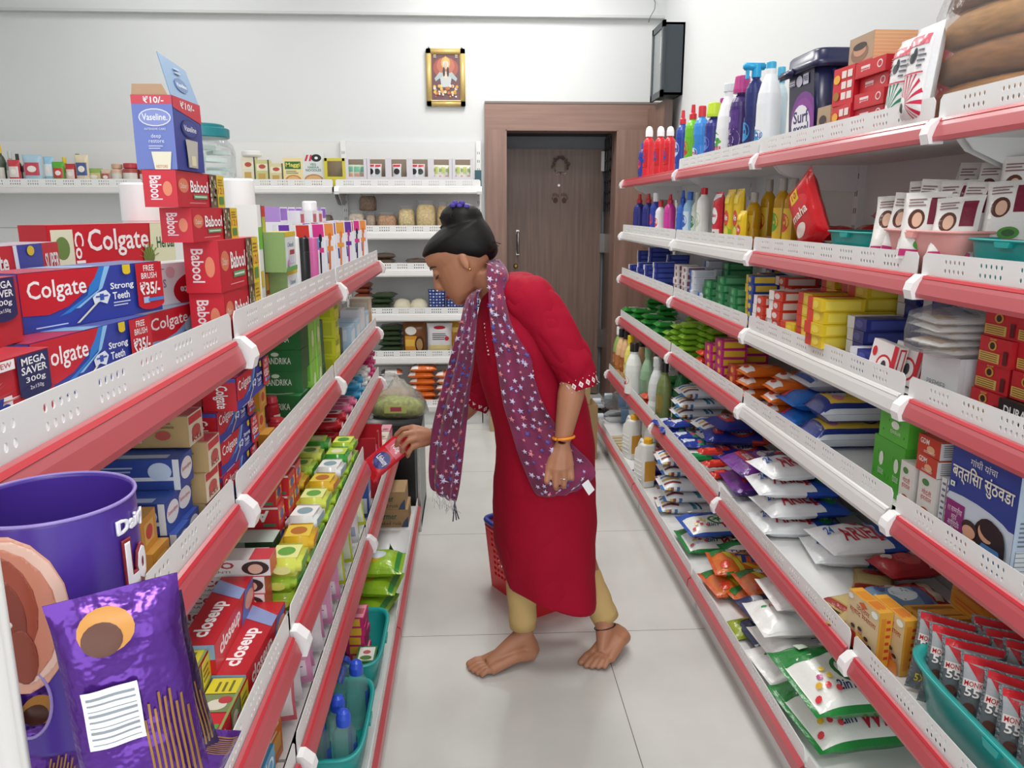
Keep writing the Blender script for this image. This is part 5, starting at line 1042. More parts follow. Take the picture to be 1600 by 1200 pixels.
for i in range(4): one('detergent_bag', ab, 'white and blue detergent bag in the front stack, %s' % ordn(3-i, 4), 'bag', (b.x+.012*(i % 2), b.y+.012*(i % 2), b.z+i*.049), (0, 0, RT+rj.uniform(-.12, .12)), 'white and blue detergent bags')
b = onR('R5', 1345, 895, .22)
for i in range(2): one('detergent_bag', ab, 'white and blue detergent bag farther back right of the stack, %s' % ['lower', 'upper'][i], 'bag', (b.x, b.y, b.z+i*.049), (0, 0, RT-.15+.2*i), 'white and blue detergent bags')
def curry(f): f.rect(.05, .05, .95, .95, 'b89a5a'); f.rect(.1, .2, .9, .6, 'c9b47a'); f.ell(.5, .75, .3, .12, 'a8322a'); f.rect(.05, .05, .95, .16, '9a2a24')
cm = pillow('curry', .10, .13, .018, 'b08a4a', curry, crease=.06, seed=61)
for i, (px, py, off, dz, tz) in enumerate(((1345, 925, .08, 0, .7), (1375, 925, .13, .002, .3), (1360, 905, .2, .0, 1.1))): one('spice_packet', cm, 'tan spice packet lying flat by the white detergent bags, %s' % ['farthest', 'nearest', 'rearmost'][i], 'packet', onR('R5', px, py, off, dz), (0, 0, RT+tz), 'spice packets on the fifth shelf')
rf = pillow('redfoil', .11, .15, .05, 'a8262c', foil('a8262c', 'c94a4a', 'c9b8a8'), crease=.12, seed=62); bf = pillow('bluefoil', .11, .15, .045, '6a8aa8', foil('6a8aa8', 'd9e4ec', '4a5a8a'), crease=.1, seed=63)
for i, (px, py, off, dz, m_, t) in enumerate(((1410, 905, .19, .0, rf, 'red'), (1440, 915, .17, .0, rf, 'red'), (1425, 900, .16, .045, bf, 'blue'), (1415, 890, .26, .04, rf, 'red'), (1455, 930, .12, .02, rf, 'red'))): one('foil_pouch', m_, 'crumpled %s foil pouch behind the yellow cartons, %s from far' % (t, ['first', 'second', 'third', 'fourth', 'fifth'][i]), 'pouch', onR('R5', px, py, off, dz), (0, 0, RT+rj.uniform(-.5, .5)), 'crumpled foil pouches')
def yel(f):
    f['F'].rect(0, 0, 1, 1, 'd3bd92'); f['F'].text('उत्तम\nस्वाद मसाला', .08, .62, .92, .84, 'a83a3a', .01); f['F'].ell(.5, .9, .14, .06, 'd0602a', 4); f['F'].ell(.86, .9, .1, .06, 'e9efe6'); f['F'].ell(.1, .92, .08, .05, 'e9e0e0')
    for i, (x, y, c, hc) in enumerate(((.25, .32, 'a8302c', 1), (.48, .36, 'd9a02c', 1), (.7, .28, 'c9502c', 1), (.12, .2, 'b8402c', 0), (.85, .2, 'd07a2c', 0))):
        f['F'].poly([(x-.14, 0), (x+.14, 0), (x+.1, y), (x-.1, y)], c); f['F'].ell(x, y+.06, .065, .06, 'b8835f', 10); f['F'].ell(x, y+.1, .07, .035, '2a1c18', 10)
    for k in 'RT':
        f[k].rect(.0, 0, 1, 1, 'e0a23a'); f[k].rect(.15, .1, .5, .9, 'd58a2a'); f[k].lines(.55, .1, .9, .9, 6, 'c9402c')
yb = carton('yelbox', .11, .03, .12, 'd99a30', yel)
for i, (px, py, off, tz) in enumerate(((1348, 1015, .025, .1), (1395, 1010, .065, .08))):
    p = onR('R5', px, py, off); one('spice_carton', yb, 'yellow family picture carton standing by the lip, %s of two' % ['nearer the shelf edge', 'farther back'][i], 'carton', (p.x+.02, p.y, p.z), (0, 0, RT+tz), 'yellow family picture cartons')
b = onR('R5', 1440, 975, .15)
for i in range(8): one('spice_carton', carton('yelside', .022, .11, .085, 'dca040', lambda f: (f['F'].rect(.1, .05, .9, .95, 'd9b26a'), f['T'].rect(.05, .1, .95, .9, 'cf8f3a'), f['R'].rect(.05, .1, .95, .9, 'e2ab4a'), f['R'].lines(.2, .2, .8, .8, 5, 'c8702c'))), 'yellow spice carton in the upright row, %s from far' % ['first', 'second', 'third', 'fourth', 'fifth', 'sixth', 'seventh', 'eighth'][i], 'carton', (b.x+.03, b.y-.0225*i, b.z), (0, 0, RT), 'upright row of yellow spice cartons')
b = onR('R5', 1530, 960, .27)
for i in range(5): one('spice_carton', carton('yelflat', .17, .11, .028, 'dc9a34', lambda f: (f['F'].rect(.02, .1, .98, .9, 'd98f2a'), f['F'].lines(.1, .2, .8, .8, 2, 'c8602c'), f['R'].rect(.05, .1, .95, .9, 'e0a040'), f['R'].ell(.3, .5, .1, .3, 'ece2cc'), f['R'].lines(.5, .3, .9, .7, 2, 'a84a2a'))), 'flat yellow spice carton stacked at the back, %s of five' % ordn(4-i, 5), 'carton', (b.x+.01, b.y-.05, b.z+.03+i*.0285), (0, 0, RT+.02*(i % 2)), 'flat yellow spice cartons')
# teal tray of steel scrubber packs
tb = onR('R5', 1480, 1090, .13); tb.y = 1.10
one('plastic_tray', tray('tbig', .58, .25, .10, TEAL), 'large teal tray of scrubber packs at the bottom right', 'tray', (tb.x+.005, tb.y-.03, tb.z), (0, 0, RT), 'plastic trays on the right shelves')
STL = M('5c6468', .35, metal=.7, bump=(160, 1.0))
def scrubf(f):
    f.rect(.05, .04, .95, .96, '666c70'); f.poly([(.05, .62), (.95, .9), (.95, .96), (.05, .96)], 'a9adb0'); f.poly([(.1, .9), (.4, .62), (.95, .5), (.95, .8)], 'c42430'); f.poly([(.3, .62), (.95, .46), (.95, .53), (.35, .67)], 'e6e4e4'); f.rect(.05, .9, .95, .98, 'd01f2c')
    f.rect(.06, .63, .5, .72, 'e2d9d4'); f.text('MONKEY', .08, .645, .48, .705, 'b01f2c'); f.text('555', .1, .53, .46, .63, 'f0e8e6'); f.text('SUPER\nSCRUBBER', .5, .26, .85, .4, 'e9e7e6'); f.text('5X', .12, .12, .32, .22, 'e8c23a'); f.rect(.35, .1, .85, .18, 'c42430'); f.ell(.2, .4, .1, .06, '5a3a34')
sm2 = sachet('scrub', .105, .15, .03, '737a7e', scrubf, film=M('7d8488', .25, metal=.35, bump=(120, .8)), seed=64, crease=.03)
k = 0
for row, (dx, n, z) in enumerate(((-.052, 8, .008), (.05, 9, .012))):
    for i in range(n):
        one('scrubber_pack', sm2, 'steel scrubber pack with red header, %s from far in the %s row' % (nm[i], ['front', 'back'][row]), 'scrubber', (tb.x+dx, tb.y+.205-i*.052, tb.z+z), (-.33+rj.uniform(-.06, .06), rj.uniform(-.08, .08), RT+.95+rj.uniform(-.12, .12)), 'steel scrubber packs in the teal tray')
# ---------------------------------------------------------------- right side, base deck
PET = M('dfe8ee', .1, trans=.9, ior=1.1, alpha=.5); 
for i, (px, py, off, z, t) in enumerate(((962, 668, .10, .0, 'lowest front'), (972, 664, .19, .0, 'lowest rear'), (968, 660, .13, .078, 'upper front'), (985, 655, .22, .075, 'upper rear'))):
    p = onR('R6', px, py, off, z+.038); parts = bottle('pet', .075, .26, 'dfe8ee', 'cfd8e0', film=PET, label=lambda f: f.rect(.0, .35, 1, .7, '8fb4dc'), shoulder=.75)
    multi('water_bottle', parts, 'clear plastic bottle lying at the far end of the base deck, '+t, 'bottle', (p.x+.1, p.y, p.z), (0, -PI/2, 0), 'clear bottles on the base deck')
def jug(key):
    if key in CACHE: return CACHE[key]
    mb = MB(); m = M('e4e4de', .35)
    mb.loft([ring((x, 0, z), (a, 0, 0), (0, .032, 0), 28, 4.5) for z, a, x in ((0, .046, 0), (.004, .05, 0), (.13, .05, 0), (.16, .046, .004), (.185, .026, .022), (.195, .02, .026))], m)
    mb.tube([(-.044, 0, .12), (-.046, 0, .17), (-.03, 0, .195), (.0, 0, .188), (.02, 0, .178)], .009, m, 8)
    for i in range(5): mb.box(-.034, -.0335, .03+i*.02, .034, -.0315, .034+i*.02, m)
    c = MB(); c.lathe([(.02, .19), (.02, .214), (.018, .218)], M('e2a81e', .3), 14, T=Matrix.Translation((.025, 0, 0))); c2 = MB(); c2.box(.0502, -.026, .03, .0512, .026, .12, M('d79a3a', .4))
    CACHE[key] = [('body', mb.mesh('body'), ('side_label', c2.mesh('side_label'))), ('cap', c.mesh('cap'))]; return CACHE[key]
for i, (px, py, off, t) in enumerate(((985, 720, .06, 'farthest of three in front'), (1004, 708, .16, 'behind the two front jugs'), (1018, 736, .07, 'nearest of the front jugs'), (1030, 716, .17, 'half hidden by the shelf rail'))): multi('oil_jug', jug('jug'), 'white jug with yellow cap on the base deck, '+t, 'jug', onR('R6', px, py, off), (0, 0, RT+.3), 'white jugs on the base deck')
CARD = M('a98a62', .8, noise=(14, .1))
mb = MB(); mb.box(-.14, -.11, 0, .16, .12, .004, CARD); 
for i in range(6): mb.box(-.13+.05*i, -.1, .004, -.1+.05*i, .1, .0055, M('c4b79a', .8))
one('cardboard_sheet', mb.mesh('cardboard_sheet'), 'brown cardboard sheet lying flat in front of the white jugs', 'cardboard', onR('R6', 995, 752, .14, .0005), (0, 0, RT+.1))
wj = pillow('wj', .07, .1, .04, 'e0ddd6', foil('e0ddd6', 'c93a44', 'd8b23a'), crease=.05, seed=70)
for i, (px, py, off, dz) in enumerate(((1036, 738, .22, 0), (1040, 752, .20, 0), (1052, 752, .3, .0))): one('white_pouch', wj, 'small white pouch with red spot right of the jugs, %s' % ['farthest', 'middle', 'nearest'][i], 'pouch', onR('R6', px, py, off, dz), (0, 0, RT+.2*i), 'small white pouches on the base deck')
b = onR('R6', 1030, 845, .125)
for i, (dx, dy, dz, tz) in enumerate(((0, .03, 0, .05), (.02, .02, .049, -.1), (.0, .03, .098, .08), (.22, .05, .0, .04), (.22, .03, .049, -.05))): one('washing_powder_bag', sb1, 'blue washing powder bag on the base deck, %s' % ['lowest in front', 'middle in front', 'topmost in front', 'rear lower', 'rear upper'][i], 'bag', (b.x+dx*.9, b.y+dy, b.z+dz), (0, 0, RT+tz), 'blue washing powder bags on the base deck')
wb2 = pillow('wb2', .165, .27, .05, 'dfe5ee', wbag('8a3f3a', 'टाटा'), crease=.05, seed=72, res=(16, 22), paint=WBP)
b = onR('R6', 1070, 905, .16)
for i in range(5): one('detergent_bag', wb2, 'white bag with brown and blue stripes on the base deck, %s of five' % ordn(4-i, 5), 'bag', (b.x+.012*(i % 2), b.y+.03 if i > 2 else b.y-.02, b.z+i*.043), (0, 0, RT+rj.uniform(-.09, .09)), 'striped white bags on the base deck')
def wheel(c, sv=1):
    def d(f0):
        f = type('S', (), {})(); f.rect = lambda a, b, c_, d_, k: f0.rect(a, b*sv, c_, d_*sv, k); f.poly = lambda p, k: f0.poly([(x, y*sv) for x, y in p], k); f.ell = lambda x, y, a, b, k, n=18: f0.ell(x, y*sv, a, b*sv, k, n); f.text = lambda t, a, b, c_, d_, k, bo=.02, sh=0, rot=0: f0.text(t, a, b*sv, c_, d_*sv, k, bo, sh, rot); f.lines = lambda *a: f0.lines(*a)
        f.rect(.03, .04, .97, .97, 'e9ece6'); f.rect(.03, .04, .3, .97, c); f.poly([(.3, .04), (.4, .2), (.3, .4), (.38, .6), (.3, .8), (.36, .97), (.25, .97), (.25, .04)], c)
        f.ell(.58, .45, .2, .13, '2a7a34'); f.ell(.58, .45, .15, .095, 'e9ece6')
        for i in range(5): a = i*2*PI/5; f.poly([(.58+.03*math.cos(a+1.2), .45+.02*math.sin(a+1.2)), (.58+.18*math.cos(a), .45+.115*math.sin(a)), (.58+.03*math.cos(a-1.2), .45+.02*math.sin(a-1.2))], '2a7a34')
        f.text('Wheel', .74, .45, .92, .93, 'b8203a', .03, .2, rot=90); f.text('2in1', .74, .26, .86, .42, '24346a', .02, .2, rot=90)
        r_ = random.Random(3)
        for i in range(16): f.ell(r_.uniform(.36, .93), r_.choice([r_.uniform(.06, .26), r_.uniform(.62, .93)]), .035, .025, ['e8c84a', 'd8404a', 'e0b23a', 'c24a8a'][i % 4], 8)
        f.lines(.08, .1, .24, .9, 5, 'c9dcc4')
    return d
wh = pillow('wheelg', .2, .28, .06, 'dfe6dc', wheel('24843c'), crease=.06, seed=73, res=(18, 22), paint=lambda u, v: '24843c' if v < .2 or u > .9 else 'dfe6dc'); wh2 = pillow('wheelb', .19, .27, .055, 'dfe4ea', wheel('2f55b0'), crease=.06, seed=74, res=(18, 22), paint=lambda u, v: '2f55b0' if v < .2 or u > .95 else 'dfe4ea')
b = onR('R6', 1122, 960, .165)
one('detergent_bag', wh, 'green and white detergent bag with wheel logo, lower of the pair mid deck', 'bag', (b.x, b.y, b.z), (0, 0, RT), 'wheel logo detergent bags'); one('detergent_bag', wh2, 'blue and white detergent bag with wheel logo, upper of the pair mid deck', 'bag', (b.x, b.y+.05, b.z+.053), (0, 0, RT+.05), 'wheel logo detergent bags')
one('detergent_bag', wh, 'green and white wheel logo bag at the rear of the mid deck', 'bag', (b.x+.12, b.y-.16, b.z+.02), (0, 0, RT+.1), 'wheel logo detergent bags')
def tide(f):
    f.rect(.03, .04, .97, .97, 'd8702a'); f.ell(.6, .55, .36, .24, 'e8c22e'); f.ell(.6, .55, .28, .19, 'df5a24'); f.text('Tide', .42, .3, .78, .8, '24409a', .05, .1, rot=90); f.poly([(.03, .1), (.97, .3), (.97, .36), (.03, .18)], 'e2d23a'); f.rect(.03, .04, .3, .26, '2f7a3a'); f.ell(.25, .3, .14, .09, 'e9e6dc'); f.text('PLUS', .22, .28, .36, .5, '24409a', .02, rot=90); f.ell(.3, .75, .16, .1, '4f9a3a'); f.ell(.3, .75, .1, .06, 'cfe07a'); f.ell(.8, .14, .12, .06, 'd8452a')
td = pillow('tide', .17, .26, .06, 'd8742c', tide, crease=.08, seed=75, res=(18, 22), paint=lambda u, v: 'd25a24' if v < .12 else ('2f7a3a' if v < .24 else ('e2c83a' if u > .85 else 'd8742c')))
b = onR('R6', 1165, 1045, .15)
for i, (dx, dy, dz, tz) in enumerate(((0, .05, 0, .1), (.02, .06, .052, -.1), (.05, -.1, .01, .2), (.06, -.09, .062, .05))): one('detergent_bag', td, 'orange and yellow detergent bag on the base deck, %s' % ['farther lower', 'farther upper', 'nearer lower', 'nearer upper'][i], 'bag', (b.x+dx, b.y+dy, b.z+dz), (0, 0, RT+tz), 'orange and yellow detergent bags')
one('lime_pouch', pillow('limep', .09, .2, .03, '9aa82a', foil('9aa82a', 'b4c04a', '7a8a22'), crease=.12, seed=76), 'olive lime pouch hanging over the lip by the orange bags', 'pouch', onR('R6', 1180, 1060, .10, .006), (.1, .1, RT+.1))
nd = pillow('navyd', .15, .22, .06, '262d5a', foil('262d5a', '3a4278', 'c9ccd8'), crease=.08, seed=77)
b = onR('R6', 1205, 1090, .15)
for i in range(2): one('navy_bag', nd, 'navy bag on the base deck next to the white flour bags, %s' % ['lower', 'upper'][i], 'bag', (b.x, b.y+.02*i, b.z+i*.05), (0, 0, RT+.1), 'navy bags on the base deck')
def flour(f): f.rect(.03, .04, .97, .7, 'eeeeec'); f.rect(.03, .7, .97, .97, '2a45a8'); f.poly([(.03, .64), (.4, .72), (.97, .66), (.97, .6), (.03, .6)], 'eeeeec'); f.text('Aeroxo', .3, .18, .42, .4, 'c24a50', 0, rot=90); f.ell(.36, .14, .04, .03, '3a9a5a', 8); f.rect(.6, .45, .72, .58, '3a55a8'); f.ell(.66, .52, .05, .04, 'd8404a', 8); f.rect(.08, .52, .26, .62, 'b85a5a'); f.rect(.08, .62, .26, .68, '4a5a3a')
fb = pillow('flour', .18, .27, .06, 'ecebe8', flour, crease=.12, seed=78, res=(16, 24), paint=lambda u, v: 'ecebe8' if v < .62 else '2a45a8')
b = onR('R6', 1245, 1140, .15)
for i in range(4): one('detergent_bag', fb, 'white and blue bag at the near end of base deck, %s' % ordn(3-i, 4), 'bag', (b.x+.03*(i > 2)+.012*(i % 2), b.y+.02+.03*(i > 2), b.z+i*.053), (0, 0, RT+rj.uniform(-.1, .1)), 'white and blue bags on the base deck')
b = onR('R6', 1330, 1230, .18)
for i in range(2): one('detergent_bag', pillow('wheelbig', .26, .34, .09, 'dfe6dc', wheel('24843c', .8), crease=.05, seed=79, res=(20, 24), paint=lambda u, v: '24843c' if v < .2 or u > .92 else 'dfe6dc'), 'large green wheel logo bag at the bottom edge of the photo, %s' % ['lower', 'upper'][i], 'bag', (b.x, b.y+.01, b.z+i*.079), (0, 0, RT+.1-.05*i), 'large wheel logo bags')
# ---------------------------------------------------------------- left side, top shelf
def put(me, name, desc, cat, x, y, z, tz=0, grp=None, rx=0, ry=0):
    if rx < 0: z += .027*math.sin(-rx)
    return one(name, me, desc, cat, (x, y, z), (rx, ry, LT+tz), grp)
CR, CB = 'c81e2e', '31429f'
Z1 = LZ['L1']
def colg(f, x0=0, x1=.62, txt='Colgate', rot=0):
    """the red sweep with white lettering of a toothpaste carton"""
    pts = [(x0, 0.32), (x0, 1), (x1, 1)]+[(x0+(x1-x0)*(1-.06*i-.004*i*i), 1-.1*i+.0035*i*i) for i in range(1, 8)]
    f.poly([(x0, 1), (x0, .3), (x0+(x1-x0)*.3, .26), (x0+(x1-x0)*.55, .36), (x0+(x1-x0)*.78, .58), (x0+(x1-x0)*.92, .8), (x1, 1)], CR); f.text(txt, x0+.04, .46, x0+(x1-x0)*.8, .86, 'f6f3f4', .012)
def strong(f):
    q = f['F']; q.rect(0, 0, 1, 1, CB); q.poly([(.48, 1), (.58, 1), (.5, .6), (.3, .25), (.22, .2), (.42, .5)], '2f7fd0'); q.poly([(.56, 1), (.6, 1), (.53, .6), (.36, .3), (.33, .3), (.5, .58)], '8fc4ee'); colg(q, 0, .52)
    q.poly([(.48, .52), (.55, .56), (.58, .46), (.55, .3), (.5, .36), (.46, .32), (.45, .45)], 'e6ecf6'); q.rect(.5, .38, .53, .5, '3a58b0'); q.rect(.47, .44, .56, .47, '3a58b0'); q.poly([(.46, .34), (.48, .34), (.34, .04), (.32, .04)], 'e2e0c8')
    q.text('Strong', .58, .52, .76, .68, 'f2f4f8', .02); q.text('Teeth', .59, .36, .72, .5, 'f2f4f8', .02); q.lines(.59, .22, .74, .33, 2, 'c9d4ec'); q.rect(.68, .86, .74, 1, 'e2c42a'); q.ell(.71, .86, .03, .05, 'e2c42a', 10)
    q.rect(.78, .16, 1, 1, CR); q.ell(.89, .18, .11, .12, CR); q.text('FREE\nBRUSH', .82, .68, .95, .95, 'f4f1f1', .01); q.text('₹35/-', .8, .36, .97, .62, 'f4f1f1', .03); q.rect(.82, .2, .87, .32, 'a9c4e6'); q.rect(.86, .22, .99, .29, '4a86d0'); q.lines(.05, .05, .3, .1, 1, 'c9d0ec')
    l = f['L']; l.rect(0, 0, 1, 1, CR); l.text('Colgate', .3, .08, .75, .78, 'f4f1f1', .02, rot=-90); l.rect(0, .88, 1, 1, '4a4fa8')
    f['T'].rect(0, 0, 1, 1, '5c68ac'); f['T'].rect(0, 0, .45, 1, 'b83a56'); f['T'].poly([(.4, 0), (.55, 0), (.45, 1), (.3, 1)], '8fb8dc'); f['R'].rect(0, 0, 1, 1, CR)
def maxf(f):
    q = f['F']; q.rect(0, 0, 1, 1, 'bd2430'); q.rect(0, .0, .72, .5, 'efe9ea'); r_ = random.Random(5)
    for i in range(18): a = r_.uniform(0, PI); q.poly([(.42+.05*math.cos(a+1.5), .42+.05*math.sin(a+1.5)), (.42+.36*math.cos(a), min(1, .42+.42*math.sin(a))), (.42+.05*math.cos(a-1.5), .42+.05*math.sin(a-1.5))], ['f0e6e6', 'd98a8e', 'c4424c'][i % 3]); q.k -= 1
    q.k += 1; q.text('Max', -.0+.02, .2, .3, .48, '24368c', .02, .25); q.text('Fresh', .3, .2, .7, .5, '24368c', .02, .25); q.rect(.02, .08, .6, .17, '6a1a22'); q.lines(.05, .1, .5, .15, 1, 'f0e6e6'); q.text('Colgate', .02, .7, .4, .92, 'f4f1f1', .03)
    q.rect(.76, .45, .97, 1, '232a5c'); q.ell(.865, .46, .105, .1, '232a5c'); q.text('MEGA\nSAVER', .78, .72, .95, .96, 'f2f2f6', .02); q.text('300g', .8, .58, .93, .68, 'f2f2f6', .01); q.text('2x150g', .82, .48, .91, .55, 'f2f2f6', 0); q.rect(.6, .86, .74, 1, 'f2efef'); q.text('NEW', .62, .9, .72, .97, 'c43a40', 0)
    f['T'].rect(0, 0, 1, 1, 'c43a46'); f['R'].rect(0, 0, 1, 1, 'bd2430'); f['L'].rect(0, 0, 1, 1, 'bd2430')
GL = 'toothpaste cartons on the top left shelf'
mf = carton('maxf', .23, .06, .064, 'bd2430', maxf); stt = carton('strong', .225, .055, .063, CB, strong)
put(mf, 'toothpaste_carton', 'red toothpaste carton with white burst at the left photo edge, lower', 'toothpaste', -.44, .655, Z1, -.06, GL); put(mf, 'toothpaste_carton', 'red toothpaste carton with white burst at the left photo edge, upper', 'toothpaste', -.475, .69, Z1+.0645, .02, GL)
put(stt, 'toothpaste_carton', 'blue toothpaste carton with red price panel, lower one at the shelf lip', 'toothpaste', -.448, .905, Z1, -.12, GL); put(stt, 'toothpaste_carton', 'blue toothpaste carton with red price panel, upper one lying skewed', 'toothpaste', -.484, .965, Z1+.0638, -.28, GL)
def supr(f): q = f['F']; q.rect(0, 0, 1, 1, CR); q.rect(.5, 0, .8, 1, '31429f'); q.poly([(.5, 0), (.54, 0), (.52, 1), (.48, 1)], 'dfe6f2'); q.text('SUPER', .82, .3, .99, .75, 'f4f1f1'); q.text('Colgate', .05, .3, .42, .85, 'f4f1f1', .03); q.ell(.66, .85, .04, .12, 'e2c42a'); f['T'].rect(0, 0, 1, 1, 'b9a6b4'); f['L'].rect(0, 0, 1, 1, 'b01a28')
sp = carton('super', .23, .05, .05, CR, supr)
for i, (x, y, z) in enumerate(((-.54, .93, 0), (-.54, .95, .0505), (-.555, .97, .101))): put(sp, 'toothpaste_carton', 'red and blue toothpaste carton in the row behind, %s of three' % ordn(2-i, 3), 'toothpaste', x, y, Z1+z, .03*i, GL)
def herbl(f):
    q = f['F']; q.rect(0, 0, 1, 1, CR); q.rect(.02, .1, .17, .9, 'dfe3c8'); q.ell(.09, .5, .05, .25, '6a8a4a'); q.text('Colgate', .27, .25, .76, .9, 'f4f1f1', .015); q.text('Col', .175, .15, .24, .85, 'f4f1f1', .02, rot=-90)
    q.poly([(.78, 1), (1, 1), (1, 0), (.7, 0), (.77, .4)], 'dde2bf'); q.text('Herbal', .83, .38, .99, .66, '24503a', .02); q.ell(.75, .2, .05, .22, '6a7a3a'); q.ell(.96, .92, .05, .1, '4a8a3a')
    for i in range(7): a = math.radians(20+i*24); q.poly([(.75, .12), (.75+.09*math.cos(a)-.006, .12+.4*math.sin(a)), (.75+.09*math.cos(a)+.008, .12+.38*math.sin(a))], '7f9a4a'); q.k -= 1
    q.k += 1; f['T'].rect(0, 0, 1, 1, 'c9303c'); f['L'].rect(0, 0, 1, 1, 'b01a28')
hb_ = carton('herbal', .28, .05, .068, CR, herbl)
for i in range(2): put(carton('plainred', .26, .06, .05, CR, lambda f: (f['F'].text('Colgate', .1, .3, .6, .8, 'f4f1f1', .03), f['T'].rect(0, 0, 1, 1, 'b9404c'))), 'toothpaste_carton', 'plain red toothpaste carton under the herbal one, %s' % ['lower', 'upper'][i], 'toothpaste', -.60, 1.38, Z1+i*.0508, -.28, GL)
put(hb_, 'toothpaste_carton', 'red toothpaste carton with green herbal panel at the back', 'toothpaste', -.595, 1.38, Z1+.102, -.3, GL)
def sens(f): q = f['F']; q.rect(0, 0, 1, 1, 'ecebee'); q.ell(1.0, .3, .42, .52, CR, 24, 95, 265); q.text('Colgate', .66, .22, .98, .46, 'f4f1f1', .03, rot=180); q.text('SENSITIVE', .12, .42, .5, .62, '6a7090', .0, rot=180); q.rect(.15, .7, .38, .8, '4a68b8'); q.lines(.15, .84, .5, .9, 1, '8a90a8'); q.ell(.55, .78, .05, .14, 'e0b4c0'); f['L'].rect(0, 0, 1, 1, '4a68b8'); f['L'].rect(0, .3, 1, .7, 'e2c42a')
def ciba(f): q = f['F']; q.rect(0, 0, 1, 1, '86aedb'); q.rect(.5, .3, 1, 1, 'b9d2ea'); colg(q, 0, .68); q.text('Cibaca', .45, .1, .72, .34, '2f58a8', .01); q.text('80', .36, .02, .46, .22, '2f4a9a', .02); q.rect(.78, .78, .98, 1, 'e2c42a'); f['T'].rect(0, 0, 1, 1, 'a9c4e0'); f['L'].rect(0, 0, 1, 1, CR)
cib = carton('ciba', .22, .05, .055, '86aedb', ciba)
put(cib, 'toothpaste_carton', 'red and pale blue toothpaste carton at the lip, beneath the white one', 'toothpaste', -.43, 1.19, Z1, -.1, GL)
put(carton('sens', .17, .045, .06, 'ecebee', sens), 'toothpaste_carton', 'white toothpaste carton turned upside down, lying on the pale blue one', 'toothpaste', -.452, 1.20, Z1+.0555, -.42, GL)
def babool(f):
    q = f['F']; q.rect(0, 0, 1, 1, 'bf2030'); q.ell(.12, .6, .1, .2, 'd97a5a'); q.text('Dabur', .06, .52, .18, .66, 'f0e0d8', 0); q.text('Babool', .25, .42, .63, .76, 'f5f2f2', .02); q.rect(.3, .24, .6, .36, '5a9a6a'); q.rect(.32, .28, .58, .32, 'd9e6d4'); q.lines(.2, .1, .65, .14, 1, 'e8b0b4'); q.rect(.66, 0, .82, 1, '6a5a48')
    r_ = random.Random(6)
    for i in range(26): q.ell(r_.uniform(.67, .81), r_.uniform(.05, .95), .018, .06, ['a8a07a', '4a3a30', 'd9cdb4', '8a9a5a'][i % 4], 7); q.k -= 1
    q.k += 1; q.rect(.82, 0, 1, 1, 'dcc22e'); q.text('121', .84, .42, .98, .62, 'c8402c', .01); q.lines(.84, .66, .97, .9, 3, 'a8602c'); q.rect(.85, .1, .96, .34, '5a8a4a')
    l = f['L']; l.rect(0, 0, 1, 1, 'd02a3a'); l.text('Babool', .2, .2, .55, .85, 'f5e6e8', .02, rot=-90); l.ell(.72, .5, .14, .2, 'e88a6a'); f['T'].rect(0, 0, 1, 1, 'd8434f'); f['R'].rect(0, 0, 1, 1, 'dcc22e')
ba = carton('babool', .19, .042, .046, 'bf2030', babool); bb = carton('baboolb', .19, .05, .074, 'bf2030', babool)
zz = Z1
for i, (m_, x, y, h_, t) in enumerate(((bb, -.390, 1.275, .0745, 'lowest of the stack'), (bb, -.394, 1.265, .0745, 'third from top'), (ba, -.392, 1.20, .0465, 'second from top'))):
    put(m_, 'toothpaste_carton', 'red toothpaste carton with yellow end in the tall stack, '+t, 'toothpaste', x, y, zz, rj.uniform(-.02, .0), GL); zz += h_
put(ba, 'toothpaste_carton', 'red toothpaste carton with yellow end under the open blue dispenser box, topmost', 'toothpaste', -.394, 1.155, zz, .0, GL); zz += .0467
# open blue dispenser box with raised flap
r = thing('dispenser_box', 'open blue skin cream dispenser box on top of the red toothpaste stack', 'box', (-.396, 1.115, zz), (0, 0, LT))
def vas(f):
    q = f['F']; q.rect(0, 0, 1, 1, '2b3a8c'); q.rect(0, .84, 1, 1, 'c8283a'); q.poly([(0, .84), (1, .72), (1, .86), (0, .9)], 'c8283a'); q.text('₹10/-', .25, .86, .75, .96, 'f2f0f2', .02); q.ell(.52, .6, .3, .13, '1c2760'); q.ell(.52, .6, .26, .11, '2b3a8c'); q.text('Vaseline', .3, .56, .74, .64, 'f0f0f4', .01); q.rect(.34, .05, .7, .42, '8a8a88'); q.rect(.4, .1, .62, .2, 'd9d0a8'); q.poly([(.3, .44), (.74, .44), (.68, .05), (.36, .05)], 'b9b6ac'); q.rect(.46, .08, .62, .22, 'e0d8b4')
    l = f['L']; l.rect(0, 0, 1, 1, '7080c4'); l.rect(0, .88, 1, 1, 'd04a5a'); l.text('₹10/-', .3, .89, .8, .98, 'f4f0f2', .02); l.ell(.55, .7, .4, .12, 'e6e6f2'); l.ell(.55, .7, .37, .105, '8a96d0'); l.text('Vaseline.', .24, .66, .86, .75, 'eef0f8', .015); l.text('INTENSIVE CARE', .28, .53, .8, .56, 'dfe3f2', 0); l.text('deep\nrestore', .36, .36, .74, .48, 'e6e9f6', .0); l.lines(.35, .27, .72, .33, 2, 'cfd6ee'); l.poly([(.4, .24), (.9, .24), (.84, 0), (.46, 0)], 'ece6cc'); l.text('RESTORE', .5, .02, .78, .06, 'c8603a', 0)
    f['T'].rect(.05, .08, .95, .92, '4a4038')
obj('box_body', carton('vas', .105, .05, .09, '2b3a8c', vas), r)
mb = MB(); fl_ = [(-.052, -.0245, .09), (.052, -.0245, .09), (.046, -.012, .134), (-.046, -.010, .142)]
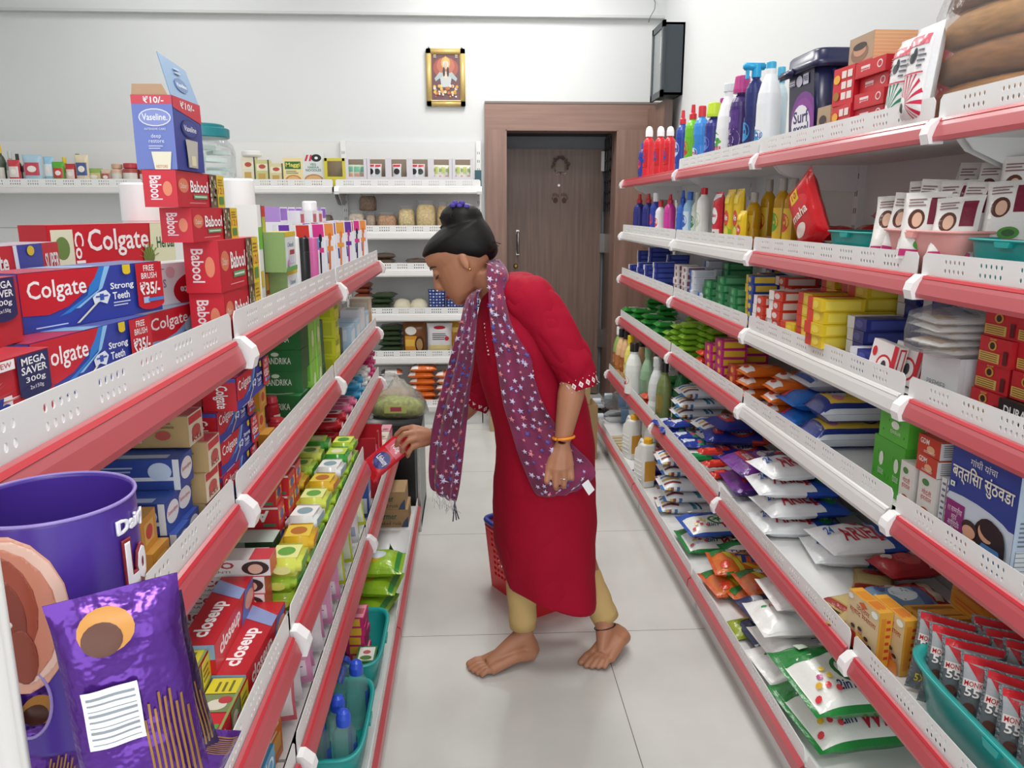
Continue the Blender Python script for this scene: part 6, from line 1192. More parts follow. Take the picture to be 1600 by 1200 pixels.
mb.add(fl_, [(0, 1, 2, 3)], P('7fa0c4')); f_ = Face(mb, (-.052, -.0252, .09), (.104, 0, 0), (0, .012, .045)); f_.ell(.5, .4, .22, .2, '5a7aa8'); f_.text('Vaseline', .32, .34, .68, .46, 'dfe6f0', .01); f_.lines(.42, .68, .6, .9, 2, 'b9cadf')
o = obj('lid_flap', mb, r); m = o.modifiers.new('card', 'SOLIDIFY'); m.thickness = .0012
mb = MB(); mb.add([(-.0525, .024, .09), (-.0525, -.02, .09), (-.058, -.016, .102), (-.058, .02, .102)], [(0, 1, 2, 3)], P('c9a888')); o = obj('side_flap', mb, r); m = o.modifiers.new('card', 'SOLIDIFY'); m.thickness = .001
# white freshener canisters with green bands, jar with teal lid
def homec(f): f.rect(0, .5, 1, .7, '6ab42e'); f.text('popular\nHOME', .25, .5, .7, .68, 'eef6e6', 0); f.rect(0, .44, 1, .5, '4aa0c8')
for i, (x, y, h, t) in enumerate(((-.577, 1.42, .238, 'left of the red toothpaste stack'), (-.475, 1.69, .254, 'right of the red toothpaste stack'))):
    key = 'homecan%d' % i; mb = MB(); mb.lathe([(.031, 0), (.034, .004), (.034, h*.72), (.033, h*.725)], M('eceeee', .3), 26); homec(bface(mb, .034, .034, 0, h*.98)); c = MB(); c.lathe([(.0335, h*.725), (.0345, h*.73), (.034, h*.985), (.031, h)], M('f1f1f0', .35), 26)
    multi('freshener_can', [('body', mb.mesh('body')), ('cap', c.mesh('cap'))], 'white canister with green band, '+t, 'canister', (x, y, Z1), (0, 0, LT-.9), 'white canisters with green bands')
for i in range(3): put(carton('plainw', .15, .14, .086, 'e4e4e0', lambda f: (f['F'].lines(.1, .2, .6, .8, 3, 'b0b8c0'),)), 'carton', 'plain white carton under the jar, %s of three' % ordn(2-i, 3), 'carton', -.60, 1.83, Z1+i*.0865, 0, 'plain white cartons under the jar')
r = thing('plastic_jar', 'clear square jar with teal screw lid standing behind the blue dispenser box', 'jar', (-.575, 1.80, Z1+.26), (0, 0, LT))
JG = M('dfeaea', .08, trans=.92, ior=1.15, alpha=.45)
mb = MB(); mb.loft([ring((0, 0, z), (.062*s, 0, 0), (0, .062*s, 0), 32, p) for z, s, p in ((.0, .9, 5), (.004, .98, 5), (.055, 1, 5), (.07, .95, 4), (.078, .86, 2.5), (.084, .84, 2))], JG); obj('jar_body', mb, r)
mb = MB(); mb.lathe([(.058, .082), (.06, .084), (.06, .1), (.057, .102), (.05, .102), (.05, .108), (.046, .11)], M('1f7f86', .3), 32); obj('lid', mb, r)
for i in range(7):
    p = (-.575+rj.uniform(-.03, .03), 1.80+rj.uniform(-.03, .03), Z1+.2665+.0085*i); put(carton('jarpk', .045, .03, .008, 'd9e6e0', lambda f: f['T'].rect(.1, .1, .5, .9, '3aa0a0')), 'sachet', 'small teal and white sachet inside the clear jar, %s from the bottom' % ['first', 'second', 'third', 'fourth', 'fifth', 'sixth', 'seventh'][i], 'sachet', *p, tz=rj.uniform(0, 3), grp='sachets inside the clear jar')
def odo(f): q = f['F']; q.rect(.02, .03, .98, .97, 'dfe6e6'); q.rect(0, .88, 1, 1, 'dcbc2e'); q.text('Odonil', .2, .62, .75, .74, '4a6a90', .0); q.rect(.3, .2, .8, .5, 'e8e0e6'); q.rect(.35, .42, .8, .54, 'a83a48'); q.rect(.4, .2, .7, .42, 'c9d0dc'); q.rect(0, .0, 1, .12, '6aa85a'); q.ell(.2, .22, .1, .1, 'c88ac0'); f['L'].rect(0, 0, 1, 1, '8aa86a'); f['T'].rect(0, 0, 1, 1, 'e2cf5a')
od = carton('odo', .09, .04, .075, 'dfe6e6', odo)
for i, dz in enumerate((0, .0755)): put(od, 'freshener_carton', 'white and yellow freshener carton in front of the white canister, %s' % ['lower', 'upper'][i], 'carton', -.385, 1.62-.03*i, Z1+dz, 0, 'freshener cartons')
# middle and far bays of the top left shelf
def fc(*rects):
    def d(f):
        for (k, a, b, c, d_, col) in rects: f[k].rect(a, b, c, d_, col)
    return d
def slim(px, yt, wpx, off, col, d=.03, marks=(), cap=None):
    X, Y, w, h = fitL('L1', px, yt, off, wpx); return (X, Y, max(w, .012), h)
for i, (px, yt, wp, off, col, des, dsg, nmk) in enumerate((
 (404, 320, 12, .035, 'ececea', 'narrow white carton with dark edge line', fc(('F', .85, 0, 1, 1, '4a4a4c'), ('F', 0, .6, .85, .8, '6ab42e'), ('F', 0, .25, .6, .4, 'e2c42a'), ('F', 0, 0, .5, .12, 'd9a0b0')), 'carton'),
 (418, 322, 13, .03, 'c4302c', 'tall red and yellow carton', fc(('F', .1, .75, .9, .9, 'a8b43a'), ('F', .3, .4, .9, .7, '4a1a18'), ('F', .1, .2, .8, .36, 'd9a02c'), ('F', .1, .05, .9, .16, 'e0c45a')), 'carton'),
 (433, 368, 16, .035, 'e2e4ea', 'white and blue shaving carton with portrait', fc(('F', 0, .85, 1, 1, '2f3a7a'), ('F', .1, .5, .6, .6, '3a5a9a'), ('F', .2, .02, .9, .3, '5a4a48'), ('F', .3, .2, .8, .34, 'd0a48c')), 'carton'),
 (442, 370, 8, .035, 'c4ccdc', 'narrow pale blue carton', fc(('F', .3, .6, .7, .9, '3a5a9a'),), 'carton'))):
    X, Y, w, h = slim(px, yt, wp, off, col); w = max(w*1.8, .03); put(carton('slim%d' % i, w, .04, h, col, dsg), nmk, des+' standing on the top left shelf', 'carton', X-.02, Y, Z1, 0, 'tall packs on the top left shelf')
for i, (px, yt, wp, off, col, cap_, des) in enumerate(((455, 370, 20, .04, 'eceded', 'f2f2f2', 'white deodorant can'), (473, 371, 16, .04, '232426', '1b1b1d', 'black deodorant can'), (483, 371, 13, .04, 'd86aa8', 'd86aa8', 'pink deodorant can'), (492, 371, 12, .045, 'e6edf2', '4a9ad8', 'white can with sky blue cap'), (502, 373, 15, .045, 'd4dcea', 'e4e8f0', 'pale blue patterned can'), (495, 314, 20, .12, 'ededee', 'f2f2f2', 'tall plain white can standing in the back row'))):
    X, Y, w, h = fitL('L1', px, yt, off, wp); mb = MB(); rr_ = w/2*1.05; mb.lathe([(rr_*.95, 0), (rr_, .004), (rr_, h*.74), (rr_*.9, h*.76)], M(col, .3), 22); c = MB(); c.lathe([(rr_*.95, h*.745), (rr_*1.0, h*.75), (rr_*.97, h*.98), (rr_*.85, h)], M(cap_, .3), 22)
    multi('spray_can', [('body', mb.mesh('body')), ('cap', c.mesh('cap'))], des+' on the top left shelf', 'spray can', (X, Y, Z1), (0, 0, LT), 'spray cans on the top left shelf')
for i in range(3): p = at_x(462+14*i, 352, LX['L1']-.15); put(carton('wsm', .07, .06, .19, 'e9e9ea', fc(('F', .1, .8, .8, .95, 'c9586a'), ('F', .1, .5, .7, .6, 'a8b0c0'))), 'carton', 'white carton in the back row behind the spray cans, %s' % ['nearest', 'middle', 'farthest'][i], 'carton', LX['L1']-.16, p.y, Z1, 0, 'white cartons behind the spray cans')
def brushcard(c, c2):
    def d(f):
        q = f['F']; q.rect(.08, .78, .92, .99, c); q.rect(.12, .05, .88, .74, 'e6e6ee'); q.poly([(.35, .08), (.5, .08), (.65, .7), (.5, .7)], c2); q.ell(.62, .76, .12, .07, c2); q.rect(.15, .3, .4, .5, '3a4a98'); q.rect(.15, .52, .8, .6, c)
    return d
cds = [carton('brush%d' % i, .045, .022, .155, 'ececf0', brushcard(a, b)) for i, (a, b) in enumerate((('c83a30', '2a2c48'), ('d83a8a', '1f2030'), ('e8904a', 'd8702a'), ('6a3aa8', '7a4ac0'), ('e6a24a', 'e0803a'), ('6a3aa0', 'b83a8a')))]
nn = ['first', 'second', 'third', 'fourth', 'fifth', 'sixth', 'seventh', 'eighth', 'ninth', 'tenth', 'eleventh', 'twelfth']
for i in range(9):
    y = 2.0+i*.115; put(cds[i % 6], 'toothbrush_pack', 'upright toothbrush pack at the lip of the top left shelf, %s from near' % nn[i], 'toothbrush', LX['L1']-.05+.006*(i % 3), y, Z1, -.75+.1*(i % 2), 'upright toothbrush packs', rx=-.06)
for i in range(8):
    y = 2.06+i*.12; put(cds[(i+3) % 6], 'toothbrush_pack', 'upright toothbrush pack in the second row of top left shelf, %s from near' % nn[i], 'toothbrush', LX['L1']-.115, y, Z1+.0, -.75-.1*(i % 2), 'upright toothbrush packs', rx=-.04)
for i in range(5): put(carton('tbx', .09, .05, .2, 'e8e4ec', fc(('F', .05, .82, .95, .98, ['8a4ac0', 'e8904a'][i % 2]), ('F', .1, .3, .9, .7, 'd9d4e4'), ('L', 0, .8, 1, 1, 'b08ad0'))), 'toothbrush_box', 'white toothbrush display box with coloured top, %s from near' % nn[i], 'box', LX['L1']-.19, 2.3+.15*i, Z1, 0, 'white toothbrush display boxes')
# ---------------------------------------------------------------- left side, second shelf
Z2 = LZ['L2']; G2 = 'toothpaste cartons on the second left shelf'
def pat(f):
    l = f['L']; l.rect(0, 0, 1, 1, 'b89a6a'); l.rect(.02, .05, .12, .95, 'e0d8c4'); l.rect(.02, .05, .12, .25, '7a2a30'); l.rect(.3, .15, .7, .85, 'cfc6b4')
    for i, c in enumerate(('c87a3a', '5a7a4a', '3f6a44', '7aa03a', '4a5a50')): l.ell(.345+i*.078, .5, .026, .2, c, 8)
    l.ell(.84, .4, .05, .15, 'b8504a', 10); l.lines(.72, .6, .95, .85, 2, '8a6a44'); l.lines(.13, .3, .27, .8, 3, '94784a'); q = f['F']; q.rect(0, 0, 1, 1, 'd9cdb4'); q.rect(.05, .7, .95, .95, 'c43a40'); q.ell(.5, .4, .3, .2, 'b8504a'); q.text('kti', .2, .1, .8, .3, '9a3a40', .01); f['T'].rect(0, 0, 1, 1, 'c4b490'); f['T'].rect(.1, .0, .9, .45, 'c44a50')
pm_ = carton('pat', .055, .21, .043, 'bfa274', pat)
for i, (x, y) in enumerate(((-.482, 1.10), (-.475, 1.10), (-.475, 1.105), (-.49, 1.085))): put(pm_, 'toothpaste_carton', 'brown herbal toothpaste carton on the second left shelf, %s of four' % ordn(3-i, 4), 'toothpaste', x, y, Z2+i*.0437, rj.uniform(-.03, .03), G2)
for i in range(3): put(pm_, 'toothpaste_carton', 'brown herbal toothpaste carton behind the front brown stack, %s' % ordn(2-i, 3), 'toothpaste', -.55, .82, Z2+i*.0437, .1, G2)
def senso(f):
    l = f['L']; l.rect(0, 0, 1, 1, '2f4a9a'); l.rect(.0, .3, 1, .42, 'd9dfe8'); l.ell(.85, .6, .09, .3, 'c4d4ec'); l.rect(.95, 0, 1, 1, 'dfe3ea'); l.lines(.3, .55, .7, .8, 2, 'a9b8dc'); q = f['F']; q.rect(0, 0, 1, 1, '2f4a9a'); q.ell(.5, .55, .44, .35, 'e6e4e8'); q.text('Sensodyne', .15, .48, .85, .66, 'c8404a', .0); f['T'].rect(0, 0, 1, 1, '3a5ab0'); f['T'].rect(.1, .1, .4, .9, 'b9c8e4')
sm_ = carton('senso', .05, .17, .042, '2f4a9a', senso)
for i, (x, y, z) in enumerate(((-.465, .99, 0), (-.47, 1.045, 0), (-.475, .99, .0425), (-.478, 1.045, .0425), (-.472, 1.04, .085))): put(sm_, 'toothpaste_carton', 'blue toothpaste carton with white band, second left shelf, %s from the bottom' % nn[i], 'toothpaste', x, y, Z2+z, rj.uniform(-.04, .04), G2)
def mes(rot=0):
    def d(f):
        l = f['L']; l.rect(0, 0, 1, 1, 'c8872e'); l.rect(.0, .0, 1, .12, '8a9a3a'); l.text('MESWAK', .42, .3, .9, .72, '6a3014', .02, rot=rot); l.rect(.05, .1, .35, .9, '2f5a36'); l.ell(.15, .4, .06, .25, 'd9b08a', 10); l.ell(.26, .42, .06, .25, 'd9b08a', 10); l.ell(.15, .6, .06, .12, '2a1c18', 10); l.ell(.26, .62, .06, .12, '2a1c18', 10); l.ell(.66, .86, .06, .1, 'b83a30', 10); q = f['F']; q.rect(0, 0, 1, 1, 'd0902f'); q.rect(.2, .2, .8, .8, 'e0b25a'); q.ell(.5, .5, .22, .22, 'c8402c', 12); f['T'].rect(0, 0, 1, 1, 'd8a04a'); f['T'].rect(.1, .5, .9, .9, '2f5a36')
    return d
m1 = carton('mes0', .052, .18, .043, 'cf8a2e', mes(0)); m2 = carton('mes1', .052, .18, .043, 'cf8a2e', mes(180))
for i, (x, y, z) in enumerate(((-.475, .93, 0), (-.485, .92, .0435))): put(m1, 'toothpaste_carton', 'orange toothpaste carton with family picture left of the blue stack, %s' % ['lower', 'upper'][i], 'toothpaste', x, y, Z2+z, .05*i, G2)
for i in range(5): put(m2, 'toothpaste_carton', 'orange toothpaste carton with upside-down lettering, far stack, %s of five' % ordn(4-i, 5), 'toothpaste', -.475+rj.uniform(-.01, .01), 1.45, Z2+i*.0437, rj.uniform(-.04, .04), G2)
st2 = carton('strong2', .20, .05, .05, CB, strong)
for i in range(4): put(st2, 'toothpaste_carton', 'blue and red toothpaste carton at the second shelf lip, %s of four' % ordn(3-i, 4), 'toothpaste', -.407+(-.012 if i == 3 else 0), 1.26+(.01 if i % 2 else 0), Z2+i*.0507, rj.uniform(-.03, .03), G2)
for i in range(4): put(st2, 'toothpaste_carton', 'blue and red toothpaste carton behind the lip stack, %s of four' % ordn(3-i, 4), 'toothpaste', -.475, 1.28, Z2+i*.0507, (.35 if i == 3 else .03), G2)
for i in range(4): put(carton('dgreen', .07, .13, .052, '1f4a30', lambda f: (f['L'].lines(.1, .2, .6, .8, 3, 'c4d0c0'), f['F'].rect(0, 0, 1, 1, '6a2a3a'), f['F'].text('FREE', .15, .4, .85, .6, 'e9dfe0', .01), f['L'].rect(.72, .0, 1, 1, '7a2438'))), 'carton', 'dark green and maroon carton at the back of second left shelf, %s' % ordn(3-i, 4), 'carton', -.575, 1.30, Z2+i*.0525, .2, 'dark green cartons at the back')
# middle bay of the second shelf
for i, (px, yt, wp, off, bcol, cap_, des) in enumerate(((424, 618, 20, .06, 'c92a38', 'd8404a', 'red bottle with red cap'), (432, 652, 26, .035, 'd0303c', 'd83a46', 'squat red jar with red cap nearest the lip'), (446, 632, 26, .07, 'd9b49a', '5a4a44', 'peach jar with dark brown lid'), (452, 650, 22, .05, '2a2426', '1f1b1c', 'small black and white jar'))):
    bot('L2', px, yt, wp, off, 'l2b%d' % i, bcol, cap_, lab('f0e4d8' if i != 3 else 'e8e8e8', None, y=(.1, .45)), des+' on the second left shelf', 'bottles on the second left shelf', side='L', capr=.75, caph=.25, capshape='big', shoulder=.8, cat='jar', name='jar', d=None)
def chan(f): l = f['L']; l.rect(0, 0, 1, 1, '2a6e3a'); l.text('CHANDRIKA', .2, .35, .8, .65, 'e6efe0', .01); l.ell(.5, .8, .08, .1, 'd9e4cc', 8); f['T'].rect(0, 0, 1, 1, '3f8a4a'); f['T'].ell(.5, .5, .35, .35, 'cfe0c0'); f['F'].rect(0, 0, 1, 1, '1f5a30'); f['T'].ell(.5, .5, .2, .2, '3f8a4a')
ch = carton('chan', .075, .115, .048, '2a6e3a', chan)
for i in range(4): put(ch, 'soap_carton', 'dark green soap carton with white lettering, %s of four' % ordn(3-i, 4), 'soap', -.435+rj.uniform(-.006, .006), 1.78, Z2+i*.0487, rj.uniform(-.06, .06), 'dark green soap cartons')
lg = carton('lgr', .07, .05, .1, '8cc84a', lambda f: (f['L'].rect(.1, .55, .9, .9, '6aa83a'), f['F'].rect(.1, .1, .9, .6, '9ad05a'), f['F'].ell(.5, .5, .25, .2, 'e0efc0'), f['T'].rect(0, 0, 1, 1, '4f9a3a'), f['L'].rect(.1, .1, .9, .4, '3a8a40')))
for i in range(4): put(lg, 'soap_carton', 'bright lime carton beside the dark green soap cartons, %s' % ['nearer lower', 'farther lower', 'nearer upper', 'farther upper'][i], 'soap', -.40, 1.87+.075*(i % 2), Z2+(.101 if i > 1 else 0), .05, 'bright lime cartons')
def dett(f):
    l = f['L']; l.rect(0, 0, 1, 1, '2a5a38')
    for i in range(7): l.rect(.04+.13*i, .18, .15+.13*i, .8, ['b8c43a', 'c8d04a'][i % 2]); l.k -= 1
    l.k += 1; l.rect(.54, .12, .76, .95, 'b8242c'); l.text('SAVE\n₹68/-', .57, .25, .73, .85, 'f0e8e4', .01, rot=90); f['T'].rect(0, 0, 1, 1, 'b9c83a'); f['T'].rect(0, .0, 1, .25, '2a5a38'); f['F'].rect(0, 0, 1, 1, '2f6440')
dt_ = carton('dett', .09, .17, .056, 'b9c43a', dett)
for i in range(3): put(dt_, 'soap_multipack', 'green and yellow soap multipack with red offer band, %s of three' % ordn(2-i, 3), 'soap', -.472, 2.02+rj.uniform(-.01, .01), Z2+i*.0567, rj.uniform(-.04, .04), 'green and yellow soap multipacks')
yl = carton('yls', .07, .095, .05, 'd2d62a', lambda f: (f['L'].rect(.1, .15, .9, .85, 'bcc22a'), f['F'].rect(.1, .1, .9, .5, 'e0e24a'), f['T'].rect(.1, .1, .9, .9, 'c4cc34'), f['F'].rect(.2, .55, .8, .85, '9aa81f')))
for i in range(4): put(yl, 'soap_carton', 'bright yellow soap carton at the lip of second left shelf, %s of four' % ordn(3-i, 4), 'soap', -.424, 2.22, Z2+i*.0507, rj.uniform(-.05, .05), 'bright yellow soap cartons')
for i in range(4): put(yl, 'soap_carton', 'bright yellow soap carton in the rear stack, %s of four' % ordn(3-i, 4), 'soap', -.526, 2.22, Z2+i*.0507, rj.uniform(-.05, .05), 'bright yellow soap cartons')
for i, (x, y, z, m_) in enumerate(((-.50, 2.42, 0, 0), (-.50, 2.42, .0755, 0), (-.412, 2.52, 0, 1), (-.412, 2.64, 0, 1), (-.50, 2.56, .0, 0), (-.50, 2.56, .0755, 0), (-.412, 2.76, 0, 2), (-.412, 2.87, 0, 1), (-.50, 2.70, .0, 0), (-.50, 2.70, .0755, 0), (-.412, 2.97, 0, 3), (-.50, 2.83, .0, 3), (-.50, 2.95, .0, 2))):
    me = [carton('fw0', .10, .085, .075, 'e3e9ef', fc(('L', .1, .1, .9, .6, 'b9d4ea'), ('F', .1, .2, .9, .8, 'cfe0ee'), ('T', 0, 0, 1, 1, 'd9d9d6'), ('L', .3, .7, .6, .8, '4a4a58'))), carton('fw1', .09, .07, .09, 'b9d8ec', fc(('F', .1, .4, .9, .85, 'e4eef4'), ('L', .2, .5, .8, .9, 'dfeaf2'), ('F', .2, .1, .6, .25, '4a7ab0'))), carton('fw2', .09, .07, .113, 'e9ebee', fc(('F', .15, .1, .85, .4, 'c4d0dc'), ('L', .2, .3, .7, .5, '8a9ab0'), ('T', .2, .2, .8, .8, 'a9c4b4'))), carton('fw3', .08, .07, .128, 'd9c4a8', fc(('F', .1, .1, .9, .6, 'c89a6a'), ('L', .1, .5, .9, .9, 'e6dccc')))][m_]
    put(me, 'cosmetic_carton', ['white and pale blue', 'pale blue', 'white', 'tan'][m_]+' cosmetic carton in the far bay of second left shelf, %s placed' % (nn+['thirteenth'])[i], 'carton', x, y, Z2, 0, 'cosmetic cartons in the far bay').location.z += z
p = at_x(527, 600, LX['L2']-.03); put(carton('redgr', .04, .07, .11, '5a6a4a', fc(('L', .1, .1, .9, .6, 'c8303c'), ('L', .2, .65, .8, .9, 'e6d4b0'), ('F', .1, .1, .9, .9, '4a5a3f'))), 'carton', 'small red and olive carton at the lip next to the yellow soap', 'carton', LX['L2']-.045, 2.31, Z2, 0)
br = carton('brownbx', .15, .10, .052, '8a5a30', fc(('L', .0, .45, 1, .48, 'c4a07a'), ('T', 0, 0, 1, 1, 'a08a70')))
for i in range(2): put(br, 'wooden_box', 'brown box lying on the white cosmetic cartons, %s' % ['left', 'right'][i], 'box', -.50, 2.46+.17*i, Z2+.1515, .1, 'brown boxes under the top left shelf')
# ---------------------------------------------------------------- left side, third shelf
Z3 = LZ['L3']; G3 = 'toothpaste cartons on the third left shelf'
def vicco(f):
    l = f['L']; l.rect(0, 0, 1, 1, 'e8e2e0'); l.poly([(0, 0), (.1, 0), (.0, .9)], 'c8303a'); l.text('VICCO', .14, .48, .66, .88, 'b8383a', .03); l.text('VAJRADANTI', .18, .18, .62, .36, '6a5a58', .0); l.ell(.86, .5, .13, .42, '3a2a28'); l.ell(.86, .45, .07, .3, 'd9b09a'); f['F'].rect(0, 0, 1, 1, 'c23a40'); f['T'].rect(0, 0, 1, 1, 'e0dad8'); f['T'].rect(0, 0, 1, .2, 'c8404a')
vm = carton('vicco', .045, .17, .0285, 'e8e2e0', vicco)
for i in range(4): put(vm, 'toothpaste_carton', 'white toothpaste carton with red lettering on the third left shelf, %s of four' % ordn(3-i, 4), 'toothpaste', -.43+(.01 if i == 3 else 0), 1.245, Z3+i*.0292, rj.uniform(-.02, .02), G3)
def closeup(f): q = f['F']; q.rect(0, 0, 1, 1, 'c81f2c'); q.text('closeup', .1, .2, .6, .85, 'f6f1f1', .03); q.poly([(.6, 0), (.8, 0), (1, 1), (.75, 1)], '5a6ab0'); q.ell(.85, .5, .12, .3, 'd9a08a'); t = f['T']; t.rect(0, 0, 1, 1, 'b81a28'); t.text('closeup', .1, .2, .6, .8, 'f6f1f1', .03); t.poly([(.62, 0), (.78, 0), (.95, 1), (.75, 1)], '8a9ac8'); f['L'].rect(0, 0, 1, 1, '8aa8c8'); f['L'].rect(0, 0, 1, .5, 'c81f2c')
cl = carton('closeup', .21, .05, .045, 'c81f2c', closeup)
for i, (x, y, z, t) in enumerate(((-.34, 1.11, 0, 'lower at the lip'), (-.394, 1.11, .0, 'lower in the second row'), (-.385, 1.12, .0457, 'upper in the second row'))): put(cl, 'toothpaste_carton', 'red toothpaste carton with white lettering and blue wave, '+t, 'toothpaste', x, y, Z3+z, rj.uniform(-.03, .03), G3)
def bab2(f):
    for k in 'FT':
        q = f[k]; q.rect(0, 0, 1, 1, 'c42632'); q.text('Babool', .08, .35, .5, .85, 'f4efef', .03); q.rect(.14, .14, .5, .26, '4f9a4a'); q.rect(.62, 0, .82, 1, '7a8a5a'); q.ell(.7, .5, .06, .3, 'd9d4c4'); q.ell(.75, .3, .04, .2, 'b83a40'); q.rect(.82, 0, 1, 1, 'd9cb32'); q.lines(.84, .2, .97, .8, 3, '6a6a2a'); q.rect(0, 0, 1, .08, '8a9a5a')
    f['L'].rect(0, 0, 1, 1, 'b8222e')
b2m = carton('bab2', .2, .045, .04, 'c42632', bab2)
for i, (x, y, z, t) in enumerate(((-.34, .905, 0, 'lower at the lip'), (-.39, .905, .0, 'in the second row'), (-.386, .91, .0407, 'upper in the second row'))): put(b2m, 'toothpaste_carton', 'red and green toothpaste carton with yellow end on third left shelf, '+t.replace('in the second row', 'behind'), 'toothpaste', x, y, Z3+z, .02*i, G3)
put(carton('maxblack', .16, .045, .04, '20222c', lambda f: (f['T'].text('MaxFresh', .35, .2, .95, .8, 'a9b8e0', .02, .2), f['T'].lines(.05, .2, .3, .8, 3, '8a90a8'), f['F'].rect(0, 0, 1, .3, 'a8242e'), f['F'].text('MaxFresh', .3, .4, .95, .9, 'a9b8e0', .02, .2))), 'toothpaste_carton', 'black toothpaste carton with blue lettering next to the red and green ones', 'toothpaste', -.45, .93, Z3, -.12, G3)
def dent(f):
    for k in 'FT':
        q = f[k]; q.rect(0, 0, 1, 1, '4a9ac4'); q.text('2in1', .55, .55, .8, .9, 'eef4f8', .02); q.ell(.88, .5, .08, .3, 'dfeaf2'); q.ell(.88, .5, .05, .2, '4a9ac4'); q.ell(.32, .55, .22, .36, 'f0eeee'); q.text('dent.', .18, .42, .48, .72, 'c03a40', .02); q.rect(.05, .12, .7, .26, 'f0f0f2'); q.ell(.74, .2, .08, .14, 'f0f0f2'); q.ell(.74, .2, .05, .08, 'c8404a')
    f['L'].rect(0, 0, 1, 1, 'a9cfe4')
dm_ = carton('dent', .21, .06, .045, '4a9ac4', dent)
put(dm_, 'toothpaste_carton', 'sky blue toothpaste and brush carton on the third left shelf', 'toothpaste', -.41, .66, Z3, .1, G3)
def anchor(f):
    l = f['L']; l.rect(0, 0, 1, 1, 'c6202c'); l.text('Anchor', .3, .3, .9, .85, 'f4f0f0', .035, rot=180); l.ell(.55, .2, .07, .18, '3a4aa0', 12); l.rect(.83, .08, .97, .22, '4a7a5a'); l.rect(0, .9, 1, 1, 'e6d4d4'); q = f['F']; q.rect(0, 0, 1, 1, 'c6202c'); q.rect(.1, .3, .9, .7, 'e2b83a'); q.ell(.5, .5, .28, .22, '3a4aa0', 10); f['T'].rect(0, 0, 1, 1, 'd03a44'); f['T'].text('Anchor', .3, .3, .8, .8, 'f4f0f0', .03)
an = carton('anchor', .052, .17, .042, 'c6202c', anchor)
for c_, (x, y, n) in enumerate(((-.455, 1.455, 4), (-.452, 1.515, 4), (-.45, 1.575, 4))):
    for i in range(n): put(an, 'toothpaste_carton', 'red toothpaste carton with upside-down white lettering, %s in the %s column' % (ordn(n-1-i, n), ['near', 'middle', 'far'][c_]), 'toothpaste', x+rj.uniform(-.008, .008), y, Z3+i*.0428, rj.uniform(-.03, .03), G3)
def grn(f): l = f['L']; l.rect(0, 0, 1, 1, '9ab0a0'); l.rect(.72, 0, 1, 1, '2a4a36'); l.text('herbal', .78, .3, .95, .6, 'd9e4d8', .0, rot=180); l.ell(.4, .75, .1, .12, '4a3a34'); l.lines(.1, .2, .6, .55, 2, '6a8a74'); f['F'].rect(0, 0, 1, 1, '24402e'); f['T'].rect(0, 0, 1, 1, 'b4c4b8')
gn = carton('grn', .055, .18, .044, '9ab0a0', grn)
for i in range(2): put(gn, 'toothpaste_carton', 'grey green toothpaste carton in front of the red stack, %s' % ordn(1-i, 2), 'toothpaste', -.43, 1.385, Z3+i*.0447, rj.uniform(-.03, .03), G3)
def redd(f): l = f['L']; l.rect(0, 0, 1, 1, 'b82630'); l.text('RED', .08, .4, .4, .85, 'f0e4e0', .03, .2); l.rect(.45, .1, .78, .9, 'e9dfd4'); l.ell(.55, .6, .06, .2, '5a8a4a', 8); l.ell(.65, .5, .06, .2, 'c8404a', 8); l.rect(.82, .0, 1, 1, 'dcb92e'); l.text('20', .85, .3, .97, .7, '9a2a24', .02); f['F'].rect(0, 0, 1, 1, 'e4d8d2'); f['F'].lines(.1, .1, .9, .9, 5, 'b8383a'); f['T'].rect(0, 0, 1, 1, 'e6dcd6'); f['T'].rect(.05, .1, .45, .9, 'b82630')
rd = carton('redd', .055, .17, .042, 'b82630', redd)
for i in range(2): put(rd, 'toothpaste_carton', 'red toothpaste carton with yellow price corner, %s' % ordn(1-i, 2), 'toothpaste', -.425, 1.315, Z3+i*.0427, rj.uniform(-.03, .03), G3)
def soapbar(key, c, c2, c3):
    """rounded soap bar in a printed wrapper"""
    if key in CACHE: return CACHE[key]
    mb = MB(); mb.box(-.045, -.03, 0, .045, .03, .03, G_(c), bev=.009)
    f = Face(mb, (-.045, -.03, .03), (.09, 0, 0), (0, .06, 0)); f.k = 2; f.rect(.2, .12, .8, .88, c2); f.ell(.5, .5, .2, .25, c3); f2 = Face(mb, (-.045, -.03, 0), (.09, 0, 0), (0, 0, .03)); f2.k = 2; f2.rect(.2, .25, .8, .75, c3); f3 = Face(mb, (.045, -.03, 0), (0, .06, 0), (0, 0, .03)); f3.k = 2; f3.rect(.2, .25, .8, .75, c2); f4 = Face(mb, (-.045, .03, 0), (0, -.06, 0), (0, 0, .03)); f4.k = 2; f4.ell(.5, .5, .25, .25, c2)
    CACHE[key] = mb.mesh(key); return CACHE[key]
SB = dict(lime=('a9cc3a', 'dfe86a', '4f9a3a'), green=('3f9a3a', 'b9d84a', 'e6e8c0'), yellow=('dcb02a', 'e8c84a', 'b8702a'), white=('e4e6e2', 'f2f2ee', '8aa8b0'), pale=('d4dc5a', 'e9ec9a', '6aa84a'), red=('c4202c', 'e9e4e2', '8a1a24'), pink=('dc6a90', 'f0c4d0', 'c83a6a'), mag=('cf2a70', 'e47aa8', 'f4dce6'), blue=('3aa0cc', 'b4dcec', '2a78b0'), cream=('e6dccb', 'efe8dc', '8a7a70'), rose=('e08aa0', 'f2d4da', 'a83a58'), orange=('d9822a', 'f0d4a8', 'a8501a'))
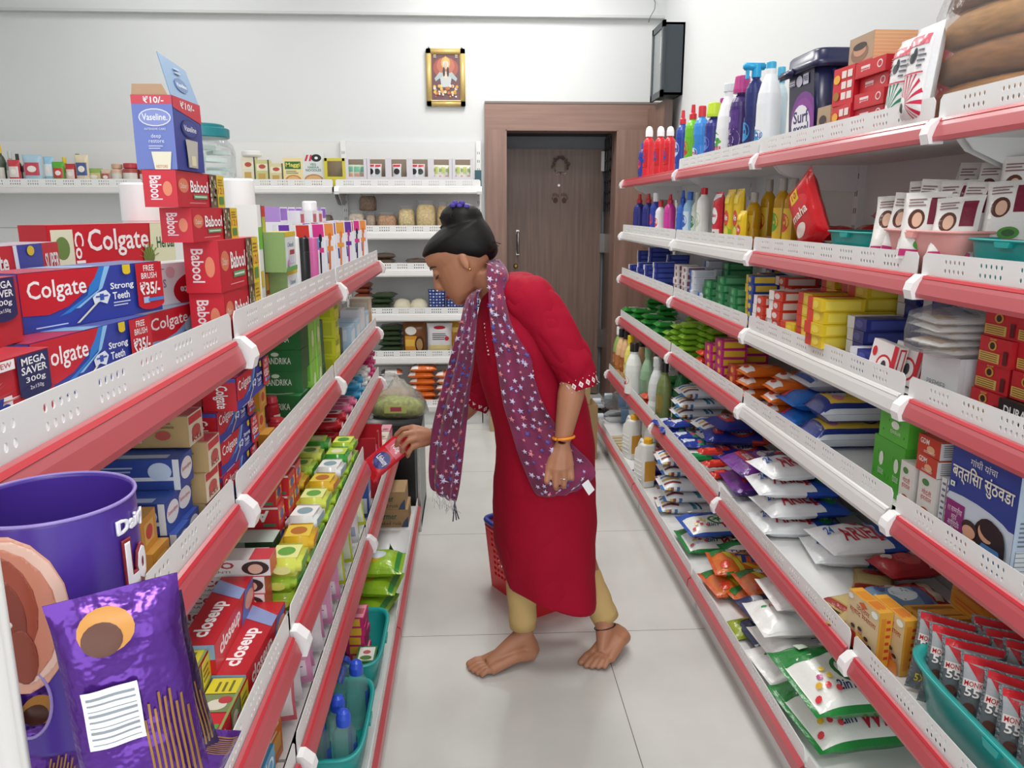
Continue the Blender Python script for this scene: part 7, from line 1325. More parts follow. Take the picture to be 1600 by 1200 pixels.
def soaps(lst, shelf, desc, grp, zb):
    for i, (kind, x, y, lv, tz) in enumerate(lst): put(soapbar('sb'+kind, *SB[kind]), 'soap_bar', '%s wrapped soap bar %s, %s' % (dict(pale='pale lime', mag='magenta', rose='rose pink').get(kind, kind), desc, (nn+['thirteenth', 'fourteenth', 'fifteenth', 'sixteenth', 'seventeenth', 'eighteenth', 'nineteenth', 'twentieth'])[i]+' from near'), 'soap', x, y, zb+lv*.031, PI/2+tz, grp)
lst = []
for j, (y, ks) in enumerate(((1.30, ('pale', 'white')), (1.40, ('yellow', 'pale')), (1.50, ('white', 'yellow')), (1.60, ('pale', 'white')), (1.70, ('yellow', 'yellow')), (1.80, ('white', 'lime')), (1.90, ('green', 'pale')), (2.0, ('lime', 'green')))):
    for i, k in enumerate(ks):
        for lv in range(3): lst.append((k if lv == 2 else ['lime', 'pale'][i], -.336-.069*i, y+.012*(i % 2), lv, -PI/2+rj.uniform(-.07, .07))) if not (i == 1 and y < 1.62) else None
lst = [q for q in lst if q]
for n0 in range(0, len(lst), 18): soaps(lst[n0:n0+18], 'L3', 'at the third shelf lip, %s part' % ['near', 'middle', 'far'][n0//18], 'soap bars at the lip of the third left shelf', Z3)
Z3b = LZb['L3']
for t, ks, ys in (('red', ('red', 'red'), (2.20, 2.29)), ('pink', ('pink', 'mag'), (2.39, 2.48)), ('blue', ('blue', 'blue'), (2.58, 2.67)), ('cream', ('white', 'cream'), (2.76, 2.84)), ('rose', ('mag', 'mag'), (2.92, 3.0))):
    q = []
    for y in ys:
        for i in range(2):
            for lv in range({'red': 2, 'pink': 2, 'blue': 3, 'cream': 3, 'rose': 4}[t]): q.append((ks[i], -.416-.096*i, y, lv, rj.uniform(-.06, .06)))
    soaps(q[:20], 'L3', 'in the %s block of the far bay' % t, 'soap bars in the far bay of the third left shelf', Z3b)
put(sachet('greenwhite', .06, .16, .03, '2f9a5a', lambda f: (f.rect(.1, .1, .9, .5, 'e6ece6'), f.ell(.5, .6, .3, .12, '1f7a44')), seed=90), 'pouch', 'green and white pouch at the far end of the third left shelf', 'pouch', -.42, 3.058, Z3b, 0)
# ---------------------------------------------------------------- left side, fourth shelf
Z4 = LZ['L4']; G4 = 'packs on the fourth left shelf'
for i, (x, y, z, tz, t) in enumerate(((-.345, 1.0, 0, .02, 'lower at the lip'), (-.35, 1.005, .0457, -.03, 'upper at the lip'), (-.415, 1.01, .0, .05, 'lower behind'), (-.42, 1.01, .0457, .0, 'upper behind'))): put(dm_, 'toothpaste_carton', 'sky blue toothpaste and brush carton on fourth left shelf, '+t, 'toothpaste', x, y, Z4+z, tz, G4)
def oran(f): l = f['L']; l.rect(0, 0, 1, 1, 'd8741f'); l.rect(.1, .2, .9, .5, 'e6b060'); l.lines(.15, .55, .85, .9, 3, 'f0dcc0'); f['T'].rect(0, 0, 1, 1, 'e08a2a'); f['F'].rect(.1, .1, .9, .9, 'c8601a')
om_ = carton('oran', .028, .075, .09, 'd8741f', oran)
for i in range(4): put(om_, 'soap_carton', 'orange soap carton standing on the fourth left shelf, %s from near' % nn[i], 'soap', -.35-.032*i, 1.18+.012*i, Z4, -.1+PI/2, 'orange soap cartons')
def padpk(f): f.rect(.05, .05, .95, .95, 'e29ac0'); f.ell(.4, .6, .3, .16, 'd84a9a'); f.rect(.1, .08, .9, .26, 'efdce6'); f.ell(.65, .4, .2, .1, 'f0e4ec'); f.rect(.6, .75, .85, .9, 'e2d84a'); f.ell(.3, .35, .1, .05, '6a2a50'); f.text('whisper', .15, .12, .85, .22, '8a3a78', .01)
pdm = sachet('padpk', .12, .16, .035, 'e29ac0', padpk, seed=92, crease=.05); pdw = sachet('padpw', .12, .16, .035, 'e6dfe2', lambda f: (f.rect(.05, .05, .95, .95, 'e9e2e6'), f.ell(.5, .5, .35, .2, 'c8407a'), f.rect(.1, .7, .9, .85, 'd98ab0')), seed=93, crease=.05); pdr = sachet('padpr', .1, .17, .04, 'dd6a78', lambda f: (f.rect(.05, .05, .95, .5, 'efe4e4'), f.ell(.5, .5, .2, .06, '3a2a30'), f.ell(.35, .4, .1, .05, 'c8404a')), seed=94, crease=.04)
for i in range(9): put([pdr, pdw, pdm][(0, 1, 2, 2, 1, 2, 2, 1, 2)[i]], 'pad_pack', '%s sanitary pack standing on fourth left shelf, %s from near' % (['salmon', 'white', 'pink'][(0, 1, 2, 2, 1, 2, 2, 1, 2)[i]], nn[i]), 'pack', -.370-.010*(i % 2), 1.27+i*.056, Z4, -1.35+rj.uniform(-.06, .06), 'sanitary packs on the fourth left shelf', rx=-.55)
for i in range(5): put([pdm, pdw][i % 2], 'pad_pack', '%s sanitary pack in the rear row of fourth left shelf, %s from near' % (['pink', 'white'][i % 2], nn[i]), 'pack', -.47, 1.22+i*.11, Z4, -.9+rj.uniform(-.1, .1), 'sanitary packs on the fourth left shelf', rx=-.7)
gy = sachet('greenyel', .1, .17, .03, 'c4cf3a', lambda f: (f.rect(.05, .05, .95, .95, 'dfe4c8'), f.rect(.1, .5, .9, .9, '9ab82a'), f.ell(.5, .3, .3, .12, '4f8a3a')), seed=95, crease=.05); wv = sachet('whitev', .1, .17, .03, 'e2e0e2', lambda f: (f.rect(.05, .05, .95, .95, 'ebe6e8'), f.ell(.5, .6, .3, .14, 'c89ab0'), f.rect(.1, .1, .9, .25, 'a8b0c8')), seed=96, crease=.05)
for i in range(7): put([gy, wv][(0, 1, 0, 1, 1, 0, 0)[i]], 'pouch', '%s pouch standing in the fourth left shelf, %s from near' % (['green and yellow', 'white and mauve'][(0, 1, 0, 1, 1, 0, 0)[i]], nn[i]), 'pouch', -.362-.01*(i % 2), 1.80+i*.062, Z4, -1.35+rj.uniform(-.06, .06), 'pouches on the fourth left shelf', rx=-.55)
bl = carton('bluehb', .05, .06, .12, '3a58a8', fc(('F', .1, .2, .9, .6, 'dfe4f0'), ('L', .1, .1, .9, .5, 'e0e4ee')))
for i in range(2): put(bl, 'carton', 'blue and white carton next to the red dispenser, %s' % ['nearer', 'farther'][i], 'carton', -.345-.03*i, 2.30+.07*i, Z4, 0, 'blue and white cartons')
r = thing('red_dispenser', 'red cardboard dispenser on the fourth left shelf under the held packet', 'dispenser', (-.36, 2.53, Z4), (0, 0, LT))
mb = MB(); RC = P('c0202c'); mb.box(-.09, -.05, 0, .09, .05, .01, RC); mb.box(-.09, -.05, .01, -.085, .05, .2, RC); mb.box(.085, -.05, .01, .09, .05, .2, RC); mb.box(-.085, .045, .01, .085, .05, .2, RC); mb.box(-.085, -.05, .01, .085, -.045, .05, RC); mb.box(-.012, -.05, .05, .012, -.045, .2, RC); mb.box(-.09, -.05, .1, .09, .05, .105, RC); obj('tray_body', mb, r)
for i in range(4): put(soapbar('sbpink', *SB['pink']), 'soap_bar', 'pink soap bar in the red dispenser, %s' % ['lower near', 'lower far', 'upper near', 'upper far'][i], 'soap', -.36, 2.49+.08*(i % 2), Z4+(.011 if i < 2 else .106), PI/2, 'pink soap bars in the red dispenser')
lux = carton('lux', .036, .09, .055, 'dccfbe', lambda f: (f['T'].ell(.5, .75, .3, .14, '8a8078'), f['F'].rect(.1, .2, .9, .8, 'd4c4b0'), f['T'].rect(.2, .1, .8, .4, 'e6dccf'), f['L'].text('LUX', .3, .3, .7, .7, '4a4440', .01), f['F'].text('LUX', .2, .4, .8, .65, '4a4440', .01))); luxp = carton('luxp', .036, .09, .055, 'e29aa8', lambda f: (f['T'].ell(.5, .75, .3, .14, '8a5a68'), f['F'].rect(.0, .7, 1, .8, 'c0304a'), f['F'].rect(.1, .2, .9, .6, 'ebb4be'), f['L'].rect(0, .8, 1, .95, 'c0304a')))
for j in range(3):
    for i in range(4):
        k_ = lux if j < 2 else luxp; put(k_, 'soap_carton', '%s soap carton in the upright block, row %s, %s from the lip' % (['cream', 'cream', 'pink'][j], ['one', 'two', 'three'][j], nn[i]), 'soap', -.325-.042*i, 2.69+.1*j, Z4+.0, PI/2, 'upright soap cartons in the far bay')
        put(k_, 'soap_carton', '%s soap carton in the upper layer, row %s, %s from the lip' % (['cream', 'cream', 'pink'][j], ['one', 'two', 'three'][j], nn[i]), 'soap', -.325-.042*i, 2.69+.1*j, Z4+.0555, PI/2, 'upright soap cartons in the far bay')
# ---------------------------------------------------------------- left side, base deck
Z5 = LZ['L5']
def base_at(px, py, dz=0): return ray(px, py, 2, Z5+dz)
t1 = tray('t5', .30, .19, .10, TEAL); c1 = Vector((-.327, 1.90, Z5)); c2 = Vector((-.327, 1.56, Z5))
put(t1, 'plastic_tray', 'teal plastic tray with pink and green soap on the left base deck', 'tray', c1.x, c1.y, c1.z, 0, 'teal trays on the left base deck'); put(t1, 'plastic_tray', 'teal plastic tray with blue capped bottles at the bottom of the photo', 'tray', c2.x, c2.y, c2.z, 0, 'teal trays on the left base deck')
def pinkc(f): f['T'].rect(.05, .05, .95, .95, 'e89aa8'); f['T'].rect(.1, .3, .9, .7, 'c85a70'); f['F'].rect(.05, .1, .95, .9, 'c8206a'); f['L'].rect(.05, .1, .95, .9, 'c8206a'); f['R'].rect(.0, .1, .95, .9, 'd83a7a'); f['B'].rect(.2, .1, .8, .9, 'e8b43a')
pc = carton('pinkc', .05, .075, .026, 'cf2a74', pinkc)
for c_, (dx, dy, n) in enumerate(((-.055, .03, 5), (.015, .055, 5))):
    for i in range(n): put(pc, 'soap_carton', 'pink soap carton in the teal tray, %s in the %s stack' % (ordn(n-1-i, n), ['left', 'right'][c_]), 'soap', c1.x+dx+rj.uniform(-.004, .004), c1.y+dy, c1.z+.005+i*.0265, PI/2+rj.uniform(-.08, .08), 'pink soap cartons in the teal tray')
gsm = carton('gsm', .05, .075, .026, '2a7a3a', lambda f: (f['T'].rect(.1, .08, .9, .92, 'e0e4da'), f['T'].ell(.5, .75, .3, .14, '4a7a3a'), f['T'].ell(.5, .4, .2, .12, 'b85a5a')))
for i in range(3): put(gsm, 'soap_carton', 'green soap carton at the right side of the teal tray, %s' % ['nearer', 'farther', 'stacked on the farther one'][i], 'soap', c1.x+.045, c1.y-.085+.062*(i > 0), c1.z+.005+.0265*(i == 2), PI/2, 'green soap cartons in the teal tray')
ysm = carton('ysm', .05, .075, .026, 'd9ae3a', lambda f: (f['T'].rect(.1, .08, .9, .92, 'e8dcc4'), f['T'].ell(.5, .5, .25, .2, 'b8504a')))
for i in range(2): put(ysm, 'soap_carton', 'yellow soap carton at the left side of the teal tray, %s' % ['nearer', 'farther'][i], 'soap', c1.x-.05, c1.y-.085+.06*i, c1.z+.005, PI/2, 'yellow soap cartons in the teal tray')
BG = M('e2efec', .08, trans=.8, ior=1.15, alpha=.4)
bts = bottle('coco', .05, .17, 'c9dcd8', '2f55d0', film=BG, label=lambda f: f.rect(.25, .1, .75, .9, '3a5ab0'), capr=.62, caph=.2, capshape='dome', shoulder=.8, neck=.5)
for i, (dx, dy) in enumerate(((-.045, -.085), (.0, -.1) , (.045, -.085), (-.02, -.045), (.032, -.035), (.05, .1))): multi('oil_bottle', bts, 'clear bottle with blue dome cap standing in the teal tray, %s from near' % nn[i], 'bottle', (c2.x+dx, c2.y+dy, c2.z+.005+(.0 if i < 5 else .0)), (0, 0, LT), 'clear bottles with blue caps')
for i in range(4): multi('oil_bottle', bts, 'clear bottle lying in the teal tray behind the upright ones, %s' % nn[i], 'bottle', (c2.x-.05+.052*(i % 2), c2.y+.085, c2.z+.032+.052*(i//2)), (-PI/2, 0, 0), 'clear bottles lying down in the teal tray')
mg = pillow('mango', .15, .22, .06, '8fb82a', lambda f: (f.rect(.04, .04, .96, .96, '93bb2c'), f.ell(.4, .5, .26, .2, 'd9a82a'), f.ell(.55, .36, .2, .12, 'cfdce4'), f.text('mango', .1, .72, .9, .86, '3a5a9a', .02), f.rect(.04, .04, .96, .1, '2f8a3a')), crease=.06, seed=97)
for i in range(3): put(mg, 'mango_pack', 'green and yellow mango pouch behind the teal tray, %s of three' % ordn(2-i, 3), 'pouch', -.345+.01*i, 2.23+.015*i, Z5+.0+i*.052, -.25+.12*i, 'green and yellow mango pouches')
put(sachet('greenhang', .07, .12, .02, '2f9a3a', lambda f: f.ell(.5, .6, .2, .1, 'dfe8d8'), seed=98), 'pouch', 'bright green pouch leaning at the right of the mango pouches', 'pouch', -.262, 2.40, Z5, .3, None, rx=.0)
cbm = carton('farm', .14, .17, .07, CARD, lambda f: (f['L'].text('farmer', .35, .45, .75, .8, '3a5a44', .02), f['L'].text('soaked rusk', .3, .12, .85, .32, '4a3a2a', 0), f['F'].text('farmer', .2, .4, .8, .7, '3a4a5a', .02), f['L'].poly([(.85, 0), (1, 0), (1, .6), (.9, .3)], '3a4a6a'), f['T'].rect(.0, .46, 1, .54, 'c4a87a')))
for i in range(2): put(cbm, 'cardboard_box', 'brown cardboard carton with dark print on the left base deck, %s' % ['lower', 'upper'][i], 'box', -.335-.01*i, 2.93, Z5+i*.0707, 0, 'brown cardboard cartons')
put(carton('cbplain', .16, .12, .13, CARD, lambda f: f['T'].rect(0, .46, 1, .54, 'b8a07a')), 'cardboard_box', 'plain brown carton left of the printed cardboard cartons', 'box', -.52, 2.84, Z5, .1, 'brown cardboard cartons')
mb = MB(); mb.box(-.14, -.09, 0, .14, .09, .003, M('e9ecec', .5), bev=.001); put(mb.mesh('white_sheet'), 'white_sheet', 'white board sheet lying on the left base deck behind the mango pouches', 'sheet', -.33, 2.68, Z5+.0005)
put(pillow('blues', .09, .14, .025, 'b9cfd8', lambda f: (f.rect(.1, .1, .9, .4, '6a9ab8'), f.ell(.5, .7, .3, .12, 'd9d8a0')), crease=.06, seed=99), 'pouch', 'pale blue packet next to the white board sheet', 'packet', -.47, 2.66, Z5+.004, .5)
# ---------------------------------------------------------------- black cabinet at the end of the left rack and clear bags on it
r = thing('black_cabinet', 'low black cabinet standing at the far end of the left rack', 'cabinet', (-.48, 3.32, 0))
BL = M('1d1f20', .3); mb = MB(); mb.box(-.26, -.2, 0, .26, .2, .03, BL); mb.box(-.26, -.2, .03, -.24, .2, .44, BL); mb.box(-.24, .18, .03, .24, .2, .44, BL); mb.box(-.24, -.2, .03, .24, -.185, .44, BL); mb.box(-.245, -.18, .2, .245, .18, .215, BL); obj('carcass', mb, r)
mb = MB(); mb.box(-.27, -.21, .44, .27, .21, .465, BL, bev=.004); obj('top_board', mb, r); mb = MB(); mb.box(.241, -.2, .0, .26, .2, .44, M('6a7270', .35)); obj('side_panel', mb, r); mb = MB(); mb.box(.252, -.212, .0, .262, -.2, .44, M('b9bcba', .25, metal=.8)); obj('edge_strip', mb, r); mb = MB(); mb.box(-.24, -.203, .375, .24, -.2, .38, M('5a5f60', .4)); obj('drawer_line', mb, r)
rr = random.Random(12)
for i, (x, y, s, t, c_) in enumerate(((-.31, 3.26, 1.0, 'nearest, with green label', '9aa05a'), (-.36, 3.42, .95, 'farthest, pale contents', 'a8907a'), (-.56, 3.3, .9, 'leftmost, half hidden by the rail', '7a8a80'))):
    r = thing('clear_bag', 'crumpled clear bag of dry goods on the black cabinet, '+t, 'bag', (x, y, .4655), (0, 0, rr.uniform(-.3, .3))); mb = MB()
    mb.loft([[(q[0]*(1+rr.uniform(-.09, .06)), q[1]*(1+rr.uniform(-.09, .06)), q[2]+rr.uniform(-.006, .008)*(z > .01)) for q in ring((0, 0, z*s), (.12*s*k, 0, 0), (0, .085*s*k, 0), 28, 2.5)] for z, k in ((.0005, .8), (.015, 1.02), (.05, .98), (.085, .8), (.11, .45), (.15, .2))], CLEAR); obj('film', mb, r)
    mb = MB(); mb.loft([ring((0, 0, z*s), (.105*s*k, 0, 0), (0, .072*s*k, 0), 24, 2.4) for z, k in ((.003, .8), (.015, .98), (.045, .95), (.07, .6))], M(c_, .8, noise=(60, .4))); obj('contents', mb, r)
    mb = MB(); mb.box(-.05, -.089*s, .03, .04, -.087*s, .062, P('c4d07a')); mb.box(-.025, -.0895*s, .038, .02, -.0882*s, .056, P('b84a5a')); obj('paper_label', mb, r)
# ---------------------------------------------------------------- back wall rack
def onB(px, lv, off=.05): q = ray(px, 400, 1, BYF+off); return Vector((q.x, BYF+off, BZ[lv]+.0012))
def bk(me, name, desc, cat, px, lv, off=.06, tz=0, grp=None, dz=0, rx=0): p = onB(px, lv, off); return one(name, me, desc, cat, (p.x, p.y, p.z+dz), (rx, 0, tz), grp)
GBK = 'boxes on the back wall top shelf'
noo = lambda bg, c1, t, tc: (lambda f: (f['F'].rect(0, 0, 1, 1, bg), f['F'].rect(.1, .62, .9, .88, c1), f['F'].ell(.5, .22, .42, .2, 'c8843a'), f['F'].ell(.5, .24, .32, .14, 'e0b878'), f['F'].text(t, .15, .66, .85, .84, tc, .02), f['F'].lines(.15, .45, .8, .58, 2, '7a8a6a')))
bk(carton('maggi', .115, .07, .165, 'e2c23a', noo('ead9a0', '2f6a34', 'Maggi', 'e8dc5a')), 'noodle_carton', 'yellow noodle carton at the left end of the upper right back shelf', 'carton', 469, 0, .06, 0, GBK)
bk(carton('hakka', .125, .07, .195, 'dcdedc', lambda f: (f['F'].ell(.65, .85, .24, .11, '1f1f22'), f['F'].ell(.65, .85, .08, .04, 'e8e8e8'), f['F'].poly([(.1, .76), (.2, .94), (.3, .94), (.2, .76)], 'c8303c'), f['F'].poly([(.3, .76), (.38, .94), (.46, .94), (.4, .76)], 'c8303c'), f['F'].text('VEG\nHAKKA\nNOODLES', .15, .46, .85, .7, '2a7a64', .01), f['F'].ell(.5, .2, .45, .18, 'b9844a'), f['F'].ell(.5, .22, .36, .12, 'd9ae78'))), 'noodle_carton', 'white noodle carton with black circle and green lettering', 'carton', 498, 0, .06, 0, GBK)
def dispenser(key, w, h, col, rim):
    if key in CACHE: return CACHE[key]
    mb = MB(); m, b_ = P(col), P('8a7a68'); t = .004; d = .11
    mb.box(-w/2, -d/2, 0, w/2, d/2, t, m); mb.box(-w/2, d/2-t, t, w/2, d/2, h, b_); mb.box(-w/2, -d/2, t, -w/2+t, d/2-t, h, m); mb.box(w/2-t, -d/2, t, w/2, d/2-t, h, m); mb.box(-w/2+t, -d/2, t, w/2-t, -d/2+t, h*.36, m)
    mb.box(-w/2+t, -d/2, h*.36, -w/2+.018, -d/2+t, h, m); mb.box(w/2-.018, -d/2, h*.36, w/2-t, -d/2+t, h, m)
    if rim: mb.box(-w/2+t, -d/2, h*.9, w/2-t, -d/2+t, h, m)
    CACHE[key] = mb.mesh(key); return CACHE[key]
bk(dispenser('dispy', .125, .165, 'cfc23a', True), 'dispenser_box', 'empty yellow dispenser box with a torn window on the back shelf', 'box', 529, 0, .07, 0, GBK)
sb_ = [pillow('bsa', .055, .1, .012, 'c9d4c0', lambda f: (f.rect(.1, .1, .9, .5, 'd9a88a'), f.rect(.1, .6, .9, .9, '7ab89a')), seed=101), pillow('bsb', .055, .11, .012, 'dcdcde', lambda f: (f.ell(.5, .6, .34, .16, '26262a'), f.rect(.1, .85, .9, .96, 'c8303c')), seed=102), pillow('bsc', .055, .1, .012, 'dcdccf', lambda f: (f.rect(.1, .1, .5, .4, 'd8a0a8'), f.rect(.5, .5, .9, .9, 'b9c46a'), f.ell(.4, .7, .2, .1, '8aa86a')), seed=103)]
for k_, m_ in enumerate(sb_): m_.transform(Matrix.Rotation(PI/2, 4, 'X')); m_.transform(Matrix.Translation((0, .006, .05)))
for i, (px, s_, n, t) in enumerate(((562, 0, 3, 'first'), (594, 1, 2, 'second'), (628, 1, 1, 'third'), (660, 1, 2, 'fourth'), (692, 2, 3, 'fifth'), (725, 2, 3, 'sixth'))):
    bk(dispenser('dispw', .125, .165, 'd4d0d6', False), 'dispenser_box', 'white cardboard dispenser box with sachets, %s from the yellow one' % t, 'box', px, 0, .07, 0, GBK)
    for j in range(n): bk(sb_[s_], 'sachet', 'sachet in the %s white dispenser box, %s' % (t, ['left', 'middle', 'right'][j]), 'sachet', px-10+10*j+(6 if n == 1 else 0), 0, .05+.012*j, .1*(j-1), 'sachets in the white dispenser boxes', .03, -.05)
bk(carton('tealbk', .04, .08, .1, '2a5a64'), 'carton', 'small dark teal carton at the door end of the back shelf', 'carton', 748, 0, .09, 0, GBK)
for px, c, h, t in ((407, 'e2dcc4', .17, 'cream carton with black edge'), (421, 'c9c88a', .155, 'olive and cream carton'), (443, 'd9cfa0', .135, 'pale yellow carton')):
    bk(carton('bk%d' % px, .08, .07, h, c, lambda f: (f['F'].rect(.1, .6, .9, .85, 'e8e2c8'), f['F'].rect(.2, .3, .7, .5, 'c8a45a'), f['F'].ell(.5, .75, .25, .08, 'b8503a'), f['F'].rect(.9, 0, 1, 1, '4a4a3a'))), 'carton', t+' on the middle back shelf', 'carton', px, 0, .06, 0, GBK)
mb = MB(); mb.lathe([(.05, 0), (.058, .01), (.058, .03), (.05, .034)], M('e6e4e0', .3), 24); bk(mb.mesh('lid_tub'), 'tub', 'shallow white tub on top of the cream carton', 'tub', 404, 0, .07, 0, None, .172)
# jars and pouches on the far left top shelf
gl = 'sauces and pouches on the far left back shelf'
for px, yt, wp, b_, c_, t, kw in ((8, 226, 14, '3f4a3a', 'e2c23a', 'dark green bottle with yellow cap', {}), (18, 236, 12, '9aa098', 'c9ccc8', 'grey bottle beside the dark green one', {}), (24, 240, 10, '3a3f44', '2c3034', 'slim black bottle', {}), (32, 242, 12, 'a83038', '8a2028', 'red sauce bottle', {}), (100, 245, 12, 'c8902a', 'e2c83a', 'mustard bottle with yellow cap', {}), (118, 240, 12, '3a8a3a', '2a6a2e', 'green bottle', {}), (203, 255, 22, 'a84a48', 'b83a44', 'squat jam jar with red lid', {}), (221, 258, 16, 'a84a48', 'b83a44', 'small jam jar with red lid', {}), (187, 256, 16, 'd8b8a0', 'c9a48a', 'beige jar', {})):
    q = ray(px, yt, 1, BYF+.06); h = q.z-BZ[0]; w_ = wp*.0042
    jar_ = 'jam' in t or 'beige' in t
    pr = bottle('bk'+b_+str(px), w_, h, b_, c_, label=(lambda f: f.rect(.1, .2, .9, .8, 'd9d4cc')), capr=.9 if jar_ else .45, caph=.2, shoulder=.9 if jar_ else .7, neck=.8 if jar_ else .4)
    multi('sauce_bottle' if not jar_ else 'jam_jar', pr, t+' on the far left back shelf', 'bottle' if not jar_ else 'jar', (q.x, q.y, BZ[0]+.0012), (0, 0, 0), gl)
for px, w_, h, c, c2, t in ((42, .07, .12, 'c8404a', 'e0d4d0', 'red and white'), (58, .05, .1, 'd9cfd0', 'a8405a', 'pale'), (70, .11, .15, 'a9c8d8', 'c8485a', 'light blue and red'), (94, .06, .14, '9ac4dc', 'dfe8ee', 'sky blue'), (110, .07, .11, '5aa83a', 'c83a3a', 'lime green'), (126, .06, .1, 'b83a40', 'e6d0c8', 'red'), (144, .08, .15, 'd9cdb0', '4a5a8a', 'cream'), (162, .1, .075, '8aa85a', 'd9c48a', 'olive green'), (178, .06, .07, 'c9b8a0', 'b8585a', 'small tan')):
    bk(sachet('bkp%d' % px, w_, h+.03, .03, c, (lambda c2: lambda f: (f.rect(.1, .35, .9, .75, c2), f.ell(.5, .55, .25, .1, 'f0e8e0')))(c2), crease=.05, seed=px), 'pouch', t+' pouch on the far left back shelf', 'pouch', px, 0, .045, 0, gl)
# second to fifth shelves left of the door
NOOD = M('dcc48a', .7, noise=(90, .3)); BRN = M('7a5a40', .7, noise=(80, .4)); MIX = M('b8875a', .7, noise=(140, .6))
def clearbag(name, desc, px, lv, w, h, d, mat, off=.1, grp=None, dz=0, top=.35):
    p = onB(px, lv, off); r = thing(name, desc, 'bag', (p.x, p.y, p.z+dz), (0, 0, 0), grp); rr = random.Random(int(px*7+lv))
    mb = MB(); mb.loft([ring((0, 0, h*z), (w/2*k*.95, 0, 0), (0, d/2*k*.95, 0), 26, 3.5) for z, k in ((.002, .86), (.06, 1), (.7, 1), (.84, .85), (.88, .5))], mat); obj('contents', mb, r)
    mb = MB(); mb.loft([[(x*(1+rr.uniform(-.05, .05)), y*(1+rr.uniform(-.05, .05)), z_) for x, y, z_ in ring((0, 0, h*z), (w/2*k, 0, 0), (0, d/2*k, 0), 26, 3.5)] for z, k in ((.001, .9), (.06, 1.04), (.6, 1.04), (.8, .9), (.92, .7), (1, .95))], CLEAR); obj('film', mb, r)
g = 'clear bags on the second back shelf'
for px, w, h, m_, t in ((512, .08, .12, M('6a5a4a', .7), 'dark dried goods'), (560, .1, .13, M('c9b8a4', .7, noise=(80, .3)), 'pale puffed grain'), (585, .06, .12, M('a89078', .7, noise=(80, .3)), 'beige sticks'), (608, .12, .12, MIX, 'mottled brown snack mix'), (636, .1, .16, NOOD, 'yellow vermicelli'), (668, .12, .19, M('e0c48a', .7, noise=(90, .25)), 'tall golden noodles'), (690, .07, .18, M('c9a468', .7, noise=(90, .3)), 'tan crisps')): clearbag('snack_bag', 'clear bag of %s on the second back shelf' % t, px, 1, w, h, .12, m_, .08, g)
clearbag('snack_bag', 'clear bag of brown chunks lying on top of the second back shelf row', 578, 1, .1, .1, .1, BRN, .12, g, .125)
dk = pillow('bkdark', .14, .16, .035, '7a675a', foil('7a675a', '94826e', '5f4d44'), crease=.1, seed=105)
for i, (px, dz) in enumerate(((600, 0), (600, .03), (601, .06), (650, 0), (652, .028))): bk(dk, 'dry_pack', 'brown flat pack on the third back shelf, %s' % ['lowest of left pile', 'middle of left pile', 'topmost of left pile', 'lower of right pile', 'upper of right pile'][i], 'pack', px, 2, .11, .05*i, 'brown flat packs', dz)
rb = pillow('bkred', .1, .15, .035, '8f4a38', foil('8f4a38', 'd2ac96', '5f352c'), crease=.1, seed=106); gb = pillow('bkgreen', .15, .16, .035, '48583f', foil('48583f', '9a7a60', '3f6a44'), crease=.1, seed=107)
for i in range(6): bk(rb, 'dry_pack', 'reddish brown pack on the fourth back shelf, %s of six' % ordn(5-i, 6), 'pack', 566+2*(i % 2), 3, .11, .06*(i % 3-1), 'reddish brown packs', i*.0307)
for i in range(4): bk(gb, 'dry_pack', 'dark green and brown pack right of the reddish ones, %s' % ordn(3-i, 4), 'pack', 595+2*(i % 2), 3, .11, .05*(i % 3-1), 'dark green and brown packs', i*.031)
WSW = M('e8e0c4', .5, bump=(30, .5))
for px, t in ((623, 'left'), (651, 'right')):
    mb = MB(); mb.loft([ring((0, 0, z), (.056*k, 0, 0), (0, .05*k, 0), 24, 2.6) for z, k in ((0, .85), (.012, 1), (.05, 1), (.078, .75), (.09, .3))], WSW); bk(mb.mesh('cream_bundle'), 'cream_bundle', 'cream wrapped bundle on the fourth back shelf, %s of the pair' % t, 'bundle', px, 3, .08, 0, 'cream wrapped bundles')
bp_ = sachet('bkblue', .11, .15, .05, '2c3f8a', lambda f: [f.ell(.12+.19*(i % 5), .1+.12*(i//5), .06, .03, ['dfe4f0', '8aa4dc'][i % 2]) for i in range(40)], seed=108)
for i, px in enumerate((680, 704, 726)): bk(bp_, 'patterned_bag', 'blue and white patterned bag beside the woman\'s chin, %s' % ['leftmost', 'middle', 'rightmost'][i], 'bag', px, 3, .06, .1*i, 'blue patterned bags')
for i in range(6): bk(gb, 'dry_pack', 'dark green and brown pack on the lowest back shelf, %s of six' % ordn(5-i, 6), 'pack', 606+2*(i % 2), 4, .11, .05*(i % 3-1), 'dark green packs on the lowest shelf', i*.0307)
bk(sachet('brgold', .15, .215, .06, '7a4a24', lambda f: (f.rect(.08, .05, .6, .6, 'd8942a'), f.ell(.35, .75, .25, .12, 'e8e4dc'), f.ell(.72, .35, .2, .25, '4a2c1c'), f.ell(.72, .35, .14, .18, 'b08a5a'), f.rect(.1, .3, .5, .5, 'e8b84a')), crease=.06, seed=109), 'food_bag', 'brown and gold bag standing on the lowest back shelf', 'bag', 645, 4, .05, 0)
bk(sachet('whbag', .16, .205, .06, 'e2dfe2', lambda f: (f.rect(.06, .05, .94, .35, 'e0cc8a'), f.ell(.5, .88, .24, .05, 'c02a3a'), f.lines(.2, .5, .8, .72, 4, '4a4448'), f.ell(.8, .55, .09, .07, 'c8303a'), f.ell(.86, .12, .08, .09, '2a2024')), crease=.05, seed=110), 'food_bag', 'white bag with red badge standing right of the brown and gold bag', 'bag', 684, 4, .05, 0)
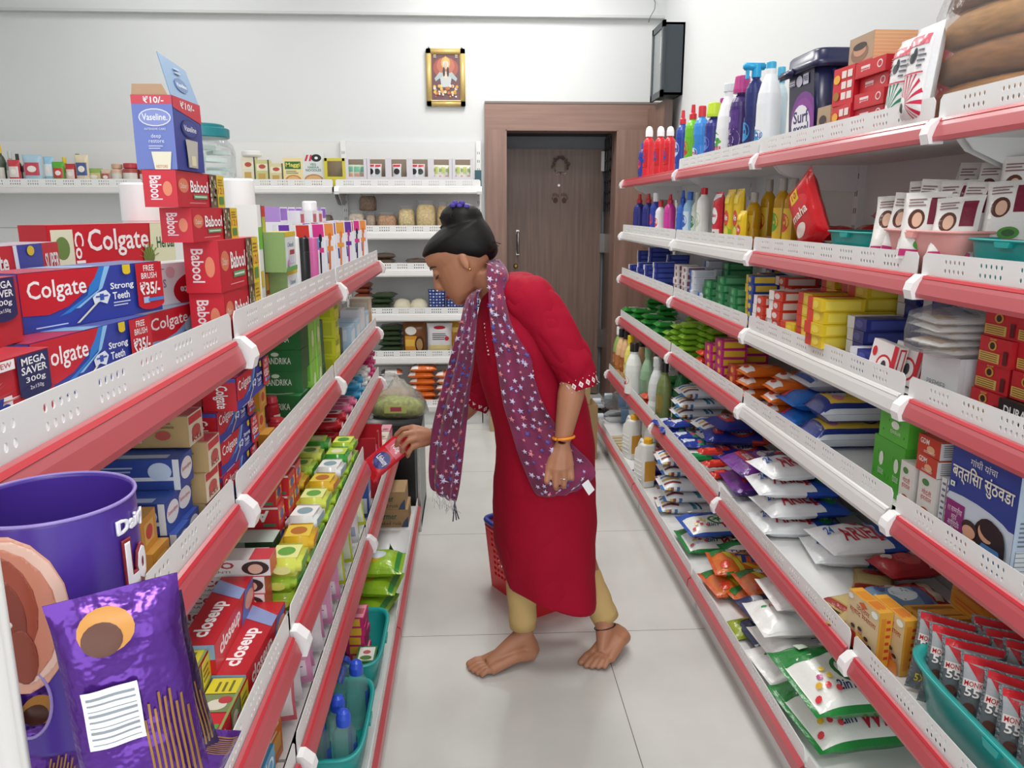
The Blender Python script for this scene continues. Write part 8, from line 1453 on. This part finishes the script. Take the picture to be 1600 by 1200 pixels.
bk(sachet('ochbag', .1, .21, .06, 'c8922a', foil('c8922a', 'a86a2a', 'e0b85a'), crease=.06, seed=111), 'food_bag', 'ochre bag half hidden behind the starred scarf', 'bag', 712, 4, .08, 0)
# lowest deck: orange and white packs
def ob(f): f.rect(.04, .04, .96, .96, 'd8681f'); f.rect(.04, .04, .3, .96, 'e8e4de'); f.ell(.17, .6, .1, .12, '2a2426'); f.poly([(.6, .3), (.85, .3), (.72, .7)], '3a8a4a')
obm = pillow('orb', .17, .12, .045, 'd8681f', ob, crease=.06, seed=112); wbm = pillow('whb', .14, .12, .04, 'd4d2d4', lambda f: (f.rect(.04, .04, .96, .96, 'd9d4d4'), f.rect(.0, .04, .2, .96, '3a3438'), f.rect(.75, .04, 1, .96, 'c85a24')), crease=.06, seed=113)
for i in range(6): q = ray(608, 600, 1, BYF+.05); one('grain_pack', wbm, 'white and black pack on the back rack base, %s of six' % ordn(5-i, 6), 'pack', (q.x+.02*(i % 2), BYF+.03, .1215+i*.036), (0, 0, .05*(i % 3)), 'white and black packs on the back rack base')
for c_, (px, n) in enumerate(((660, 6), (700, 5))):
    for i in range(n): q = ray(px, 600, 1, BYF+.05); one('grain_pack', obm, 'orange and white pack on the back rack base, %s in the %s column' % (ordn(n-1-i, n), ['left', 'right'][c_]), 'pack', (q.x+.01*(i % 2), BYF+.03, .1215+i*.041), (0, 0, .06*(i % 3-1)), 'orange and white packs on the back rack base')
# cartons on the floor
cbx = carton('floorbox', .17, .16, .10, 'b59a78', lambda f: (f['F'].rect(.35, .35, .6, .55, 'd9cdb8'), f['T'].rect(0, .46, 1, .54, 'c9b494'), f['F'].rect(0, .96, 1, 1, '8a7458')))
for i in range(5): one('floor_carton', cbx, 'tan carton stacked on the floor behind the woman, %s of five' % ordn(4-i, 5), 'carton', (.19+.004*(i % 2), 4.70, .0005+i*.1005), (0, 0, .02*(i % 2)), 'tan cartons stacked on the floor')
tall = carton('tallbox', .17, .16, .30, 'a0835c', lambda f: (f['F'].rect(.45, 0, .5, 1, '8f7450'), f['T'].rect(.46, 0, .54, 1, 'bfa680')))
one('floor_carton', tall, 'tall brown carton on the floor at the right behind the woman', 'carton', (.575, 4.12, .0005), (0, 0, .05)); one('floor_carton', carton('tallbox2', .14, .14, .12, 'a58a62', lambda f: f['T'].rect(.46, 0, .54, 1, 'bfa680')), 'small brown carton on top of the tall brown floor carton', 'carton', (.56, 4.13, .302), (0, 0, -.1))
# dark sandals by the door
def sandal(): 
    if 'sandal' in CACHE: return CACHE['sandal']
    mb = MB(); mb.loft([ring((0, 0, z), (.045*k, 0, 0), (0, .125*k, 0), 26, 2.6) for z, k in ((0, .95), (.006, 1), (.018, 1), (.022, .95))], M('2a2422', .7)); s = MB(); s.tube([(-.042, .02, .015), (-.03, .035, .05), (0, .045, .062), (.03, .035, .05), (.042, .02, .015)], .012, M('1c1918', .6), 8); CACHE['sandal'] = [('sole', mb.mesh('sole')), ('strap', s.mesh('strap'))]; return CACHE['sandal']
for i, (x, y, t) in enumerate(((.70, 5.02, 'leftmost'), (.81, 5.0, 'second from left'), (.92, 4.98, 'third from left'), (.80, 4.72, 'nearest'))): multi('sandal', sandal(), 'dark sandal on the floor by the doorway, '+t, 'sandal', (x, y, .0005), (0, 0, .2*i), 'dark sandals by the doorway')
# ---------------------------------------------------------------- red shopping basket behind the woman
B0, B1, B2 = Vector((.201, 2.361, 0)), Vector((.051, 2.594, 0)), Vector((.357, 2.452, 0))
ax = (B2-B0).normalized(); ang = math.atan2(ax.y, ax.x); Lb, Db, Hb = .235, .32, .25
r = thing('shopping_basket', 'red plastic shopping basket with blue rim on the floor behind the woman', 'basket', tuple(B0+Vector((math.cos(ang), math.sin(ang), 0))*Lb/2*.92+Vector((-math.sin(ang), math.cos(ang), 0))*Db/2*.92+Vector((0, 0, .0005))), (0, 0, ang))
RB = M('d9262e', .32); BB = M('2f3f9c', .35)
def lattice(L0, L1, H, holes_z, pitch, name):
    """perforated flared side: a plate with rows of slots, x across, z up"""
    c = bpy.data.curves.new(name, 'CURVE'); c.dimensions = '2D'; c.fill_mode = 'BOTH'; c.extrude = .0014
    def spl(p):
        s = c.splines.new('POLY'); s.points.add(len(p)-1); s.use_cyclic_u = True
        for a, q in zip(s.points, p): a.co = (q[0], q[1], 0, 1)
    spl([(-L0/2, 0), (L0/2, 0), (L1/2, H), (-L1/2, H)])
    for z in holes_z:
        w_ = L0+(L1-L0)*z/H-.05; n = int(w_/pitch)
        for i in range(n):
            x = -n*pitch/2+pitch*(i+.5); spl([(x-.0075, z-.006), (x+.0075, z-.006), (x+.0075, z+.006), (x-.0075, z+.006)])
    o = bpy.data.objects.new(name, c); SC.collection.objects.link(o); bpy.context.view_layer.update()
    me = bpy.data.meshes.new_from_object(o.evaluated_get(bpy.context.evaluated_depsgraph_get())); bpy.data.objects.remove(o)
    vs = [v.co[:] for v in me.vertices]; fs = [tuple(p.vertices) for p in me.polygons]; bpy.data.meshes.remove(me); return vs, fs
mb = MB(); fl_ = .022
for (L0, L1, dist, rz) in ((Lb*.86, Lb, Db*.43, 0), (Lb*.86, Lb, Db*.43, PI), (Db*.86, Db, Lb*.43, PI/2), (Db*.86, Db, Lb*.43, -PI/2)):
    vs, fs = lattice(L0, L1, Hb, [.06+.021*k for k in range(8)], .021, 'side'); out = (Db if abs(math.sin(rz)) < .5 else Lb)*.07
    mb.add([tuple(Matrix.Rotation(rz, 4, 'Z') @ Vector((x, -dist-out*y/Hb-z, y))) for x, y, z in vs], fs, RB)
mb.box(-Lb*.43, -Db*.43, 0, Lb*.43, Db*.43, .004, RB)
obj('basket_body', mb, r); mb = MB()
q = ring((0, 0, Hb), (Lb/2+.006, 0, 0), (0, Db/2+.006, 0), 48, 9); mb.tube(q+[q[0], q[1]], .010, BB, 8, False); obj('rim', mb, r)
mb = MB(); mb.tube([(x*.985, y*.985, z-.018) for x, y, z in q+[q[0], q[1]]], .009, RB, 8, False); obj('collar', mb, r)
for s in (-1, 1): mb = MB(); mb.tube([(-Lb*.3, s*Db*.47, Hb+.008), (-Lb*.28, s*Db*.3, Hb+.014), (0, s*Db*.27, Hb+.016), (Lb*.28, s*Db*.3, Hb+.014), (Lb*.3, s*Db*.47, Hb+.008)], .006, BB, 8); obj('handle', mb, r)
# ---------------------------------------------------------------- purple display tube hanging from the nearest rail
PX, PY, PR, PZ0, PZ1 = -.275, .50, .051, .975, 1.128
r = thing('display_tube', 'purple cardboard display tube with chocolate picture at the bottom left', 'display', (PX, PY, PZ0), (0, 0, 0))
PUR = M('4a3090', .3); H_ = PZ1-PZ0; cen, span = -62, 190
holes = [(.72, .40, .125, .19), (.33, .26, .10, .17)]
mb = MB(); nu, nv = 120, 60; keep = []
def cyl(u, v, e=0): a = math.radians(cen+(u-.5)*span); return ((PR+e)*math.cos(a), (PR+e)*math.sin(a), H_*v)
tw = 360/span; vs = []; idx = {}
for j in range(nv+1):
    for i in range(int(nu*tw)): u = i/nu; vs.append(cyl(u, j/nv)); idx[(i, j)] = len(vs)-1
n_ = int(nu*tw); fs = []
for j in range(nv):
    for i in range(n_):
        u, v = (i+.5)/nu, (j+.5)/nv
        if any(((u-a)/c)**2+((v-b)/d)**2 < 1 for a, b, c, d in holes): continue
        fs.append((idx[(i, j)], idx[((i+1) % n_, j)], idx[((i+1) % n_, j+1)], idx[(i, j+1)]))
mb.add(vs, fs, PUR, True)
f = Face(mb, (0,0,0), (1,0,0), (0,0,1), lambda u, v, e: cyl(u, v, .0003+e*.6)); f.fn.grid = (nu, nv); f.k = 2
def E2(a, b, c, d, col, **k): f.ell(a, b, c, d, M(col, .3), **k)
E2(.33, .63, .2, .34, 'd9a08a'); E2(.34, .64, .185, .31, 'e6bfae'); E2(.32, .63, .17, .29, 'c9826a'); E2(.29, .66, .14, .24, '9a4632'); E2(.30, .62, .09, .18, '7f3424'); E2(.36, .46, .05, .12, '8a3c2a'); E2(.27, .85, .05, .14, '8f3d2c'); E2(.33, .6, .012, .014, 'f0ddd4')
f.text('Dairy', .72, .85, .93, .93, M('efecf4', .3), .03); f.text('Lo', .735, .60, .90, .84, M('8a2a34', .3), .10); f.text('Lo', .742, .615, .893, .825, M('f2f0f4', .3), .05)
o = obj('tube_wall', mb, r); m = o.modifiers.new('card', 'SOLIDIFY'); m.thickness = .0016; m.offset = -1
for a, b, c, d in holes:
    mb = MB(); mb.tube([cyl(a+c*math.cos(2*PI*k/40), b+d*math.sin(2*PI*k/40), .0002) for k in range(42)], .0011, M('9a86c8', .3), 6, False); obj('hole_rim', mb, r)
mb = MB(); mb.tube([(PR*math.cos(2*PI*k/60), PR*math.sin(2*PI*k/60), H_) for k in range(62)], .0012, M('8f7cc0', .3), 6, False); obj('top_rim', mb, r)
mb = MB(); mb.box(-.05, PR*.2, H_-.03, -.042, PR*.2+.001, H_+.012, M('e8ecf0', .3)); mb.box(-.085, PR*.2, H_+.004, -.042, PR*.2+.0012, H_+.012, M('e8ecf0', .3)); obj('hang_strip', mb, r)
FOILP = M('5c2f8e', .2, metal=.55, bump=(40, .5)); FOILD = M('34204e', .22, metal=.5, bump=(40, .5)); GOLDP = M('a87a3c', .3, metal=.5)
def choc(front, stripes, barcode, cookie):
    def d(f):
        if stripes:
            for i in range(9): f.rect(.56+.045*i, .04+.02*(i % 3), .58+.045*i, .5+.05*(i % 2)-.02*abs(i-4), GOLDP)
        if barcode:
            f.rect(.12, .36, .56, .62, M('eef0f2', .4))
            for i in range(9): f.rect(.15, .38+.025*i, .53, .384+.025*i+.004*(i % 3), M('8a9098', .4)); f.k -= 1
            f.k += 1
        if cookie: f.ell(.4, .86, .22, .09, M('c98a3a', .4)); f.ell(.36, .83, .16, .07, M('5a2c18', .4))
    return d
c1 = pillow('chocbig', .072, .135, .03, '5c2f8e', choc(1, True, True, True), film=FOILP, seed=120, crease=.06, res=(16, 22)); c2_ = pillow('chocdark', .055, .12, .026, '34204e', choc(1, True, False, False), film=FOILD, seed=121, crease=.06, res=(16, 22)); c3 = pillow('chocsm', .05, .09, .022, '5c2f8e', choc(1, True, False, True), film=FOILP, seed=122, crease=.08)
c4 = pillow('choctip', .035, .06, .016, '5c2f8e', choc(1, True, False, False), film=FOILP, seed=123, crease=.08)
def hang(me, label, x, y, z, yaw, tilt=0, roll=0):
    o = one('chocolate_pouch', me, label, 'pouch', (x, y, z)); o.matrix_world = Matrix.Translation((x, y, z)) @ Matrix.Rotation(yaw, 4, 'Z') @ Matrix.Rotation(PI/2-tilt, 4, 'X') @ Matrix.Rotation(roll, 4, 'Z'); return o
def at_y(px, py, Y): return ray(px, py, 1, Y)
q = at_y(205, 1075, .445); hang(c1, 'purple foil chocolate pouch with barcode hanging from the display tube', q.x, q.y, q.z, .45, .12, .06)
q = at_y(245, 1060, .50); hang(c2_, 'dark purple pouch with gold stripes hanging right of the barcode pouch', q.x, q.y, q.z, .55, .05, .12)
q = at_y(75, 1160, .49); hang(c3, 'small purple pouch hanging under the display tube', q.x, q.y, q.z, .3, .1, -.2)
q = at_y(300, 1165, .52); hang(c4, 'gold striped pouch tip sticking out at the right of the dark pouch', q.x, q.y, q.z, .7, .0, 1.0)
q = at_y(50, 1035, .515); hang(c3, 'purple pouch inside the left hole of the display tube', q.x, q.y, q.z, .3, .0, 1.4)
# white board edge at the very left
e_ = ray(22, 1030, 1, .405); mb = MB(); mb.box(-.278, .40, LZ['L5']+.0005, e_.x, .408, 1.14, M('c4c1be', .6), bev=.002)
one('display_board', mb.mesh('display_board'), 'pale white board whose upright edge stands at the bottom left corner', 'board', (0, 0, 0))
# ---------------------------------------------------------------- last small shifts (mm) so that neighbours touch instead of standing in one another
NUDGE = '''
biscuit_pack:1 0 0 2
bottle:24 11 27 0,25 -13 -40 0,26 0 26 0,31 -23 0 0,32 0 8 0,35 -19 20 0,36 19 40 0
cardboard_sheet:0 -16 8 0
carton:1 0 3 0,2 0 5 0,3 0 -3 0,5 0 -3 0,7 0 -3 0,8 0 0 2,14 -9 -4 0,15 -11 0 0,17 0 5 0,18 13 -4 0,19 4 0 0,23 -4 0 0,28 -27 0 0,30 -4 0 0
clear_bag:0 0 -4 0,1 0 4 0
cream_bundle:0 13 0 0,1 7 0 0
detergent_bag:0 40 6 0,1 0 5 3,2 0 -12 6,3 0 -8 9,4 21 0 0,5 0 0 3,6 0 -40 0,7 0 -40 2,8 0 0 4,9 0 0 6,10 0 40 0,11 0 0 2,13 0 0 4,14 0 0 8,15 0 0 10,16 0 0 10,17 0 40 0,18 0 0 6,19 -5 40 0,21 0 8 2,22 0 27 0,23 0 0 2,24 0 -40 0,25 0 -20 1,26 0 0 3,27 0 0 5,28 4 0 0,29 0 0 5
detergent_bar:42 -15 0 0,43 -25 0 0,44 -31 0 0,45 -24 0 0,46 -28 0 0,59 -33 0 0,60 -40 0 0,61 -39 0 0,62 -38 0 0,63 -40 0 0,64 -40 0 0,65 0 3 0,66 0 3 0,71 7 0 0,72 6 0 0,73 8 0 2,74 11 0 2,75 10 0 3,76 8 0 5
detergent_pouch:0 -25 -14 0,1 -26 -24 0,2 0 -31 0,3 -4 3 0,4 -1 1 0
diaper_pack:0 0 0 5
dispenser_box:1 10 0 0,2 7 0 0,3 10 0 0,4 3 0 0,5 3 0 0,6 3 0 0
dry_pack:1 0 0 3,2 0 0 6,4 0 0 5,5 -20 0 0,6 -28 0 1,7 -8 0 2,8 -8 0 4,9 0 0 5,10 0 0 6,11 -8 0 0,12 -19 0 1,13 0 0 2,14 8 0 3,16 0 0 1,17 0 0 3,18 0 0 4,19 0 0 5,20 0 0 7
foil_pouch:0 40 23 0,1 35 26 0,2 -8 15 0,4 40 -3 0
food_bag:0 -2 0 0,1 2 -4 0,2 0 4 0
freshener_can:0 0 40 0
freshener_carton:0 6 4 0,1 13 0 0
grain_pack:6 -4 0 0,7 -5 0 0,8 -4 0 0,9 -4 0 0,10 -5 0 0,12 4 0 0,13 5 0 0,14 4 0 0,15 4 0 0,16 5 0 0
green_pack:1 0 0 2,3 0 0 2,4 0 0 4,6 0 0 2,7 0 0 4,9 0 0 2,10 0 0 4,12 0 0 2,13 0 0 4,14 0 0 5,16 0 0 2,17 0 0 4,18 0 0 6,19 40 0 0,20 40 0 2,21 40 0 3,22 23 0 0,23 20 0 2,24 23 0 3
hair_dye_sachet:0 -20 16 0,1 -27 16 0,2 -22 -8 0,3 -30 16 0,4 -24 -20 0,5 -23 0 0,6 12 4 0,7 -35 20 0,8 12 -4 0,9 -31 23 0,10 -40 -8 0,11 -8 -40 0,12 0 12 0,13 -4 12 0,14 35 0 0,15 8 -8 0,16 -40 16 0,17 -29 -20 0
herb_carton:0 0 -7 0
jam_jar:0 4 0 0,1 20 0 0,2 -17 0 0
jar:3 0 27 10
lime_pack:1 0 0 2,2 0 0 4,4 0 0 2,5 0 0 4,6 0 0 6,7 0 0 8,9 0 0 2,10 0 0 4,11 0 0 6,12 0 0 8,13 0 0 10,15 0 0 2,16 0 0 4,17 0 0 6,18 0 0 8,19 0 0 10,20 0 0 10,22 0 0 2,23 0 0 4,24 0 0 6,25 0 0 8,26 0 0 10,28 0 0 2,29 0 0 4,30 0 0 6,31 0 0 8,32 0 0 10,33 0 0 10,35 0 0 2,36 0 0 4,37 0 0 6,38 0 0 8,39 0 0 10,40 0 0 10
lime_pouch:0 6 0 1
mango_pack:0 -9 0 0,1 0 0 2,2 0 0 4
match_carton:2 0 -8 0,3 0 -8 0
medicine_carton:1 0 4 0
navy_bag:0 0 -16 0,1 0 -20 6,2 0 0 10,3 0 -39 0,4 0 -40 9
noodle_carton:0 -6 0 0,1 2 0 0
oil_bottle:0 -7 -4 0,2 7 0 0,3 0 4 0,5 2 0 0,6 0 -19 0,7 -2 0 0
oil_jug:0 0 -8 0,1 40 0 0,2 -33 0 0,3 -31 0 0
orange_pouch:1 0 0 2,2 0 0 4,3 0 4 0,4 0 0 2,5 0 0 4,7 0 0 2,8 0 0 4
orange_sachet:1 -40 4 0,2 0 -16 0
pad_pack:9 -20 0 0
patterned_bag:0 5 0 0,1 20 0 0,2 39 0 0
plastic_tray:0 0 -8 0,1 -4 0 0,3 0 -27 0
pouch:1 -28 0 0,2 0 2 0,12 3 -21 0,13 40 14 0,14 2 -18 0,15 -4 0 0,16 -3 -14 0,17 4 -10 0,18 7 -18 0,19 -8 11 0,20 4 0 0
powder_carton:0 0 -4 0
red_pack:1 0 0 2,2 0 0 4,3 0 -4 0,4 0 -4 2
red_pouch:0 -23 4 10,1 37 31 0,2 0 -4 0,3 26 -23 0,4 -40 0 6,5 13 0 0,9 0 31 0
refill_pouch:3 -15 0 0
sachet:13 0 -3 0,14 0 3 0
sachet_bag:0 -40 16 0
sandal:1 -4 0 0,2 4 0 0
sanitary_pack:0 0 -4 0,1 0 0 4
sauce_bottle:0 -40 0 0,1 -18 8 0,2 4 6 0,3 23 10 0,4 -8 14 0,5 0 18 0
scrubber_pack:0 0 -8 0,4 -4 0 0,8 -8 -40 0,9 0 -31 0,10 0 -20 0,11 0 -12 0,13 4 0 0
snack_bag:2 -11 0 0,3 -4 0 0,4 5 0 0,5 -2 0 0,6 11 0 0,7 0 0 5
soap_bar:72 -20 0 0,73 -40 0 0,79 3 7 0,80 1 12 0,81 9 8 0,82 2 0 0,83 3 3 0,84 11 0 0,85 2 0 0,87 2 0 0,88 3 0 0,89 3 0 0,163 0 -2 0
soap_carton:0 0 -27 0,5 0 -4 0,6 0 -4 0,7 0 -7 0,17 4 0 0,18 8 0 0,19 8 0 0,44 0 11 0,57 0 19 0,58 0 -11 0
soap_multipack:1 0 4 0,2 0 11 0
spice_carton:0 -18 -8 0,1 -23 0 0,2 -4 15 0,3 -3 30 0,4 0 31 0,5 0 40 0,6 0 -40 0,7 0 -31 0,8 0 -8 0,9 0 16 0,10 19 -8 0,11 11 0 0,12 4 4 0,13 4 0 0,14 0 0 5
spice_packet:0 -7 -23 0,1 -31 40 0,2 0 -16 0
spray_can:2 8 0 0,3 0 -8 0,5 -23 0 0
tissue_box:0 0 -12 0
tissue_carton:1 0 7 0
toothbrush_box:0 0 -10 0,1 -13 1 0,2 -23 0 0
toothbrush_pack:0 -8 0 0,1 0 8 0,12 0 4 0,13 23 4 0,14 18 0 0
toothpaste_carton:3 19 0 0,5 -13 0 0,6 -6 0 0,7 0 -40 0,8 0 -40 0,9 0 -40 0,10 -19 0 0,11 -16 0 0,12 4 0 0,13 10 0 0,16 0 3 0,17 -4 3 0,24 0 -3 0,25 0 -2 0,26 0 -1 0,38 40 0 0,42 40 0 4,43 0 -5 0,44 0 -5 0,45 0 -3 0,48 0 1 0,49 0 -9 0,50 0 -2 0,51 0 -1 0,52 0 -5 2,59 -4 0 0,60 -2 0 0,63 -4 0 0,64 -3 0 0,67 -25 0 0,68 -23 0 0,69 -26 0 0,70 -26 0 0,72 0 0 2,74 0 0 2
washing_powder_bag:0 20 -20 0,1 0 0 2,2 0 0 4,3 0 40 0,4 0 40 2,6 0 0 1,7 40 0 2,8 -17 0 0,9 -12 0 1
water_bottle:0 40 0 0
white_pouch:1 31 0 0,2 8 0 0
white_red_carton:0 -21 -1 1,1 8 0 1,2 35 8 1
wrapped_bundle:0 14 0 0
'''
for line in NUDGE.split('\n'):
    if ':' not in line: continue
    base, rest = line.split(':')
    for t in rest.split(','):
        i, dx, dy, dz = map(int, t.split()); o = SC.objects.get(base+('.%03d' % i if i else ''))
        if o and o.parent is None: o.location = o.location+Vector((dx, dy, dz))/1000
